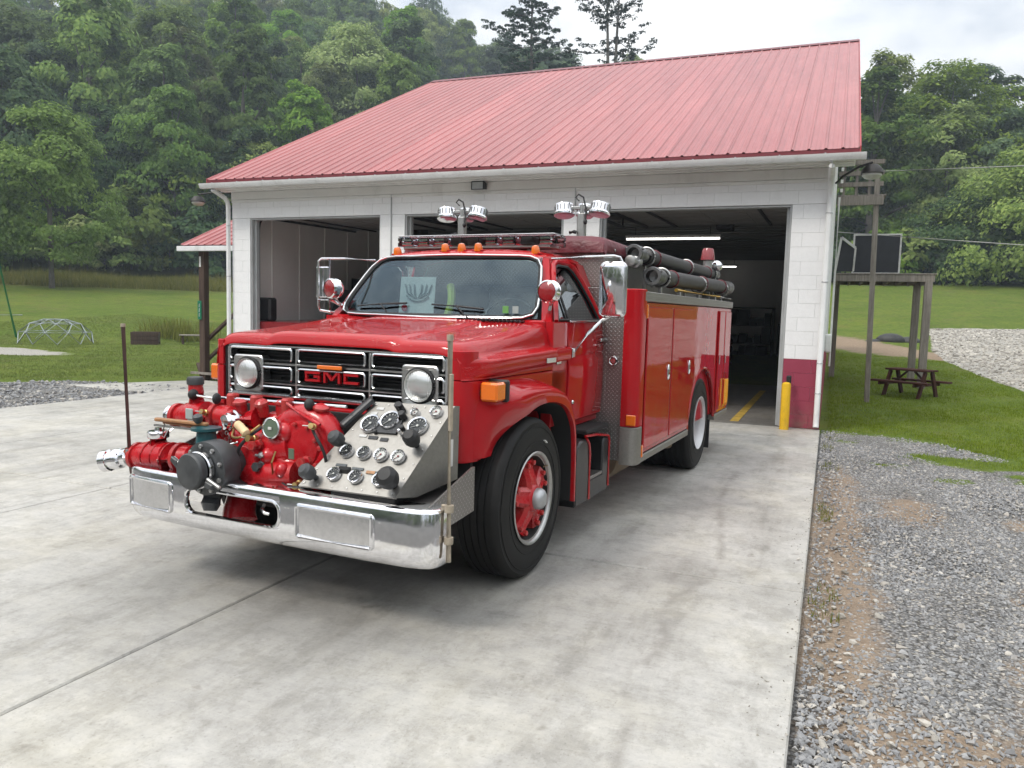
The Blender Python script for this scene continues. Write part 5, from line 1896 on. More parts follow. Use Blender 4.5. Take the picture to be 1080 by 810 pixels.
def doors():
    for s in (-1, 1):
        # lower skin, slightly barrelled
        out = [(.872, .865), (.862, 1.585), (1.63, 1.585), (1.70, 1.34), (1.712, 1.10), (1.69, .93), (1.64, .865)]
        rings = []
        for z in (.865, .93, 1.05, 1.20, 1.30, 1.34, 1.37, 1.45, 1.54, 1.585):
            f = lambda z: .958 + .018 * math.sin(math.pi * min(1, max(0, (z - .80) / .78))) - (.012 if 1.31 < z < 1.36 else 0) - max(0, z - 1.37) * .03
            y0 = float(np.interp(z, [.865, 1.2, 1.585], [.872, .885, .865]))
            y1 = float(np.interp(z, [.865, .93, 1.10, 1.34, 1.585], [1.63, 1.685, 1.712, 1.70, 1.625]))
            x = f(z)
            rings.append([(s * .90, y0, z), (s * (x - .008), y0, z), (s * x, y0 + .012, z), (s * x, (y0 + y1) / 2, z), (s * x, y1 - .012, z), (s * (x - .008), y1, z), (s * .90, y1, z)])
        d = P('cab_door', MB().loft(rings, True, True), 'red_paint')
        # window frame, leaning in towards the roof
        def q(y, z): return (s * (.952 - (z - 1.585) * .44), y, z)
        fr = MB()
        loop = [q(.665, 1.592), q(.78, 1.72), q(.90, 1.88), q(1.0, 1.99), q(1.08, 2.022), q(1.30, 2.022), q(1.40, 1.985), q(1.47, 1.90), q(1.545, 1.74), q(1.595, 1.592)]
        fr.tube(loop, [.016, .018, .020, .022, .022, .024, .028, .028, .028, .026], 8)
        P('window_frame', fr, 'red_paint', d)
        ins = [q(.70, 1.60), q(.80, 1.735), q(.91, 1.885), q(.985, 1.965), q(1.08, 1.995), q(1.28, 1.995), q(1.36, 1.96), q(1.43, 1.88), q(1.51, 1.74), q(1.55, 1.60)]
        P('side_glass', MB().sheet([(x - s * .012, y, z) for x, y, z in ins], .005), 'side_window_glass', d)
        P('window_seal', MB().tube([(x + s * .004, y, z) for x, y, z in ins], .010, 6, closed=True), 'rubber_black', d)
        P('belt_trim', MB().bar((s * .968, .88, 1.588), (s * .968, 1.60, 1.592), .012, .014, .003), 'chrome_trim', d)
        P('vent_bar', MB().bar(q(.90, 1.60), q(.93, 1.90), .016, .012), 'rubber_black', d)
        h = MB().box(s * .976, s * .996, 1.50, 1.62, 1.432, 1.456, .006).cyl((s * .97, 1.50, 1.40), (s * .985, 1.50, 1.40), .012, 10)
        P('door_handle', h, 'chrome_trim', d)
        P('reflector', MB().lathe([(.017, 0), (.012, .008), (.001, .010)], (s * .974, .965, 1.005), (s, 0, 0), 12), 'chrome_trim', d)
doors()

def mirrors():
    # driver side mirror seen from its polished back
    m = MB()
    pts = rrect(1.085, 1.275, 1.632, 2.02, .035)
    m.loft([[(x, 1.16, z) for x, z in inset(pts, .012)], [(x, 1.168, z) for x, z in pts], [(x, 1.19, z) for x, z in pts], [(x, 1.196, z) for x, z in inset(pts, .02)]], True, True)
    mr = P('side_mirror', m, 'chrome')
    P('mirror_rim', MB().tube([(x, 1.175, z) for x, z in pts], .010, 6, closed=True), 'chrome_trim', mr)
    fr = MB()
    fr.tube([(.78, .95, 2.035), (1.0, 1.05, 2.055), (1.18, 1.17, 2.07), (1.22, 1.19, 2.06), (1.24, 1.19, 2.02)], .011, 8)
    fr.tube([(.985, .92, 1.372), (1.04, 1.05, 1.50), (1.10, 1.18, 1.60), (1.16, 1.19, 1.635)], .012, 8)
    fr.tube([(.96, 1.42, 1.52), (1.03, 1.32, 1.545), (1.08, 1.21, 1.60)], .009, 8)
    fr.box(.968, .992, .895, .945, 1.33, 1.40, .006)
    P('mirror_bracket', fr, 'chrome_trim', mr)
    # passenger side bracket, mirror edge-on
    f2 = MB()
    f2.tube([(-.76, .95, 2.03), (-.90, .74, 2.03), (-1.02, .60, 2.02), (-1.04, .59, 2.0), (-1.04, .59, 1.66), (-1.03, .60, 1.62), (-.93, .66, 1.60)], .010, 8)
    f2.tube([(-.94, .60, 2.02), (-.94, .60, 1.62)], .009, 8)
    f2.tube([(-1.04, .59, 1.70), (-.94, .62, 1.70), (-.86, .66, 1.66)], .012, 8)
    lm = P('mirror_bracket', f2, 'chrome_trim')
    P('side_mirror', MB().box(-1.09, -.965, .615, .632, 1.72, 1.96, .008), 'chrome', lm)
    for s in (-1, 1):
        c = Vector((s * .914, .56, 1.79))
        d = Vector((s * -.10 if s > 0 else -.25, -1, .02)).normalized()
        b = MB().lathe([(.068, .0), (.077, .006), (.079, .024), (.074, .028), (.074, .060), (.079, .064), (.072, .085), (.045, .115), (.004, .128)], c - d * -.0, -d, 24, False)
        sl = P('spotlight', b, 'chrome')
        P('lens', MB().lathe([(.067, .004), (.05, -.006), (.02, -.012), (.001, -.013)], c, -d, 22, False), 'red_lens', sl)
        P('spotlight_stalk', MB().tube([c - d * .07 - Vector((0, 0, .07)), c - d * .09 - Vector((s * .02, 0, .12)), Vector((s * .87, .72, 1.62))], .013, 8), 'chrome_trim', sl)
mirrors()

def lightbar():
    b = MB().box(-.66, .66, 1.20, 1.40, 2.135, 2.155, .008)
    lb = P('light_bar', b, 'dull_alloy')
    P('bar_cover', MB().prism(rrect(-.715, .715, 1.17, 1.43, .05), 'z', 2.196, 2.238, .012), 'lamp_glass', lb)
    P('bar_base', MB().prism(rrect(-.715, .715, 1.17, 1.43, .05), 'z', 2.156, 2.195, .006), 'lamp_glass', lb)
    P('bar_top', MB().box(-.70, .70, 1.185, 1.415, 2.239, 2.247, .003), 'chrome_trim', lb)
    for k in range(9):
        x = -.62 + k * .155
        P('lamp_module', MB().box(x - .055, x + .055, 1.195, 1.33, 2.162, 2.228, .012), 'chrome' if k in (0, 1, 2, 5, 6, 8) else 'black_plastic', lb)
    for x in (-.48, .48):
        P('foot', MB().box(x - .03, x + .03, 1.24, 1.36, 2.10, 2.134, .006), 'dull_alloy', lb)
lightbar()

# ---------------------------------------------------------------- rear body
BX = 1.262
def rear_body():
    m = MB()
    m.box(-1.225, 1.225, 1.68, 5.60, .52, 1.74, .01)
    body = P('equipment_body', m, 'red_stripe')
    y0, y1, z0, z1 = 1.66, 5.62, .46, 1.752
    arch = [(4.13 + .66 * math.cos(t), .50 + .60 * math.sin(t)) for t in [R(a) for a in range(180, -1, -15)]]
    arch = [(max(3.47, min(4.79, y)), max(z, .5)) for y, z in arch]
    for s in (-1, 1):
        poly = [(y0, .52)] + [(3.47, .52)] + arch[1:-1] + [(4.79, .52), (y1, .52), (y1, z1), (y0, z1)]
        P('side_panel', MB().prism(poly, 'x', s * 1.226, s * BX, .006), 'red_paint', body)
        # compartment doors stand proud of the side skin
        for k, (a, b, zb) in enumerate(((1.80, 2.60, .56), (2.64, 3.42, .56), (4.84, 5.16, .56), (5.20, 5.56, .56))):
            d = P('compartment_door', MB().box(s * (BX + .001), s * (BX + .020), a, b, zb, 1.715, .008), 'red_paint', body)
            if k < 2:
                hx = s * (BX + .024)
                hy = b - .10
                h = MB().tube([(hx, hy + .026 * math.cos(t), 1.15 + .062 * math.sin(t)) for t in [2 * math.pi * i / 16 for i in range(16)]], .008, 6, closed=True)
                P('handle', h, 'chrome_trim', d)
                P('latch', MB().prism([(hy + .022 * math.cos(t), 1.15 + .056 * math.sin(t)) for t in [2 * math.pi * i / 16 for i in range(16)]], 'x', s * (BX + .014), s * (BX + .022)), 'dull_alloy', d)
            else:
                P('handle', MB().box(s * (BX + .02), s * (BX + .032), a + .03, a + .06, 1.10, 1.20, .005), 'chrome_trim', d)
        P('hinge_strip', MB().box(s * (BX + .002), s * (BX + .012), 2.606, 2.634, .56, 1.715, .003), 'dull_alloy', body)
        P('wheel_cutout', MB().tube([(s * (BX - .004), y, z) for y, z in arch], .016, 8), 'red_stripe', body)
        P('lower_rail', MB().box(s * 1.20, s * (BX + .012), 1.74, 3.46, .455, .515, .006), 'brushed_steel', body)
        P('lower_rail', MB().box(s * 1.20, s * (BX + .012), 4.80, y1, .455, .515, .006), 'brushed_steel', body)
        P('top_rail', MB().box(s * .98, s * (BX + .018), 1.70, 5.64, 1.756, 1.835, .006), 'diamond_plate', body)
        # rounded red corner post and polished corner below it
        cp = [(s * 1.14, 1.60), (s * 1.215, 1.60), (s * 1.25, 1.612), (s * 1.272, 1.64), (s * 1.278, 1.67), (s * 1.278, 1.745), (s * 1.14, 1.745)]
        P('corner_post', MB().prism(cp, 'z', .76, 1.85, .006), 'red_paint', body)
        P('corner_plate', MB().prism(cp, 'z', .455, .757, .004), 'brushed_steel', body)
        for ya, za, zb in ((1.752, 1.62, 1.735), (1.752, .50, .60)):
            P('side_marker', MB().box(s * (BX + .001), s * (BX + .024), ya, ya + .035, za, zb, .006), 'amber_lens', body)
        P('side_marker', MB().box(s * 1.19, s * 1.268, 1.585, 1.599, .775, .86, .006), 'amber_lens', body)
        P('rear_reflector', MB().box(s * (BX + .021), s * (BX + .030), 5.26, 5.52, .60, .90, .006), 'amber_lens', body)
        P('rear_reflector', MB().box(s * (BX + .021), s * (BX + .029), 5.02, 5.08, .60, .90, .006), 'amber_lens', body)
        m = MB().box(s * .86, s * 1.22, 4.82, 4.84, .12, .72, .004)
        P('mud_flap', m, 'rubber_black', body)
        P('wheel_box', MB().box(s * .66, s * .70, 3.5, 4.76, .5, 1.12).box(s * .70, s * 1.222, 3.47, 4.79, 1.11, 1.13), 'under_dark', body)
    P('front_plate', MB().box(-1.138, 1.138, 1.62, 1.678, .48, 1.86, .004), 'diamond_plate', body)
    lt = MB().torus((1.06, 1.61, 1.28), (0, 1, 0), .032, .008, 18, 8).cyl((1.06, 1.62, 1.28), (1.06, 1.605, 1.28), .022, 14)
    P('intake_cap', lt, 'chrome_trim', body)
    h = MB()
    h.box(-.92, .92, 1.78, 5.50, 1.845, 2.14, .01)
    P('hose_bed', h, 'brushed_steel', body)
    P('bed_front', MB().box(-.93, .93, 1.70, 1.775, 1.862, 2.14, .006), 'diamond_plate', body)
    P('tail_board', MB().box(-1.2, 1.2, 5.66, 6.0, .46, .52, .008), 'diamond_plate', body)
    P('rear_panel', MB().box(-1.24, 1.24, 5.605, 5.635, .52, 1.75, .006), 'red_paint', body)
rear_body()

def towers():
    for x in (-.578, .590):
        m = MB()
        m.box(x - .035, x + .035, 2.02, 2.08, 2.14, 2.50, .008)
        m.cyl((x, 2.05, 2.50), (x, 2.05, 2.57), .022, 12)
        m.bar((x - .18, 2.05, 2.545), (x + .18, 2.05, 2.545), .03, .03, .006)
        tw = P('light_tower', m, 'dull_alloy')
        kn = MB().tube([(x - .09, 2.01, 2.335), (x - .05, 2.0, 2.34), (x - .03, 2.01, 2.335)], .016, 8).sphere((x + .055, 1.99, 2.42), .018, 10, 8, (1, 1, 1.3))
        P('tower_knob', kn, 'black_plastic', tw)
        k = 0
        for dx, dy, r, tilt in ((-.158, -.01, .083, (-.10, .16, 1)), (0, .07, .070, (.0, .16, 1)), (.158, -.01, .083, (.12, .18, 1))):
            c = Vector((x + dx, 2.05 + dy, 2.485))
            a = Vector(tilt).normalized()
            b = MB().lathe([(r * .2, -.012), (r * .9, -.010), (r * 1.10, .0), (r * 1.12, .014), (r * 1.02, .022), (r, .03), (r * .985, .085), (r * .96, .095), (r * .2, .108), (.001, .109)], c, a, 26, False)
            fl = P('flood_lamp', b, 'chrome', tw)
            P('lens', MB().lathe([(.001, -.016), (r * .9, -.012)], c, a, 22, False), 'lamp_glass', fl)
            rr = MB()
            for j in range(16):
                t = 2 * math.pi * j / 16
                ux, uy, _ = frame(a)
                q = c + (ux * math.cos(t) + uy * math.sin(t)) * (r + .001)
                rr.bar(q + a * .035, q + a * .080, .008, .004)
            P('cooling_fin', rr, 'dark_alloy', fl)
        w = MB().tube([(x - .02, 2.03, 2.60), (x - .05, 2.02, 2.63), (x - .02, 2.01, 2.655), (x + .02, 2.02, 2.63), (x + .03, 2.03, 2.58), (x + .06, 2.0, 2.50), (x + .055, 1.99, 2.44)], .007, 6)
        P('lamp_wire', w, 'rubber_black', tw)
towers()

def beacon():
    b = P('beacon', MB().lathe([(.088, 0), (.086, .02), (.072, .115), (.062, .14), (.02, .15), (.001, .151)], (.99, 5.40, 2.335), (0, 0, 1), 20, True), 'red_lens')
    P('beacon_base', MB().cyl((.99, 5.40, 2.14), (.99, 5.40, 2.334), .055, 14, .006), 'dull_alloy', b)
    l = P('rear_lamp', MB().sphere((1.08, 5.52, 2.27), .07, 14, 10, (1, .8, 1)), 'chrome')
    P('lamp_stalk', MB().tube([(1.08, 5.52, 2.2), (1.06, 5.52, 2.0), (1.06, 5.5, 1.836)], .016, 8), 'chrome_trim', l)
beacon()

def step_box():
    # fuel tank step below the door: black shell with red edged cut-out
    poly = [(.80, .27), (.78, .60), (.80, .69), (.86, .735), (.98, .74), (1.04, .70), (1.06, .62), (1.065, .42), (1.36, .42), (1.365, .66), (1.40, .70), (1.48, .70), (1.50, .66), (1.50, .27)]
    m = MB().prism(poly, 'x', .60, 1.085, .012)
    m.box(.60, 1.05, 1.05, 1.37, .421, .72)
    m.bm.verts.ensure_lookup_table()
    sb = P('step_tank', MB().prism(poly, 'x', .60, 1.085, .012), 'black_paint')
    P('tank_back', MB().box(.58, .72, 1.0, 1.42, .42, .78), 'under_dark', sb)
    P('step_tread', MB().box(.74, 1.088, 1.07, 1.355, .421, .445, .004), 'diamond_plate', sb)
    for pts in ([(1.06, .28), (1.058, .62), (1.035, .70), (.98, .742)], [(1.505, .30), (1.503, .66), (1.475, .703), (1.2, .745), (.95, .765)]):
        P('red_edge', MB().tube([(1.088, y, z) for y, z in pts], .010, 6), 'red_paint', sb)
    P('tank_top', MB().box(.62, 1.08, 1.0, 1.5, .765, .80, .008), 'under_dark', sb)
    P('step_tank', MB().box(-1.08, -.6, .8, 1.5, .28, .74, .05), 'black_paint')
step_box()

# ---------------------------------------------------------------- wheels
def wheel_mesh(front):
    parts = {}
    W = .27
    # tyre profile: (radius, x), outer face at x=+W/2
    h = W / 2
    t = MB()
    prof = [(.275, h - .02), (.285, h - .004), (.31, h + .002), (.36, h + .006), (.40, h + .004), (.43, h - .002), (.455, h - .006), (.468, h - .004), (.480, h - .012), (.494, h - .028), (.500, h - .042)]
    tread = []
    x = h - .042
    for g in range(5):
        a, b = x, x - .034
        tread += [(.5005 if g else .5, a - .001), (.5005, b)]
        if g < 4:
            tread += [(.490, b - .002), (.490, b - .009)]
        x = b - .0115
    full = prof + tread + [(r, -xx) for r, xx in reversed(prof)]
    t.lathe(full, (0, 0, 0), (1, 0, 0), 56, False)
    # raised rings on the sidewall
    for rr in (.345, .442):
        t.torus((h + (.006 if rr < .4 else -.002), 0, 0), (1, 0, 0), rr, .003, 56, 6)
    parts['tyre'] = t.mesh('tyre', MATS['tyre_rubber'], 30)
    return parts

TYRE = wheel_mesh(True)['tyre']
def front_wheel(x, y, s):
    w = bpy.data.objects.new('front_wheel', None)
    COL.objects.link(w); w.parent = truck
    w.location = (x, y, .50); w.rotation_euler = (0, 0, 0 if s > 0 else math.pi)
    w.empty_display_size = .2
    obj('tyre', TYRE, None, w)
    h = .135
    r = MB().lathe([(.262, h - .012), (.284, h - .003), (.292, h + .008), (.286, h + .013), (.276, h + .009), (.267, h - .002), (.266, h - .012), (.262, h - .012)], (0, 0, 0), (1, 0, 0), 56, False)
    obj('rim', r, MATS['dull_alloy'], w)
    obj('rim_well', MB().lathe([(.2645, h - .012), (.256, h - .03), (.250, -.05), (.001, -.055)], (0, 0, 0), (1, 0, 0), 32, False), MATS['under_dark'], w)
    sp = MB()
    sp.lathe([(.09, -.05), (.108, .03), (.102, .10), (.082, .150), (.070, .160)], (0, 0, 0), (1, 0, 0), 28, True)
    for k in range(5):
        t = 2 * math.pi * k / 5 + R(96)
        c, s_ = math.cos(t), math.sin(t)
        def pt(u, v, xx): return (xx, u * c - v * s_, u * s_ + v * c)
        rings = []
        for u, wd, xa, xb in ((.07, .072, .02, .150), (.12, .066, .02, .142), (.165, .062, .03, .128), (.205, .068, .04, .118), (.236, .080, .05, .120)):
            rings.append([pt(u, -wd, xa), pt(u, -wd * .92, xb - .022), pt(u, -wd * .55, xb), pt(u, -wd * .22, xb - .008), pt(u, wd * .22, xb - .008), pt(u, wd * .55, xb), pt(u, wd * .92, xb - .022), pt(u, wd, xa)])
        sp.loft(rings, True, True)
        for v in (-.040, .040):
            sp.lathe([(.017, 0), (.017, .022), (.010, .026)], pt(.216, v, .112), (1, 0, 0), 6, True)
    obj('spoke_hub', sp, MATS['red_pump'], w, 40)
    obj('hub_cap', MB().lathe([(.066, .155), (.066, .185), (.058, .202), (.040, .216), (.018, .222), (.001, .223)], (0, 0, 0), (1, 0, 0), 28, False), MATS['galvanised'], w)
    obj('valve', MB().tube([(h - .02, .20, .16), (h + .005, .215, .172)], .006, 6), MATS['brass'], w)
    obj('balance_weight', MB().bar((h + .012, .13, .345), (h + .012, .165, .325), .012, .006), MATS['gauge_white'], w)
def rear_wheel(x, y, s):
    w = bpy.data.objects.new('rear_wheel', None)
    COL.objects.link(w); w.parent = truck
    w.location = (x, y, .50); w.rotation_euler = (0, 0, 0 if s > 0 else math.pi)
    w.empty_display_size = .2
    obj('tyre', TYRE, None, w)
    o = obj('tyre', TYRE, None, w); o.location = (-.32, 0, 0)
    h = .135
    r = MB().lathe([(.270, h - .01), (.285, h + .002), (.288, h + .010), (.278, h + .012), (.262, h - .01), (.250, h - .06), (.240, -.05), (.215, -.085), (.16, -.095), (.11, -.085), (.10, -.03), (.098, .02), (.085, .035), (.001, .04)], (0, 0, 0), (1, 0, 0), 40, False)
    obj('rim', r, MATS['wheel_white'], w)
    n = MB()
    for k in range(10):
        t = 2 * math.pi * k / 10
        n.lathe([(.014, 0), (.014, .03), (.009, .034)], (-.092, .138 * math.cos(t), .138 * math.sin(t)), (1, 0, 0), 6)
    obj('wheel_nut', n, MATS['dull_alloy'], w)
front_wheel(.945, .05, 1)
front_wheel(-.945, .05, -1)
rear_wheel(1.105, 4.13, 1)
rear_wheel(-1.105, 4.13, -1)
# ---------------------------------------------------------------- bumper
mat_chrome('plate_chrome', (.70, .70, .71), .16, .10)
def bumper():
    # plan of the face, then sections of it
    plan = [(-1.085, -.98), (-1.083, -1.03), (-1.075, -1.075), (-1.05, -1.11), (-1.0, -1.135), (-.92, -1.152), (-.70, -1.165), (-.54, -1.17), (-.30, -1.172), (.0, -1.172), (.15, -1.172), (.30, -1.17), (.70, -1.165), (.92, -1.152), (1.0, -1.135), (1.05, -1.11), (1.075, -1.075), (1.083, -1.03), (1.085, -.98)]
    def strip(name, pts, zs, mat='chrome', parent=None, inner=.02):
        """zs: list of (inset, z)"""
        rings = []
        for (x, y) in pts:
            c = Vector((x, y))
            sg = 1 if x > 0 else -1
            n = Vector((0, -1)) if abs(x) < .93 else Vector((sg * .35, -1)) if abs(x) < 1.02 else Vector((sg * .8, -1)) if abs(x) < 1.06 else Vector((sg * 1, -.5)) if abs(x) < 1.08 else Vector((sg, 0))
            n.normalize()
            rings.append([(x - n.x * i, y - n.y * i, z) for i, z in zs])
        return P(name, MB().loft(rings, True, True), mat, parent, 30)
    seg = lambda a, b: [p for p in plan if a - 1e-6 <= p[0] <= b + 1e-6]
    up = [(.16, .668), (.030, .674), (.016, .671), (.006, .664), (.0, .652)]
    dn = [(.0, .452), (.003, .420), (.012, .392), (.030, .372), (.070, .362), (.070, .374), (.035, .39), (.026, .45)]
    back = [(.045, .652), (.16, .652)]
    ends = [-1.2, -.54, .15, 1.2]
    bp = strip('bumper', seg(-1.2, -.54), up + dn + [(.026, .64)] + back)
    strip('bumper_face', seg(.15, 1.2), up + dn + [(.026, .64)] + back, 'chrome', bp)
    strip('bumper_bridge', seg(-.54, .15), up + [(.0, .614), (.004, .610), (.026, .610), (.026, .64)] + back, 'chrome', bp)
    strip('bumper_lip', seg(-.54, .15), [(.026, .468), (.004, .468), (.0, .464)] + dn, 'chrome', bp)
    # rolled rim round the pump cut-out
    r = rrect(-.54, .15, .468, .612, .06, 5)
    rim = MB()
    rim.tube([(x, -1.166, z) for x, z in r], .012, 8, closed=True)
    # filled corners of the cut-out
    P('slot_rim', rim, 'chrome', bp)
    for xc, zc, sx, sz in ((-.54, .612, 1, -1), (-.54, .468, 1, 1), (.15, .612, -1, -1), (.15, .468, -1, 1)):
        pts = [(xc, zc)]
        for i in range(6):
            t = R(90) * i / 5
            pts.append((xc + sx * (.06 - .06 * math.sin(t)), zc + sz * (.06 - .06 * math.cos(t))))
        P('slot_corner', MB().prism(pts, 'y', -1.1695, -1.14), 'chrome', bp)
    # two framed plates pressed into the face
    for a, b in ((-1.02, -.66), (.27, .74)):
        q = rrect(a, b, .450, .612, .014, 3)
        yy = lambda x: float(np.interp(x, [p[0] for p in plan[4:15]], [p[1] for p in plan[4:15]])) + .0
        P('plate_frame', MB().tube([(x, yy(x) - .002, z) for x, z in q], .013, 8, closed=True), 'chrome', bp)
        P('face_plate', MB().loft([[(a + (b - a) * i / 6, yy(a + (b - a) * i / 6) - .004, z) for i in range(7)] for z in (.450, .612)], False, False), 'plate_chrome', bp)
    bolts = MB()
    for x in (.19, .21, .78, -1.04):
        for z in (.50, .59):
            bolts.sphere((x, float(np.interp(x, [p[0] for p in plan[4:15]], [p[1] for p in plan[4:15]])) + .006, z), .012, 10, 6, (1, .6, 1))
    P('bumper_bolt', bolts, 'chrome', bp)
    # deck between bumper and nose
    d = MB()
    d.box(-1.02, 1.0, -1.12, -.58, .640, .654, .003)
    P('pump_deck', d, 'diamond_plate', bp)
    m = MB()
    m.prism([(-1.13, .655), (-.62, .80), (-.60, .80), (-.60, .555), (-.84, .535), (-1.0, .60)], 'x', 1.0, 1.012)
    P('splash_plate', m, 'diamond_plate', bp)
    m = MB().prism([(-1.13, .655), (-.62, .80), (-.60, .80), (-.60, .555), (-.84, .535)], 'x', -1.012, -1.0)
    P('splash_plate', m, 'diamond_plate', bp)
    # marker rods at both corners
    a = P('marker_rod', MB().tube([(-1.165, -1.06, 1.495), (-1.135, -1.055, .70), (-1.125, -1.05, .60)], [.012, .012, .012], 10), 'pole_brown')
    P('rod_clamp', MB().cyl((-1.135, -1.055, .70), (-1.137, -1.055, .75), .022, 12).box(-1.13, -1.05, -1.06, -1.045, .71, .74, .004), 'dull_alloy', a)
    P('rod_cap', MB().cyl((-1.165, -1.06, 1.495), (-1.165, -1.06, 1.515), .014, 10), 'pole_pale', a)
    a = P('marker_rod', MB().tube([(1.085, -1.02, 1.50), (1.112, -1.045, .41)], .0135, 10), 'pole_pale')
    c = MB()
    for z in (.66, .50):
        c.cyl((1.110, -1.043, z), (1.110, -1.043, z + .035), .023, 12)
        c.box(1.06, 1.11, -1.04, -1.02, z + .002, z + .032, .004)
    P('rod_clamp', c, 'pole_pale', a)
    P('rod_cap', MB().cyl((1.085, -1.02, 1.50), (1.084, -1.02, 1.53), .017, 10), 'pole_pale', a)
    P('reflector_strip', MB().box(1.095, 1.110, -1.045, -1.020, 1.06, 1.34, .003), 'pole_pale', a)
bumper()

# ---------------------------------------------------------------- gauge panel
def gauge_panel():
    A, B = Vector((.385, -.645, 1.115)), Vector((.905, -.645, 1.130))     # top edge
    D, Cc = Vector((.195, -1.075, .690)), Vector((.815, -1.075, .700))    # bottom edge
    n = (B - A).cross(D - A).normalized()
    if n.y > 0: n = -n
    def at(px, pz):
        """point on the panel by its x and height"""
        return None
    pl = MB().loft([[A - n * .014, B - n * .014, Cc - n * .014, D - n * .014], [A, B, Cc, D]], True, True)
    gp = P('gauge_panel', pl, 'brushed_steel')
    # sides and foot of the housing
    m = MB()
    E1, E2 = Vector((.910, -.60, 1.125)), Vector((.905, -.60, .72))
    q1 = [B + Vector((.001, 0, 0)), E1, E2, Cc + Vector((.06, .10, -.01)), Cc + Vector((.001, 0, -.001))]
    m.loft([q1, [p - Vector((.012, 0, 0)) for p in q1]], True, True)
    P('panel_side', m, 'brushed_steel', gp)
    lb = MB().box(.899, .904, -.69, -.65, .80, .95, .002)
    P('data_plate', lb, 'gauge_white', gp)
    m = MB().prism([(-.650, 1.105), (-.60, 1.105), (-.60, .66), (-1.06, .66), (-1.06, .685)], 'x', .40, .80)
    P('panel_back', m, 'under_dark', gp)
    u = (B - A).normalized()
    v = n.cross(u).normalized()
    if v.z < 0: v = -v
    def gauge(c, r, dark, parent=gp):
        c = Vector(c)
        c = c - n * (c - A).dot(n)
        m = MB().lathe([(r * 1.0, 0), (r * 1.06, .006), (r * 1.06, .022), (r * 1.0, .028), (r * .86, .024), (r * .86, .014)], c, n, 28, False)
        g = P('gauge', m, 'chrome', parent)
        P('dial', MB().lathe([(r * .87, .013), (.001, .0135)], c, n, 26, False), 'gauge_black' if dark else 'gauge_white', g)
        t = MB()
        k = 11
        for i in range(k):
            a = R(225 - 270 * i / (k - 1))
            d = u * math.cos(a) + v * math.sin(a)
            t.bar(c + n * .0155 + d * r * .62, c + n * .0155 + d * r * (.80), r * .07, .0015)
        P('scale', t, 'gauge_white' if dark else 'gauge_black', g)
        a = R(random.uniform(190, 240))
        d = u * math.cos(a) + v * math.sin(a)
        q = MB().bar(c + n * .018 - d * r * .2, c + n * .018 + d * r * .66, r * .10, .002)
        q.cyl(c + n * .014, c + n * .021, r * .13, 10)
        P('needle', q, 'gauge_white' if dark else 'red_lens', g)
        P('gauge_glass', MB().lathe([(r * .86, .0245), (.001, .0248)], c, n, 24, False), 'dial_glass', g)
    gauge((.445, -.755, .99), .056, True)
    gauge((.560, -.735, 1.018), .058, True)
    gauge((.750, -.75, 1.001), .056, True)
    for x in (.391, .505, .616, .727):
        gauge((x, -.904, .861), .038, x < .6)
    for x in (.391, .533, .684):
        gauge((x, -1.017, .758), .038, True)
    gauge((.691, -.684, 1.061), .024, False)
    gauge((.820, -.675, 1.075), .034, False)
    # control block behind the middle gauge, plus label plates and screws
    def on(x, y):
        c = Vector((x, y, 0)); c.z = A.z - ((c.x - A.x) * n.x + (c.y - A.y) * n.y) / n.z
        return c
    c = MB()
    for x, y, h, r in ((.575, -.675, .045, .022), (.60, -.685, .06, .018), (.63, -.72, .05, .02), (.66, -.775, .03, .014), (.50, -.80, .022, .012)):
        q = on(x, y); c.cyl(q, q + n * h, r, 12, .003)
    P('control_knob', c, 'black_plastic', gp)
    c = MB()
    for x, y, w, d in ((.56, -.76, .15, .12), ):
        q = on(x, y)
        c.loft([[q - u * w / 2 - v * d / 2, q + u * w / 2 - v * d / 2, q + u * w / 2 + v * d / 2, q - u * w / 2 + v * d / 2],
                [q - u * w / 2 - v * d / 2 + n * .012, q + u * w / 2 - v * d / 2 + n * .012, q + u * w / 2 + v * d / 2 + n * .012, q - u * w / 2 + v * d / 2 + n * .012]])
    P('control_box', c, 'gauge_black', gp)
    for x, y, w, d, mt in ((.445, -.68, .05, .018, 'dull_alloy'), (.42, -.705, .045, .02, 'dull_alloy'), (.50, -.825, .06, .02, 'gauge_black'), (.575, -.83, .05, .022, 'gauge_black'), (.395, -.965, .07, .016, 'dash_grey'), (.43, -.82, .05, .015, 'dull_alloy'),
                       (.51, -.975, .075, .016, 'dash_grey'), (.60, -.985, .055, .018, 'varnished_wood'), (.655, -.985, .05, .018, 'dash_grey')):
        q = on(x, y)
        m = MB().loft([[q - u * w / 2 - v * d / 2, q + u * w / 2 - v * d / 2, q + u * w / 2 + v * d / 2, q - u * w / 2 + v * d / 2],
                       [q - u * w / 2 - v * d / 2 + n * .003, q + u * w / 2 - v * d / 2 + n * .003, q + u * w / 2 + v * d / 2 + n * .003, q - u * w / 2 + v * d / 2 + n * .003]])
        P('label_plate', m, mt, gp)
    c = MB()
    for i in range(7):
        t = i / 6
        for a_, b_ in ((A, D), (B, Cc)):
            q = a_.lerp(b_, .04 + .92 * t) + (u if a_ is A else -u) * .022
            c.lathe([(.006, 0), (.005, .004), (.001, .005)], q, n, 8, False)
        for a_, b_, s in ((A, B, -1), (D, Cc, 1)):
            q = a_.lerp(b_, .04 + .92 * t) + v * s * .02
            c.lathe([(.006, 0), (.005, .004), (.001, .005)], q, n, 8, False)
    P('panel_screw', c, 'dull_alloy', gp)
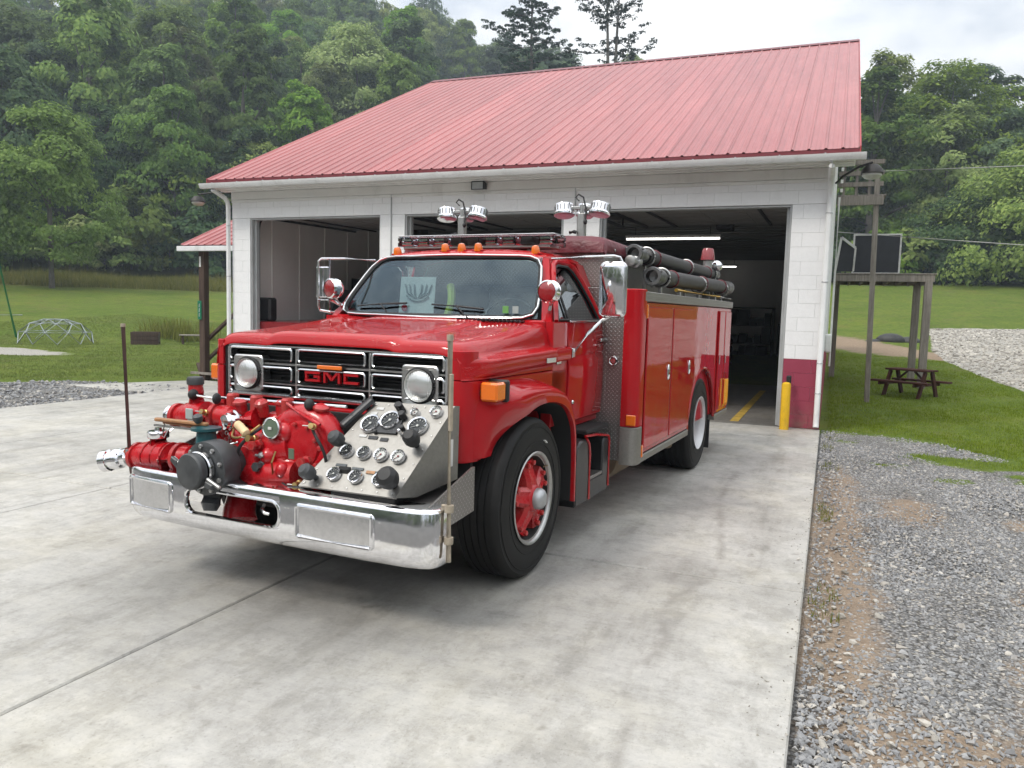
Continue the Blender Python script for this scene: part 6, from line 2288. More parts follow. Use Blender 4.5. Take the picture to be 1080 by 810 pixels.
    # black pull handles
    def knob(x, y, L, r, mt='rubber_black', lean=0):
        q = on(x, y)
        d = (n + v * -.15 + u * lean).normalized()
        m = MB().lathe([(r * .35, 0), (r * .35, L * .25), (r * .8, L * .32), (r, L * .55), (r * .95, L * .85), (r * .6, L), (.001, L * 1.02)], q, d, 18, False)
        P('pull_handle', m, mt, gp)
    knob(.792, -.845, .125, .044, lean=.1)
    knob(.778, -1.03, .135, .056, lean=.1)
    knob(.345, -.87, .115, .042, 'cast_grey', lean=-.2)
    knob(.285, -1.035, .115, .042, 'cast_grey', lean=-.2)
    q = on(.315, -.76)
    m = MB().bar(q + Vector((-.05, -.04, -.02)), q + Vector((.06, .10, .13)), .06, .035, .01)
    P('throttle_lever', m, 'cast_grey', gp)
    t = MB()
    q = on(.665, -.80); t.cyl(q, q + n * .03, .008, 8); t.sphere(q + n * .035, .012, 8, 6)
    P('toggle', t, 'chrome', gp)
gauge_panel()

# ---------------------------------------------------------------- front mounted pump
def pump():
    pb = MB()
    # pump casing: scroll on the driver side, body to the left
    scroll = []
    for i in range(26):
        t = R(-70 + 330 * i / 25)
        rr = .165 + .035 * i / 25
        scroll.append((.055 + rr * math.cos(t), -.83 + .02 * math.sin(t), .865 + rr * math.sin(t) * .82))
    pb.tube(scroll, [.062 + .036 * i / 25 for i in range(26)], 14)
    pb.lathe([(.02, -.02), (.13, -.01), (.155, .03), (.155, .16), (.12, .20), (.02, .21)], (.055, -.90, .865), (0, 1, 0), 26)
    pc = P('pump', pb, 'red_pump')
    m = MB()
    m.tube([(-.60, -.80, .80), (-.40, -.82, .80), (-.2, -.82, .82), (-.02, -.82, .85)], [.10, .13, .135, .12], 18)
    m.tube([(-.30, -.86, .70), (-.28, -.92, .67), (-.10, -.93, .68), (.06, -.92, .70)], [.085, .09, .085, .08], 16)
    m.lathe([(.01, 0), (.10, .0), (.105, .01), (.105, .05), (.09, .055), (.09, .20), (.01, .2)], (-.30, -.98, .74), (0, 1, 0), 20)
    P('pump_body', m, 'red_pump', pc)
    m = MB().tube([(-.36, -.86, .66), (-.36, -.90, .56), (-.35, -.95, .46), (-.33, -.97, .40)], [.085, .085, .09, .10], 16)
    P('pump_foot', m, 'red_pump', pc)
    # ribs and bosses that break up the casting
    m = MB()
    for x, y, z, r, s in ((-.14, -.93, .79, .055, (1, 1, 1)), (.0, -.98, .73, .04, (1, 1, 1.2)), (-.42, -.90, .87, .05, (1, 1, 1)), (.20, -.92, .70, .045, (1, 1, 1)), (-.22, -.78, .98, .06, (1.4, 1, .8)), (.02, -.76, 1.0, .07, (1.5, 1, .7)), (-.05, -.90, .93, .06, (1, .8, 1)), (-.36, -.82, .98, .055, (1.2, 1, .9))):
        m.sphere((x, y, z), r, 14, 10, s)
    for x, z in ((-.46, .72), (-.40, .66), (.02, .64), (.12, .66), (.22, .78), (.25, .88)):
        m.lathe([(.016, 0), (.016, .02), (.008, .024)], (x, -.955, z), (0, -1, 0), 6)
    P('casting_boss', m, 'red_pump', pc)
    m = MB()
    for k in range(8):
        t = R(20 + 40 * k)
        m.lathe([(.012, 0), (.012, .016), (.006, .019)], (.055 + .125 * math.cos(t), -.91, .865 + .125 * math.sin(t)), (0, -1, 0), 6)
    for k in range(4):
        m.bar((-.36 + k * .012, -.985, .66 - k * .012), (-.22 + k * .012, -.985, .60 - k * .01), .008, .008)
    P('pump_bolt', m, 'red_pump', pc)
    # upper discharge manifold running to the left
    m = MB()
    m.tube([(-.30, -.84, .985), (-.50, -.845, .975), (-.60, -.85, .972)], [.070, .070, .072], 18)
    m.lathe([(.086, 0), (.086, .03), (.074, .035)], (-.60, -.85, .972), (-1, 0, 0), 22)
    m.tube([(-.635, -.85, .972), (-.70, -.85, .968), (-.78, -.85, .962), (-.86, -.85, .955), (-.93, -.85, .95)], [.070, .088, .092, .082, .062], 18)
    m.lathe([(.064, .0), (.078, .004), (.078, .03), (.064, .034)], (-.93, -.85, .95), (-1, 0, 0), 20)
    m.tube([(-.79, -.85, 1.03), (-.795, -.85, 1.10), (-.80, -.85, 1.155)], [.052, .046, .043], 14)
    up = P('discharge_valve', m, 'red_pump', pc)
    P('outlet_cap', MB().lathe([(.058, 0), (.062, .01), (.062, .05), (.05, .055), (.01, .056)], (-.965, -.85, .947), (-1, 0, 0), 20), 'chrome', up)
    P('valve_top', MB().lathe([(.050, 0), (.052, .03), (.045, .045), (.01, .05)], (-.80, -.85, 1.155), (0, 0, 1), 16), 'cast_grey', up)
    P('hang_tag', MB().box(-.775, -.715, -.955, -.945, .955, 1.02, .004).box(-.765, -.72, -.95, -.944, .925, .953, .004), 'sheet_white', up)
    P('tag_clip', MB().tube([(-.98, -.86, .92), (-.985, -.9, .86), (-.97, -.92, .82), (-.96, -.9, .86), (-.95, -.86, .9)], .004, 6), 'chrome', up)
    # middle flange between the two
    m = MB().lathe([(.10, 0), (.105, .01), (.105, .04), (.10, .05)], (-.47, -.84, .93), (-1, 0, 0), 20)
    m.tube([(-.44, -.84, .98), (-.46, -.85, .88), (-.46, -.86, .78)], [.07, .075, .08], 14)
    P('riser_pipe', m, 'red_pump', pc)
    # control rod with black balls
    m = MB().cyl((-.76, -.90, 1.098), (-.61, -.88, 1.082), .008, 8)
    m.cyl((-.60, -.84, 1.085), (.30, -.80, 1.095), .009, 10)
    rd = P('control_rod', m, 'chrome', pc)
    P('rod_knob', MB().sphere((-.765, -.90, 1.098), .034, 14, 10, (.8, 1, 1)), 'rubber_black', rd)
    P('rod_knob', MB().sphere((-.605, -.87, 1.082), .030, 14, 10, (.7, 1, 1.15)), 'rubber_black', rd)
    P('rod_knob', MB().sphere((.088, -.86, 1.098), .030, 14, 10, (1, 1, 1.15)), 'rubber_black', rd)
    for x, z0 in ((-.335, 1.0), (-.10, .98), (-.52, .99)):
        P('rod_bracket', MB().box(x - .028, x + .028, -.86, -.79, z0, 1.118, .012), 'red_pump', rd)
    P('linkage', MB().tube([(-.07, -.86, 1.09), (.06, -.90, 1.05), (.22, -.93, 1.00)], .011, 8), 'red_pump', rd)
    # caps, round gauge, wooden grip
    c = MB().lathe([(.066, 0), (.07, .008), (.07, .022), (.058, .028), (.054, .06), (.046, .066), (.044, .085), (.001, .09)], (-.455, -.86, .955), (-.25, -1, .05), 22)
    ca = P('priming_cap', c, 'chrome', pc)
    ch = MB()
    for k in range(12):
        ch.torus((-.44 + .003 * k + .02 * math.sin(k), -.955, .90 - k * .019), (1, (k % 2) * .8, .2), .011, .003, 10, 5)
    P('chain', ch, 'dull_alloy', ca)
    g = P('round_gauge', MB().lathe([(.058, 0), (.062, .01), (.062, .03), (.054, .034), (.05, .028)], (-.105, -.93, .955), (.05, -1, .12), 24), 'chrome_trim', pc)
    P('dial', MB().lathe([(.054, .029), (.001, .030)], (-.105, -.93, .955), (.05, -1, .12), 22, False), 'patina_green', g)
    P('needle', MB().box(-.118, -.092, -.967, -.964, .950, .966, .001), 'gauge_white', g)
    P('wooden_grip', MB().lathe([(.016, 0), (.024, .008), (.026, .05), (.023, .075), (.026, .10), (.022, .125), (.01, .13)], (-.345, -.97, .965), (1, -.35, -.38), 14), 'cream_wood', pc)
    P('drain_cock', MB().lathe([(.022, 0), (.024, .03), (.014, .05), (.002, .055)], (-.16, -.94, .80), (0, -1, 0), 12).cyl((-.19, -.985, .80), (-.13, -.985, .80), .008, 8), 'dull_alloy', pc)
    m = MB()
    m.tube([(-.05, -1.0, .70), (-.04, -1.02, .78), (-.03, -1.0, .84)], .006, 6)
    m.tube([(-.52, -.98, .86), (-.47, -1.02, .87), (-.43, -1.0, .82), (-.42, -.98, .78)], .008, 8)
    P('copper_line', m, 'brass', pc)
    # lower left hose valve
    m = MB()
    m.tube([(-.50, -.98, .74), (-.68, -.99, .732), (-.74, -1.0, .728)], [.075, .075, .078], 18)
    m.lathe([(.078, 0), (.092, .004), (.092, .03), (.078, .034)], (-.74, -1.0, .728), (-1, 0, 0), 20)
    m.tube([(-.77, -1.0, .726), (-.86, -1.0, .72), (-.96, -1.0, .713), (-1.06, -1.0, .706), (-1.12, -1.0, .70)], [.074, .09, .094, .088, .070], 18)
    m.lathe([(.07, 0), (.086, .004), (.086, .028), (.07, .032)], (-1.11, -1.0, .70), (-1, 0, 0), 20)
    m.tube([(-.95, -1.0, .79), (-.95, -1.0, .835)], [.055, .05], 14)
    for x in (-.84, -.92, -1.0):
        m.torus((x, -1.0, .718), (1, 0, 0), .090, .006, 22, 6)
    lv = P('hose_valve', m, 'red_pump', pc)
    P('valve_cap', MB().lathe([(.06, 0), (.064, .006), (.064, .034), (.056, .042), (.022, .044), (.020, .06), (.001, .062)], (-.95, -1.0, .832), (0, 0, 1), 20), 'chrome', lv)
    m = MB().tube([(-1.14, -1.0, .695), (-1.20, -1.005, .69), (-1.255, -1.02, .678), (-1.30, -1.04, .665)], [.066, .060, .052, .05], 18)
    P('elbow', m, 'chrome', lv)
    m = MB().lathe([(.05, -.03), (.062, -.02), (.066, .0), (.066, .012), (.058, .018), (.058, .05), (.068, .055), (.068, .10), (.055, .106), (.03, .107), (.001, .108)], (-1.27, -1.03, .672), (-1, -.30, -.22), 18)
    P('coupling', m, 'chrome', lv)
    # grey suction gate with bolted flange and cap, facing forward
    m = MB().lathe([(.02, 0), (.125, 0), (.150, .008), (.153, .03), (.153, .12), (.148, .128), (.02, .13)], (-.375, -1.19, .735), (0, 1, 0), 36)
    m.lathe([(.02, 0), (.105, 0), (.108, .08), (.02, .085)], (-.375, -1.06, .735), (0, 1, 0), 24)
    sg = P('suction_gate', m, 'cast_grey', pc)
    b = MB()
    for k in range(9):
        t = 2 * math.pi * k / 9 + .3
        b.lathe([(.013, 0), (.013, .012), (.007, .015)], (-.375 + .128 * math.cos(t), -1.187, .735 + .128 * math.sin(t)), (0, -1, 0), 6)
    P('flange_bolt', b, 'dull_alloy', sg)
    P('cap_ring', MB().lathe([(.098, 0), (.104, .006), (.104, .028), (.098, .034)], (-.385, -1.195, .733), (0, -1, 0), 30), 'chrome', sg)
    cp = MB().lathe([(.098, 0), (.102, .01), (.102, .04), (.094, .05), (.05, .054), (.001, .055)], (-.392, -1.230, .731), (-.06, -1, 0), 32)
    cp.prism([(-.50, .78), (-.545, .80), (-.555, .775), (-.49, .72)], 'y', -1.262, -1.24, .004)
    cp.prism([(-.29, .69), (-.24, .67), (-.245, .645), (-.30, .655)], 'y', -1.262, -1.24, .004)
    P('suction_cap', cp, 'cast_grey', sg)
    h = MB().bar((-.295, -1.245, .70), (-.205, -1.235, .655), .022, .02, .006).bar((-.49, -1.25, .765), (-.55, -1.24, .79), .02, .02, .005)
    P('cap_lug', h, 'dull_alloy', sg)
    m = MB().tube([(-.375, -1.12, .59), (-.375, -1.14, .53), (-.37, -1.15, .49)], [.06, .055, .035], 14)
    P('gate_drain', m, 'cast_grey', sg)
    t = MB().lathe([(.056, 0), (.056, .03), (.05, .035), (.05, .09), (.07, .10), (.07, .125), (.02, .13)], (-.565, -1.0, .82), (0, 0, 1), 20)
    t2 = MB().lathe([(.06, 0), (.055, .06), (.052, .075), (.085, .085), (.085, .10), (.03, .105)], (-.50, -1.05, .84), (0, 0, 1), 20)
    tp = P('gearbox', t2, 'teal_paint', sg)
    m = MB()
    m.bar((-.90, -1.06, .955), (-.50, -1.04, .955), .030, .022, .006)
    m.bar((-.86, -1.03, .935), (-.52, -1.02, .933), .035, .012, .003)
    P('gate_lever', m, 'varnished_wood', tp)
    P('lever_strap', MB().bar((-.88, -1.085, .925), (-.50, -1.06, .922), .012, .012).tube([(-.80, -1.08, .94), (-.80, -1.10, .87), (-.785, -1.10, .86), (-.775, -1.08, .90)], .004, 6), 'dull_alloy', tp)
    P('release_knob', MB().lathe([(.02, 0), (.03, .02), (.028, .04), (.01, .05)], (-.56, -1.05, .965), (.1, -.3, 1), 14), 'cast_grey', tp)
    # the crowd of small plumbing between the castings
    def valve(x, y, z, d, r=.022, L=.07, hd=.05, nm='drain_valve'):
        d = Vector(d).normalized()
        q = Vector((x, y, z))
        m = MB().lathe([(r * .7, 0), (r, .004), (r, L * .4), (r * .75, L * .45), (r * .75, L * .8), (r * .9, L * .82), (r * .9, L), (.001, L * 1.01)], q, d, 12)
        v = P(nm, m, 'brass', pc)
        ux, uy, _ = frame(d)
        P('valve_handle', MB().bar(q + d * L * .9 - ux * hd * .2, q + d * L * .9 + ux * hd, .012, .006, .002), 'dull_alloy', v)
    valve(-.22, -.95, .885, (0, -1, .2)); valve(-.50, -.93, .80, (-.3, -1, 0), .02, .06); valve(.14, -.99, .685, (.1, -1, -.1), .018, .06)
    valve(-.62, -.93, 1.0, (0, -1, .3), .018, .05); valve(.20, -.95, .99, (.3, -1, .3), .018, .055)
    def line(pts, r, mt, nm):
        P(nm, MB().tube(chaikin(pts, 3), r, 8), mt, pc)
    line([(-.20, -.90, .96), (-.24, -1.0, .90), (-.30, -1.02, .82), (-.28, -1.0, .74)], .010, 'rubber_black', 'rubber_line')
    line([(.12, -.90, 1.02), (.22, -.98, .96), (.29, -.97, .86), (.27, -.93, .74), (.20, -.95, .68)], .009, 'rubber_black', 'rubber_line')
    line([(-.42, -.92, .92), (-.36, -1.0, .88), (-.26, -1.0, .90), (-.18, -.96, .97)], .007, 'brass', 'copper_line')
    line([(-.50, -1.02, .80), (-.44, -1.06, .78), (-.38, -1.04, .84), (-.33, -.98, .86)], .006, 'chrome', 'cap_cable')
    line([(-.60, -.93, .92), (-.58, -.98, .86), (-.54, -.98, .84)], .008, 'dull_alloy', 'copper_line')
    line([(.02, -1.0, .66), (.10, -1.06, .66), (.20, -1.04, .67), (.26, -.98, .70)], .012, 'rubber_black', 'rubber_line')
    for x, y, z, r, L, d in ((-.27, -.84, 1.03, .034, .07, (0, -.3, 1)), (-.44, -.84, 1.03, .036, .06, (0, -.2, 1)), (.14, -.82, 1.05, .04, .05, (.2, -.2, 1)), (-.17, -.80, 1.04, .03, .06, (0, 0, 1))):
        P('casting_boss', MB().lathe([(r * .9, -.03), (r, 0), (r, L * .5), (r * 1.25, L * .55), (r * 1.25, L * .8), (r * .8, L), (.001, L)], (x, y, z), d, 8), 'red_pump', pc)
    for k, (x, z) in enumerate(((-.19, .86), (-.16, .74), (.16, .80))):
        m = MB().lathe([(.030, 0), (.030, .02), (.022, .024), (.022, .05), (.028, .052), (.028, .07), (.001, .071)], (x, -.955, z), (0, -1, 0), 6)
        P('plug', m, 'cast_grey' if k == 1 else 'red_pump', pc)
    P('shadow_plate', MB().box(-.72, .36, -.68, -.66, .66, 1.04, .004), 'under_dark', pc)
    P('warning_tag', MB().box(.035, .075, -.972, -.968, .80, .86, .001), 'patina_green', pc)
    # hanging fittings seen under and through the bumper
    P('tow_hook', MB().tube([(-.02, -1.10, .56), (.0, -1.14, .545), (.04, -1.16, .535), (.06, -1.15, .53)], .010, 8), 'chrome', pc)
    P('lower_guard', MB().box(-.5, .5, -.72, -.60, .42, .63, .01), 'under_dark', pc)
pump()

# ---------------------------------------------------------------- load carried by the engine: things of their own
def TW(p):
    """truck local to world"""
    return truck.matrix_basis @ Vector(p)
truck_m = Matrix.Translation((-2.728, 4.46, 0)) @ Matrix.Rotation(TY, 4, 'Z')
def placed(o):
    o.location = truck_m.translation
    o.rotation_euler = (0, 0, TY)
    return o

def tarp():
    rings = []
    for y, dz in ((1.66, -.03), (1.70, .0), (1.74, .012), (2.4, .0), (3.2, -.012), (4.0, -.004), (4.9, -.02), (5.48, -.03), (5.52, -.06)):
        z = 2.262 + dz
        h = [(0, z + .012), (.5, z + .008), (.80, z), (.895, z - .012), (.925, z - .04), (.945, z - .11), (.940, z - .125)]
        w = .006 * math.sin(y * 9)
        h = [(x + (w if x > .9 else 0), zz) for x, zz in h]
        rings.append([(-x, y, zz) for x, zz in reversed(h[1:])] + [(x, y, zz) for x, zz in h])
    m = MB().loft(rings, False, False)
    inn = [[(x * .985, y, z - .012) for x, y, z in rg] for rg in rings]
    m.loft(inn, False, False)
    f = rings[0]
    m.loft([f, [(x * 1.0, 1.648, min(z - .02, 2.20)) for x, y, z in f], [(x, 1.645, 2.135) for x, y, z in f]], False, False)
    o = placed(obj('hose_bed_cover', m, MATS['tarp_maroon']))
    tag(o, 'dark maroon vinyl cover stretched over the hose bed behind the cab', 'tarpaulin')
    P2 = MB()
    for k in range(9):
        P2.lathe([(.012, 0), (.010, .005), (.002, .006)], (.948, 1.9 + k * .42, 2.17), (1, 0, .1), 10, False)
    obj('snap', P2, MATS['dull_alloy'], o)
tarp()

def suction_hose(label, x, z, y0, y1, r, dz):
    t = placed(thing('suction_hose', label, 'hose', (0, 0, 0), 0, 'hard suction hoses on the engine'))
    m = MB()
    pts, rad = [], []
    n = 60
    for i in range(n + 1):
        u = i / n
        pts.append((x, y0 + .28 + (y1 - y0 - .5) * u, z + dz * u)); rad.append(r * (.93 if i in (0, n) else (1.0 + .012 * (i % 2))))
    m.tube(pts, rad, 18)
    obj('hose_barrel', m, MATS['hose_rubber'], t)
    c = MB().lathe([(r * .72, 0), (r * 1.04, .0), (r * 1.10, .012), (r * 1.10, .05), (r * .98, .06), (r * .98, .13), (r * 1.06, .14), (r * 1.06, .17), (r * .9, .29)], (x, y0, z), (0, 1, 0), 28, False)
    c.lathe([(r * .72, .0), (r * .66, .10), (.001, .11)], (x, y0, z), (0, 1, 0), 24, False)
    for k in range(3):
        a = 2 * math.pi * k / 3 + .5
        c.bar((x + r * 1.02 * math.cos(a), y0 + .03, z + r * 1.02 * math.sin(a)), (x + r * 1.32 * math.cos(a), y0 + .03, z + r * 1.32 * math.sin(a)), .03, .022, .004)
    obj('coupling', c, MATS['dark_alloy'], t)
    c = MB().lathe([(r * .9, 0), (r * 1.05, .10), (r * 1.05, .16), (r * 1.12, .18), (r * 1.12, .28), (r * .5, .29)], (x, y1 - .28, z + dz), (0, 1, 0), 24, True)
    obj('coupling', c, MATS['dark_alloy'], t)
    b = MB()
    for u in (.12, .55, .9):
        b.torus((x, y0 + .28 + (y1 - y0 - .5) * u, z + dz * u), (0, 1, 0), r * 1.03, .010, 24, 6)
    obj('strap', b, MATS['tarp_maroon'], t)
    return t
suction_hose('lower fat dark suction hose with open ring coupling on the body side', 1.15, 1.985, 2.32, 5.95, .074, .035)
suction_hose('upper dark suction hose lying beside the maroon hose bed cover', 1.005, 2.172, 2.22, 5.75, .072, .0)
m = MB().lathe([(.03, 0), (.046, .004), (.046, .05), (.036, .06), (.036, .14), (.05, .15), (.05, .22), (.02, .23)], (1.02, 2.08, 2.10), (0, 1, 0), 20)
o = placed(obj('hose_nozzle', m, MATS['dull_alloy']))
tag(o, 'small metal hose nozzle in front of the upper suction hose', 'nozzle')
rk = MB()
for y in (2.62, 4.2, 5.5):
    rk.bar((1.15, y, 1.836), (1.15, y, 1.905), .04, .03, .004)
    rk.torus((1.15, y, 1.985), (0, 1, 0), .084, .010, 22, 6)
    rk.bar((1.0, y, 1.836), (1.0, y, 2.095), .035, .025, .004)
    rk.torus((1.005, y, 2.172), (0, 1, 0), .082, .010, 22, 6)
P('hose_rack', rk, 'dull_alloy')
pk = MB().tube([(1.225, 2.9, 1.885), (1.225, 5.0, 1.878)], .016, 10)
o = placed(obj('pike_pole', pk, MATS['pole_yellow']))
tag(o, 'yellow handled pike pole lying below the suction hoses', 'pike pole')
obj('pole_tip', MB().tube([(1.225, 5.0, 1.878), (1.225, 5.75, 1.875)], [.02, .012], 10), MATS['dull_alloy'], o)
pr = MB()
for y in (3.0, 4.7):
    pr.box(1.205, 1.245, y - .02, y + .02, 1.836, 1.868, .004)
P('pole_rack', pr, 'dull_alloy')
# ================================================================== TREES
def leaf_mesh(name, centres, radii, per, size, mat, seed, squash=.8, form=.8):
    g = np.random.default_rng(seed)
    n = len(centres) * per
    c = np.repeat(centres, per, 0)
    r = np.repeat(radii, per)
    d = g.normal(0, 1, (n, 3)); d /= np.linalg.norm(d, axis=1, keepdims=True)
    d[:, 2] = np.where(d[:, 2] < -.35, -d[:, 2] * .6, d[:, 2])
    rr = r * (g.uniform(.35, 1, n) ** .45)
    p = c + d * rr[:, None] * np.array([1, 1, squash])
    cen = centres.mean(0)
    ext = np.maximum(centres.max(0) - centres.min(0), .1) * .5
    co = (p - cen) / ext
    co /= np.maximum(np.linalg.norm(co, axis=1, keepdims=True), .2)
    nrm = d * .55 + co * form + np.array([0, 0, .45]) + g.normal(0, .32, (n, 3))
    nrm /= np.linalg.norm(nrm, axis=1, keepdims=True)
    a = g.normal(0, 1, (n, 3))
    u = np.cross(nrm, a); u /= np.linalg.norm(u, axis=1, keepdims=True)
    v = np.cross(nrm, u)
    s = size * g.uniform(.55, 1.3, n)[:, None]
    droop = np.array([0, 0, -.25]) * s
    q = np.stack([p - u * s * .5, p - v * s * .34 + droop * .2, p + u * s * .5 + droop, p + v * s * .34 + droop * .2], 1).reshape(-1, 3)
    return np_mesh(name, q, np.arange(n * 4).reshape(-1, 4), MATS[mat])

def crown_shape(seed, H, Wd, nb, base=.25, top=.5):
    """clump centres through an irregular crown: H tall, Wd wide"""
    g = np.random.default_rng(seed)
    C, Rd = [], []
    lobes = [(g.uniform(0, 6.28), g.uniform(.55, 1.1)) for _ in range(5)]
    while len(C) < nb:
        t = g.uniform(0, 1)
        z = H * (base + (1 - base) * t)
        prof = math.sin(math.pi * (t * .80 + .17)) ** .7 if t < .97 else .3
        a = g.uniform(0, 6.28)
        lob = 1 + .28 * sum(math.cos(a - la) * lw for la, lw in lobes[:3]) / 3 + g.normal(0, .10)
        rad = Wd / 2 * prof * lob * (g.uniform(.1, 1) ** .45)
        C.append((rad * math.cos(a), rad * math.sin(a), z + g.normal(0, .03) * H))
        Rd.append(g.uniform(.10, .19) * Wd * (1.1 - .35 * t))
    return np.array(C), np.array(Rd)

def trunk_mesh(seed, H, r, C):
    g = random.Random(seed)
    m = MB()
    pts = [(0, 0, -.6), (g.uniform(-.1, .1), g.uniform(-.1, .1), H * .25), (g.uniform(-.3, .3), g.uniform(-.3, .3), H * .55), (g.uniform(-.4, .4), g.uniform(-.4, .4), H * .9)]
    m.tube(pts, [r * 1.25, r, r * .7, r * .15], 7)
    idx = list(range(len(C)))
    g.shuffle(idx)
    for i in idx[:9]:
        c = Vector(C[i])
        z0 = max(H * .2, c.z - H * .22)
        m.tube([(0, 0, z0), tuple(c * .5 + Vector((0, 0, z0 * .5 + .2))), tuple(c)], [r * .45, r * .28, r * .06], 5)
    return m.mesh('trunk', MATS['bark'])

def deciduous(seed, H, Wd, nb, per, size, mat, base=.22):
    C, Rd = crown_shape(seed, H, Wd, nb, base)
    return leaf_mesh('crown', C, Rd, per, size, mat, seed), trunk_mesh(seed, H, H * .016, C)

def pine(seed, H, Wd, per=60, base=.3, sparse=.75, twin=False):
    g = np.random.default_rng(seed)
    C, Rd = [], []
    m = MB()
    stems = [0.0] if not twin else [-.35, .35]
    for sx in stems:
        m.tube([(sx * .4, 0, -.5), (sx + .1, 0, H * .5), (sx * 2.2, .1, H)], [H * .011, H * .008, H * .002], 7)
    z = H * base
    while z < H * .99:
        t = (z / H - base) / (1 - base)
        for k in range(3):
            if g.uniform() > sparse: continue
            a = g.uniform(0, 6.28)
            ll = Wd / 2 * max(.12, (1.02 - t) ** .6) * g.uniform(.35, 1.1)
            sx = stems[int(g.integers(len(stems)))] * (1 + 1.2 * z / H)
            rise = g.uniform(-.15, .38)
            ca, sa = math.cos(a), math.sin(a)
            def at(u): return np.array([sx + ca * ll * u, sa * ll * u, z + ll * (rise * u + .22 * u * u - .12 * u)])
            m.tube([tuple(at(0)), tuple(at(.35)), tuple(at(.7)), tuple(at(1))], [.055, .045, .03, .012], 4)
            nb = max(3, int(ll * 1.7))
            for u in np.linspace(.32, 1.0, nb):
                c = at(u)
                side = g.normal(0, .30 * ll * (1.1 - u) + .12)
                C.append(c + np.array([-sa * side, ca * side, g.uniform(-.1, .22)])); Rd.append(g.uniform(.22, .55))
        z += H * .016 * g.uniform(.6, 1.6)
    return leaf_mesh('crown', np.array(C), np.array(Rd), per, .26, 'needle', seed, .5, .2), m.mesh('trunk', MATS['bark'])

PROTO = {}
def proto(key, fn):
    if key not in PROTO:
        PROTO[key] = fn()
    return PROTO[key]

def tree(name, label, cat, meshes, x, y, s=1.0, sz=1.0, group=None, rot=None, sink=.1):
    z = float(zt(x, y)) - sink
    t = thing(name, label, cat, (x, y, z), random.uniform(0, 6.28) if rot is None else rot, group)
    t.scale = (s, s, s * sz)
    obj('crown', meshes[0], None, t)
    obj('trunk', meshes[1], None, t)
    return t

kinds = [('mid', 13, 9.5, 'leaf_mid'), ('mid', 14, 8.0, 'leaf_mid'), ('pale', 13, 10, 'leaf_pale'), ('dark', 14, 8.5, 'leaf_dark'), ('dark', 13, 9.5, 'leaf_dark'), ('mid', 12, 10.0, 'leaf_mid'), ('pale', 14, 8.5, 'leaf_pale')]
HILL = [deciduous(100 + i, H, W_, 84, 190, .36, mt, .14) for i, (k, H, W_, mt) in enumerate(kinds)]
KN = [k[0] for k in kinds]
LBL = {'mid': 'leafy mid green tree in the wood covering the hillside', 'pale': 'pale yellow green tree in the wood covering the hillside', 'dark': 'dark green tree in the wood covering the hillside'}

def pol(az, r):
    return r * math.sin(R(az)), r * math.cos(R(az))

def forest():
    g = random.Random(5)
    pts = []
    # dense first row along the edge of the meadow
    az = -63.0
    while az < 18:
        if -27 < az < -4:
            az += 5; continue
        pts.append((az + g.uniform(-1, 1), 79 + g.uniform(0, 5), g.uniform(.75, 1.0)))
        az += 4.4
    tries = 0
    while tries < 6000 and len(pts) < 292:
        tries += 1
        a = g.uniform(-64, 20)
        rr = float(ridge_r(a))
        r = math.sqrt(g.uniform(84 ** 2, (rr + 12) ** 2))
        # behind the roof only the upper slope can be seen
        if -30 < a < 0.5 and r < (165 if a < -12 else 205): continue
        if -13 < a < -1: continue
        x, y = pol(a, r)
        sc = g.uniform(.75, 1.25) * (.72 if a > -12 and r > 140 else 1.0)
        lim = 5.4 * sc * (1 if r < 140 else .92)
        ok = True
        for b, rb, sb in pts:
            xb, yb_ = pol(b, rb)
            if (x - xb) ** 2 + (y - yb_) ** 2 < lim * lim * (.75 + .25 * sb):
                ok = False; break
        if ok: pts.append((a, r, sc))
    for a, r, sc in pts:
        x, y = pol(a, r)
        i = g.choices(range(7), weights=(4, 4, 1.6, 3, 3, 4, 1.2))[0]
        k = KN[i]
        side = 'left' if a < -14 else 'right'
        px = 540 + FPX * math.tan(R(a) + YAW)
        far = (r - 80) / (float(ridge_r(a)) - 80)
        high = 'at the foot of the slope' if far < .15 else 'low on the slope' if far < .4 else 'halfway up the slope' if far < .72 else 'on the skyline ridge'
        where = ('beyond the left picture edge' if px < 0 else 'above the playground' if px < 110 else 'above the porch' if px < 220 else 'above the left end of the roof' if px < 380 else
                 'over the rising roof edge' if px < 470 else 'over the roof ridge' if px < 900 else 'above the timber deck' if px < 985 else 'above the gravel lane' if px < 1085 else 'beyond the right picture edge')
        col = {'mid': 'mid green', 'pale': 'pale yellow green', 'dark': 'dark green'}[k]
        tree('hillside_tree', f'{col} tree {high} {where}', 'tree', HILL[i], x, y, sc * (1.05 if r > 170 else 1.0), g.uniform(.95, 1.25), f'{col} trees {high} {where}', sink=.3)
forest()

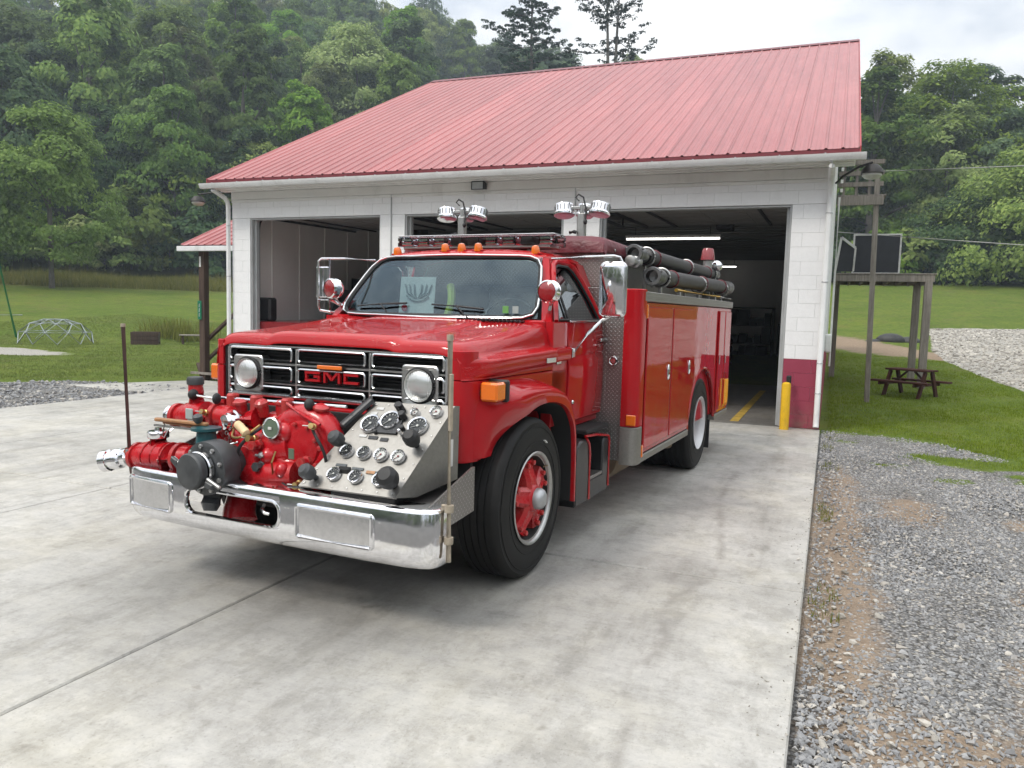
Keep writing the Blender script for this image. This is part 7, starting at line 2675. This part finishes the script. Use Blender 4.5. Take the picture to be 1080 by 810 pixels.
# trees one can tell apart
near = deciduous(301, 11.5, 8.6, 95, 240, .25, 'leaf_fresh', .20)
tree('lawn_tree', 'broad young green tree standing alone in the lawn before the meadow on the far left', 'tree', near, -49.5, 37.7, 1.0, 1.02, rot=.4)
def pick(az_px, r): return pol(az_px, r)
big = [('tall_tree', 'tallest rounded green tree halfway up the left hillside', deciduous(302, 17, 12.5, 110, 170, .40, 'leaf_mid', .1), -46.0, 98, 1.0),
       ('pale_tree', 'wide pale green tree above the left end of the roof', deciduous(303, 15, 14.5, 110, 170, .40, 'leaf_pale', .1), -33.6, 104, 1.0),
       ('round_tree', 'wide blue green tree at the left edge of the picture above the lawn tree', deciduous(304, 15, 13, 110, 160, .40, 'leaf_mid', .1), -54.0, 100, 1.0),
       ('edge_tree', 'bright green bushy tree just left of the porch roof', deciduous(305, 9.5, 9, 80, 170, .34, 'leaf_pale', .05), -40.4, 81, 1.0),
       ('edge_tree', 'bushy green tree at the wood edge between lawn tree and porch', deciduous(306, 9, 9.5, 80, 170, .34, 'leaf_mid', .03), -45.5, 83, 1.0),
       ('willow_tree', 'broad soft crowned green tree in the middle of the right hand wood edge', deciduous(307, 17, 14, 120, 190, .36, 'leaf_mid', .08), 6.2, 86, 1.0),
       ('narrow_tree', 'tall narrow green tree right behind the roof corner', deciduous(308, 16, 9, 90, 170, .36, 'leaf_mid', .05), 2.0, 80, 1.05),
       ('layered_tree', 'low spreading bright green tree at the right edge of the picture', deciduous(309, 10, 13, 100, 230, .30, 'leaf_mid', .02), 11.2, 73, 1.0),
       ('layered_tree', 'dark green tree between the timber deck and the bright right edge tree', deciduous(310, 8, 10, 80, 170, .34, 'leaf_dark', .02), 7.6, 76, .9)]
for nm, lb, ms, a, r, s in big:
    x, y = pol(a, r)
    tree(nm, lb, 'tree', ms, x, y, s)
pn1, pn2 = pine(401, 22, 14.5, 44, .25, 1.0), pine(402, 22, 13, 26, .25, .62, True)
x, y = pol(-21.2, 150); z0 = float(zt(x, y))
def pine_at(az, r, top_tan, ms, H, label, nm='pine_tree'):
    x, y = pol(az, r)
    z = top_tan * r + EYE - H
    t = thing(nm, label, 'tree', (x, y, z), .6)
    obj('crown', ms[0], None, t); obj('trunk', ms[1], None, t)
    return t
pine_at(-21.4, 86, .425, pn1, 22, 'dark dense pine with twin tops standing above the roof ridge')
pine_at(-15.7, 82, .43, pn2, 22, 'thin open pine with bare branches against the white sky above the roof')
dk = deciduous(311, 12, 10, 80, 150, .40, 'leaf_dark', .03)
for az, tt, s, lb in ((-21.0, .325, 1.0, 'dark round tree below the dense pine over the roof ridge'), (-18.9, .318, .95, 'dark leafy tree between the two pines over the roof ridge'), (-16.9, .30, .85, 'low dark tree at the foot of the thin open pine'), (-23.6, .322, 1.0, 'dark tree left of the dense pine over the roof ridge')):
    x, y = pol(az, 138)
    t = thing('ridge_tree', lb, 'tree', (x, y, tt * 138 + EYE - 12 * s), random.uniform(0, 6))
    t.scale = (s, s, s)
    obj('crown', dk[0], None, t); obj('trunk', dk[1], None, t)

# bushes closing the foot of the wood
bush = [leaf_mesh('crown', *(lambda C: (C[0] * [1, 1, 1], C[1]))(crown_shape(500 + i, 3.6, 5.2, 34, .02)), 110, .30, mt, 500 + i) for i, mt in enumerate(('leaf_mid', 'leaf_dark', 'leaf_pale'))]
bstem = MB().tube([(0, 0, -.3), (.1, 0, 1.2), (.2, .1, 2.4)], [.09, .06, .02], 6).mesh('stem', MATS['bark'])
g = random.Random(9)
az = -63.0
while az < 18:
    if -33 < az < -1:
        az += 2; continue
    r = (75 if az < -14 else 73) + g.uniform(0, 3)
    x, y = pol(az, r)
    i = g.choices((0, 1, 2), (4, 4, 1))[0]
    t = thing('bush', 'leafy bush at the foot of the wood behind the ' + ('left lawn' if az < -14 else 'right lawn'), 'bush', (x, y, float(zt(x, y)) - .2), g.uniform(0, 6), 'bushes along the edge of the ' + ('left' if az < -14 else 'right') + ' wood')
    s = g.uniform(.85, 1.5)
    t.scale = (s, s, s * g.uniform(.8, 1.2))
    obj('crown', bush[i], None, t); obj('stem', bstem, None, t)
    az += g.uniform(1.0, 1.8)

# dense undergrowth on the slope between the trunks: one mass
def undergrowth():
    g = np.random.default_rng(77)
    n = 9000
    az = g.uniform(-64, 20, n)
    r = np.sqrt(g.uniform(82 ** 2, 252 ** 2, n))
    keep = (r < ridge_r(az) + 8) & ~((az > -30) & (az < .5) & (r < 160))
    az, r = az[keep], r[keep]
    X, Y = r * np.sin(np.radians(az)), r * np.cos(np.radians(az))
    C = np.stack([X, Y, zt(X, Y) + g.uniform(.5, 3.2, len(X))], 1)
    me = leaf_mesh('undergrowth', C, g.uniform(1.0, 2.2, len(X)), 22, .75, 'leaf_dark', 78, .8, 0.0)
    obj('undergrowth', me, None, kind='stuff')
undergrowth()

# wood on the slopes outside the picture, seen only in paint and chrome
def other_side():
    g = np.random.default_rng(21)
    n = 170
    az = np.radians(g.uniform(24, 292, n)); r = g.uniform(58, 125, n)
    X, Y = r * np.sin(az), r * np.cos(az)
    Z = zt(X, Y)
    k = 26
    C = np.repeat(np.stack([X, Y, Z], 1), k, 0) + g.normal(0, 1, (n * k, 3)) * np.array([2.6, 2.6, 0]) 
    C[:, 2] += g.uniform(1.5, 17, n * k)
    me = leaf_mesh('far_wood', C, g.uniform(1.4, 2.6, n * k), 14, 1.3, 'leaf_mid', 22, .8, 0.0)
    obj('far_wood', me, None, kind='stuff')
other_side()

# weeds and stakes on the left lawn
blades('garden_plants', *(lambda X, Y: (X, Y, zt(X, Y) - .02))(RNG.uniform(-27.2, -24.3, 160), RNG.uniform(24.6, 26.2, 160)), np.full(160, .75), np.full(160, .05), 'dry_blade', 4)

# ================================================================== HAZE
hz = NT('haze')
hz.n.remove(hz.b)
pv = hz.new('ShaderNodeVolumePrincipled')
pv.inputs['Color'].default_value = (.74, .86, 1.0, 1)
pv.inputs['Density'].default_value = 0.0011
pv.inputs['Anisotropy'].default_value = 0.2
hz.l.new(pv.outputs[0], hz.n['Material Output'].inputs['Volume'])
h = obj('haze', MB().box(-430, 430, -430, 430, -1.3, 130), hz.m, kind='stuff')
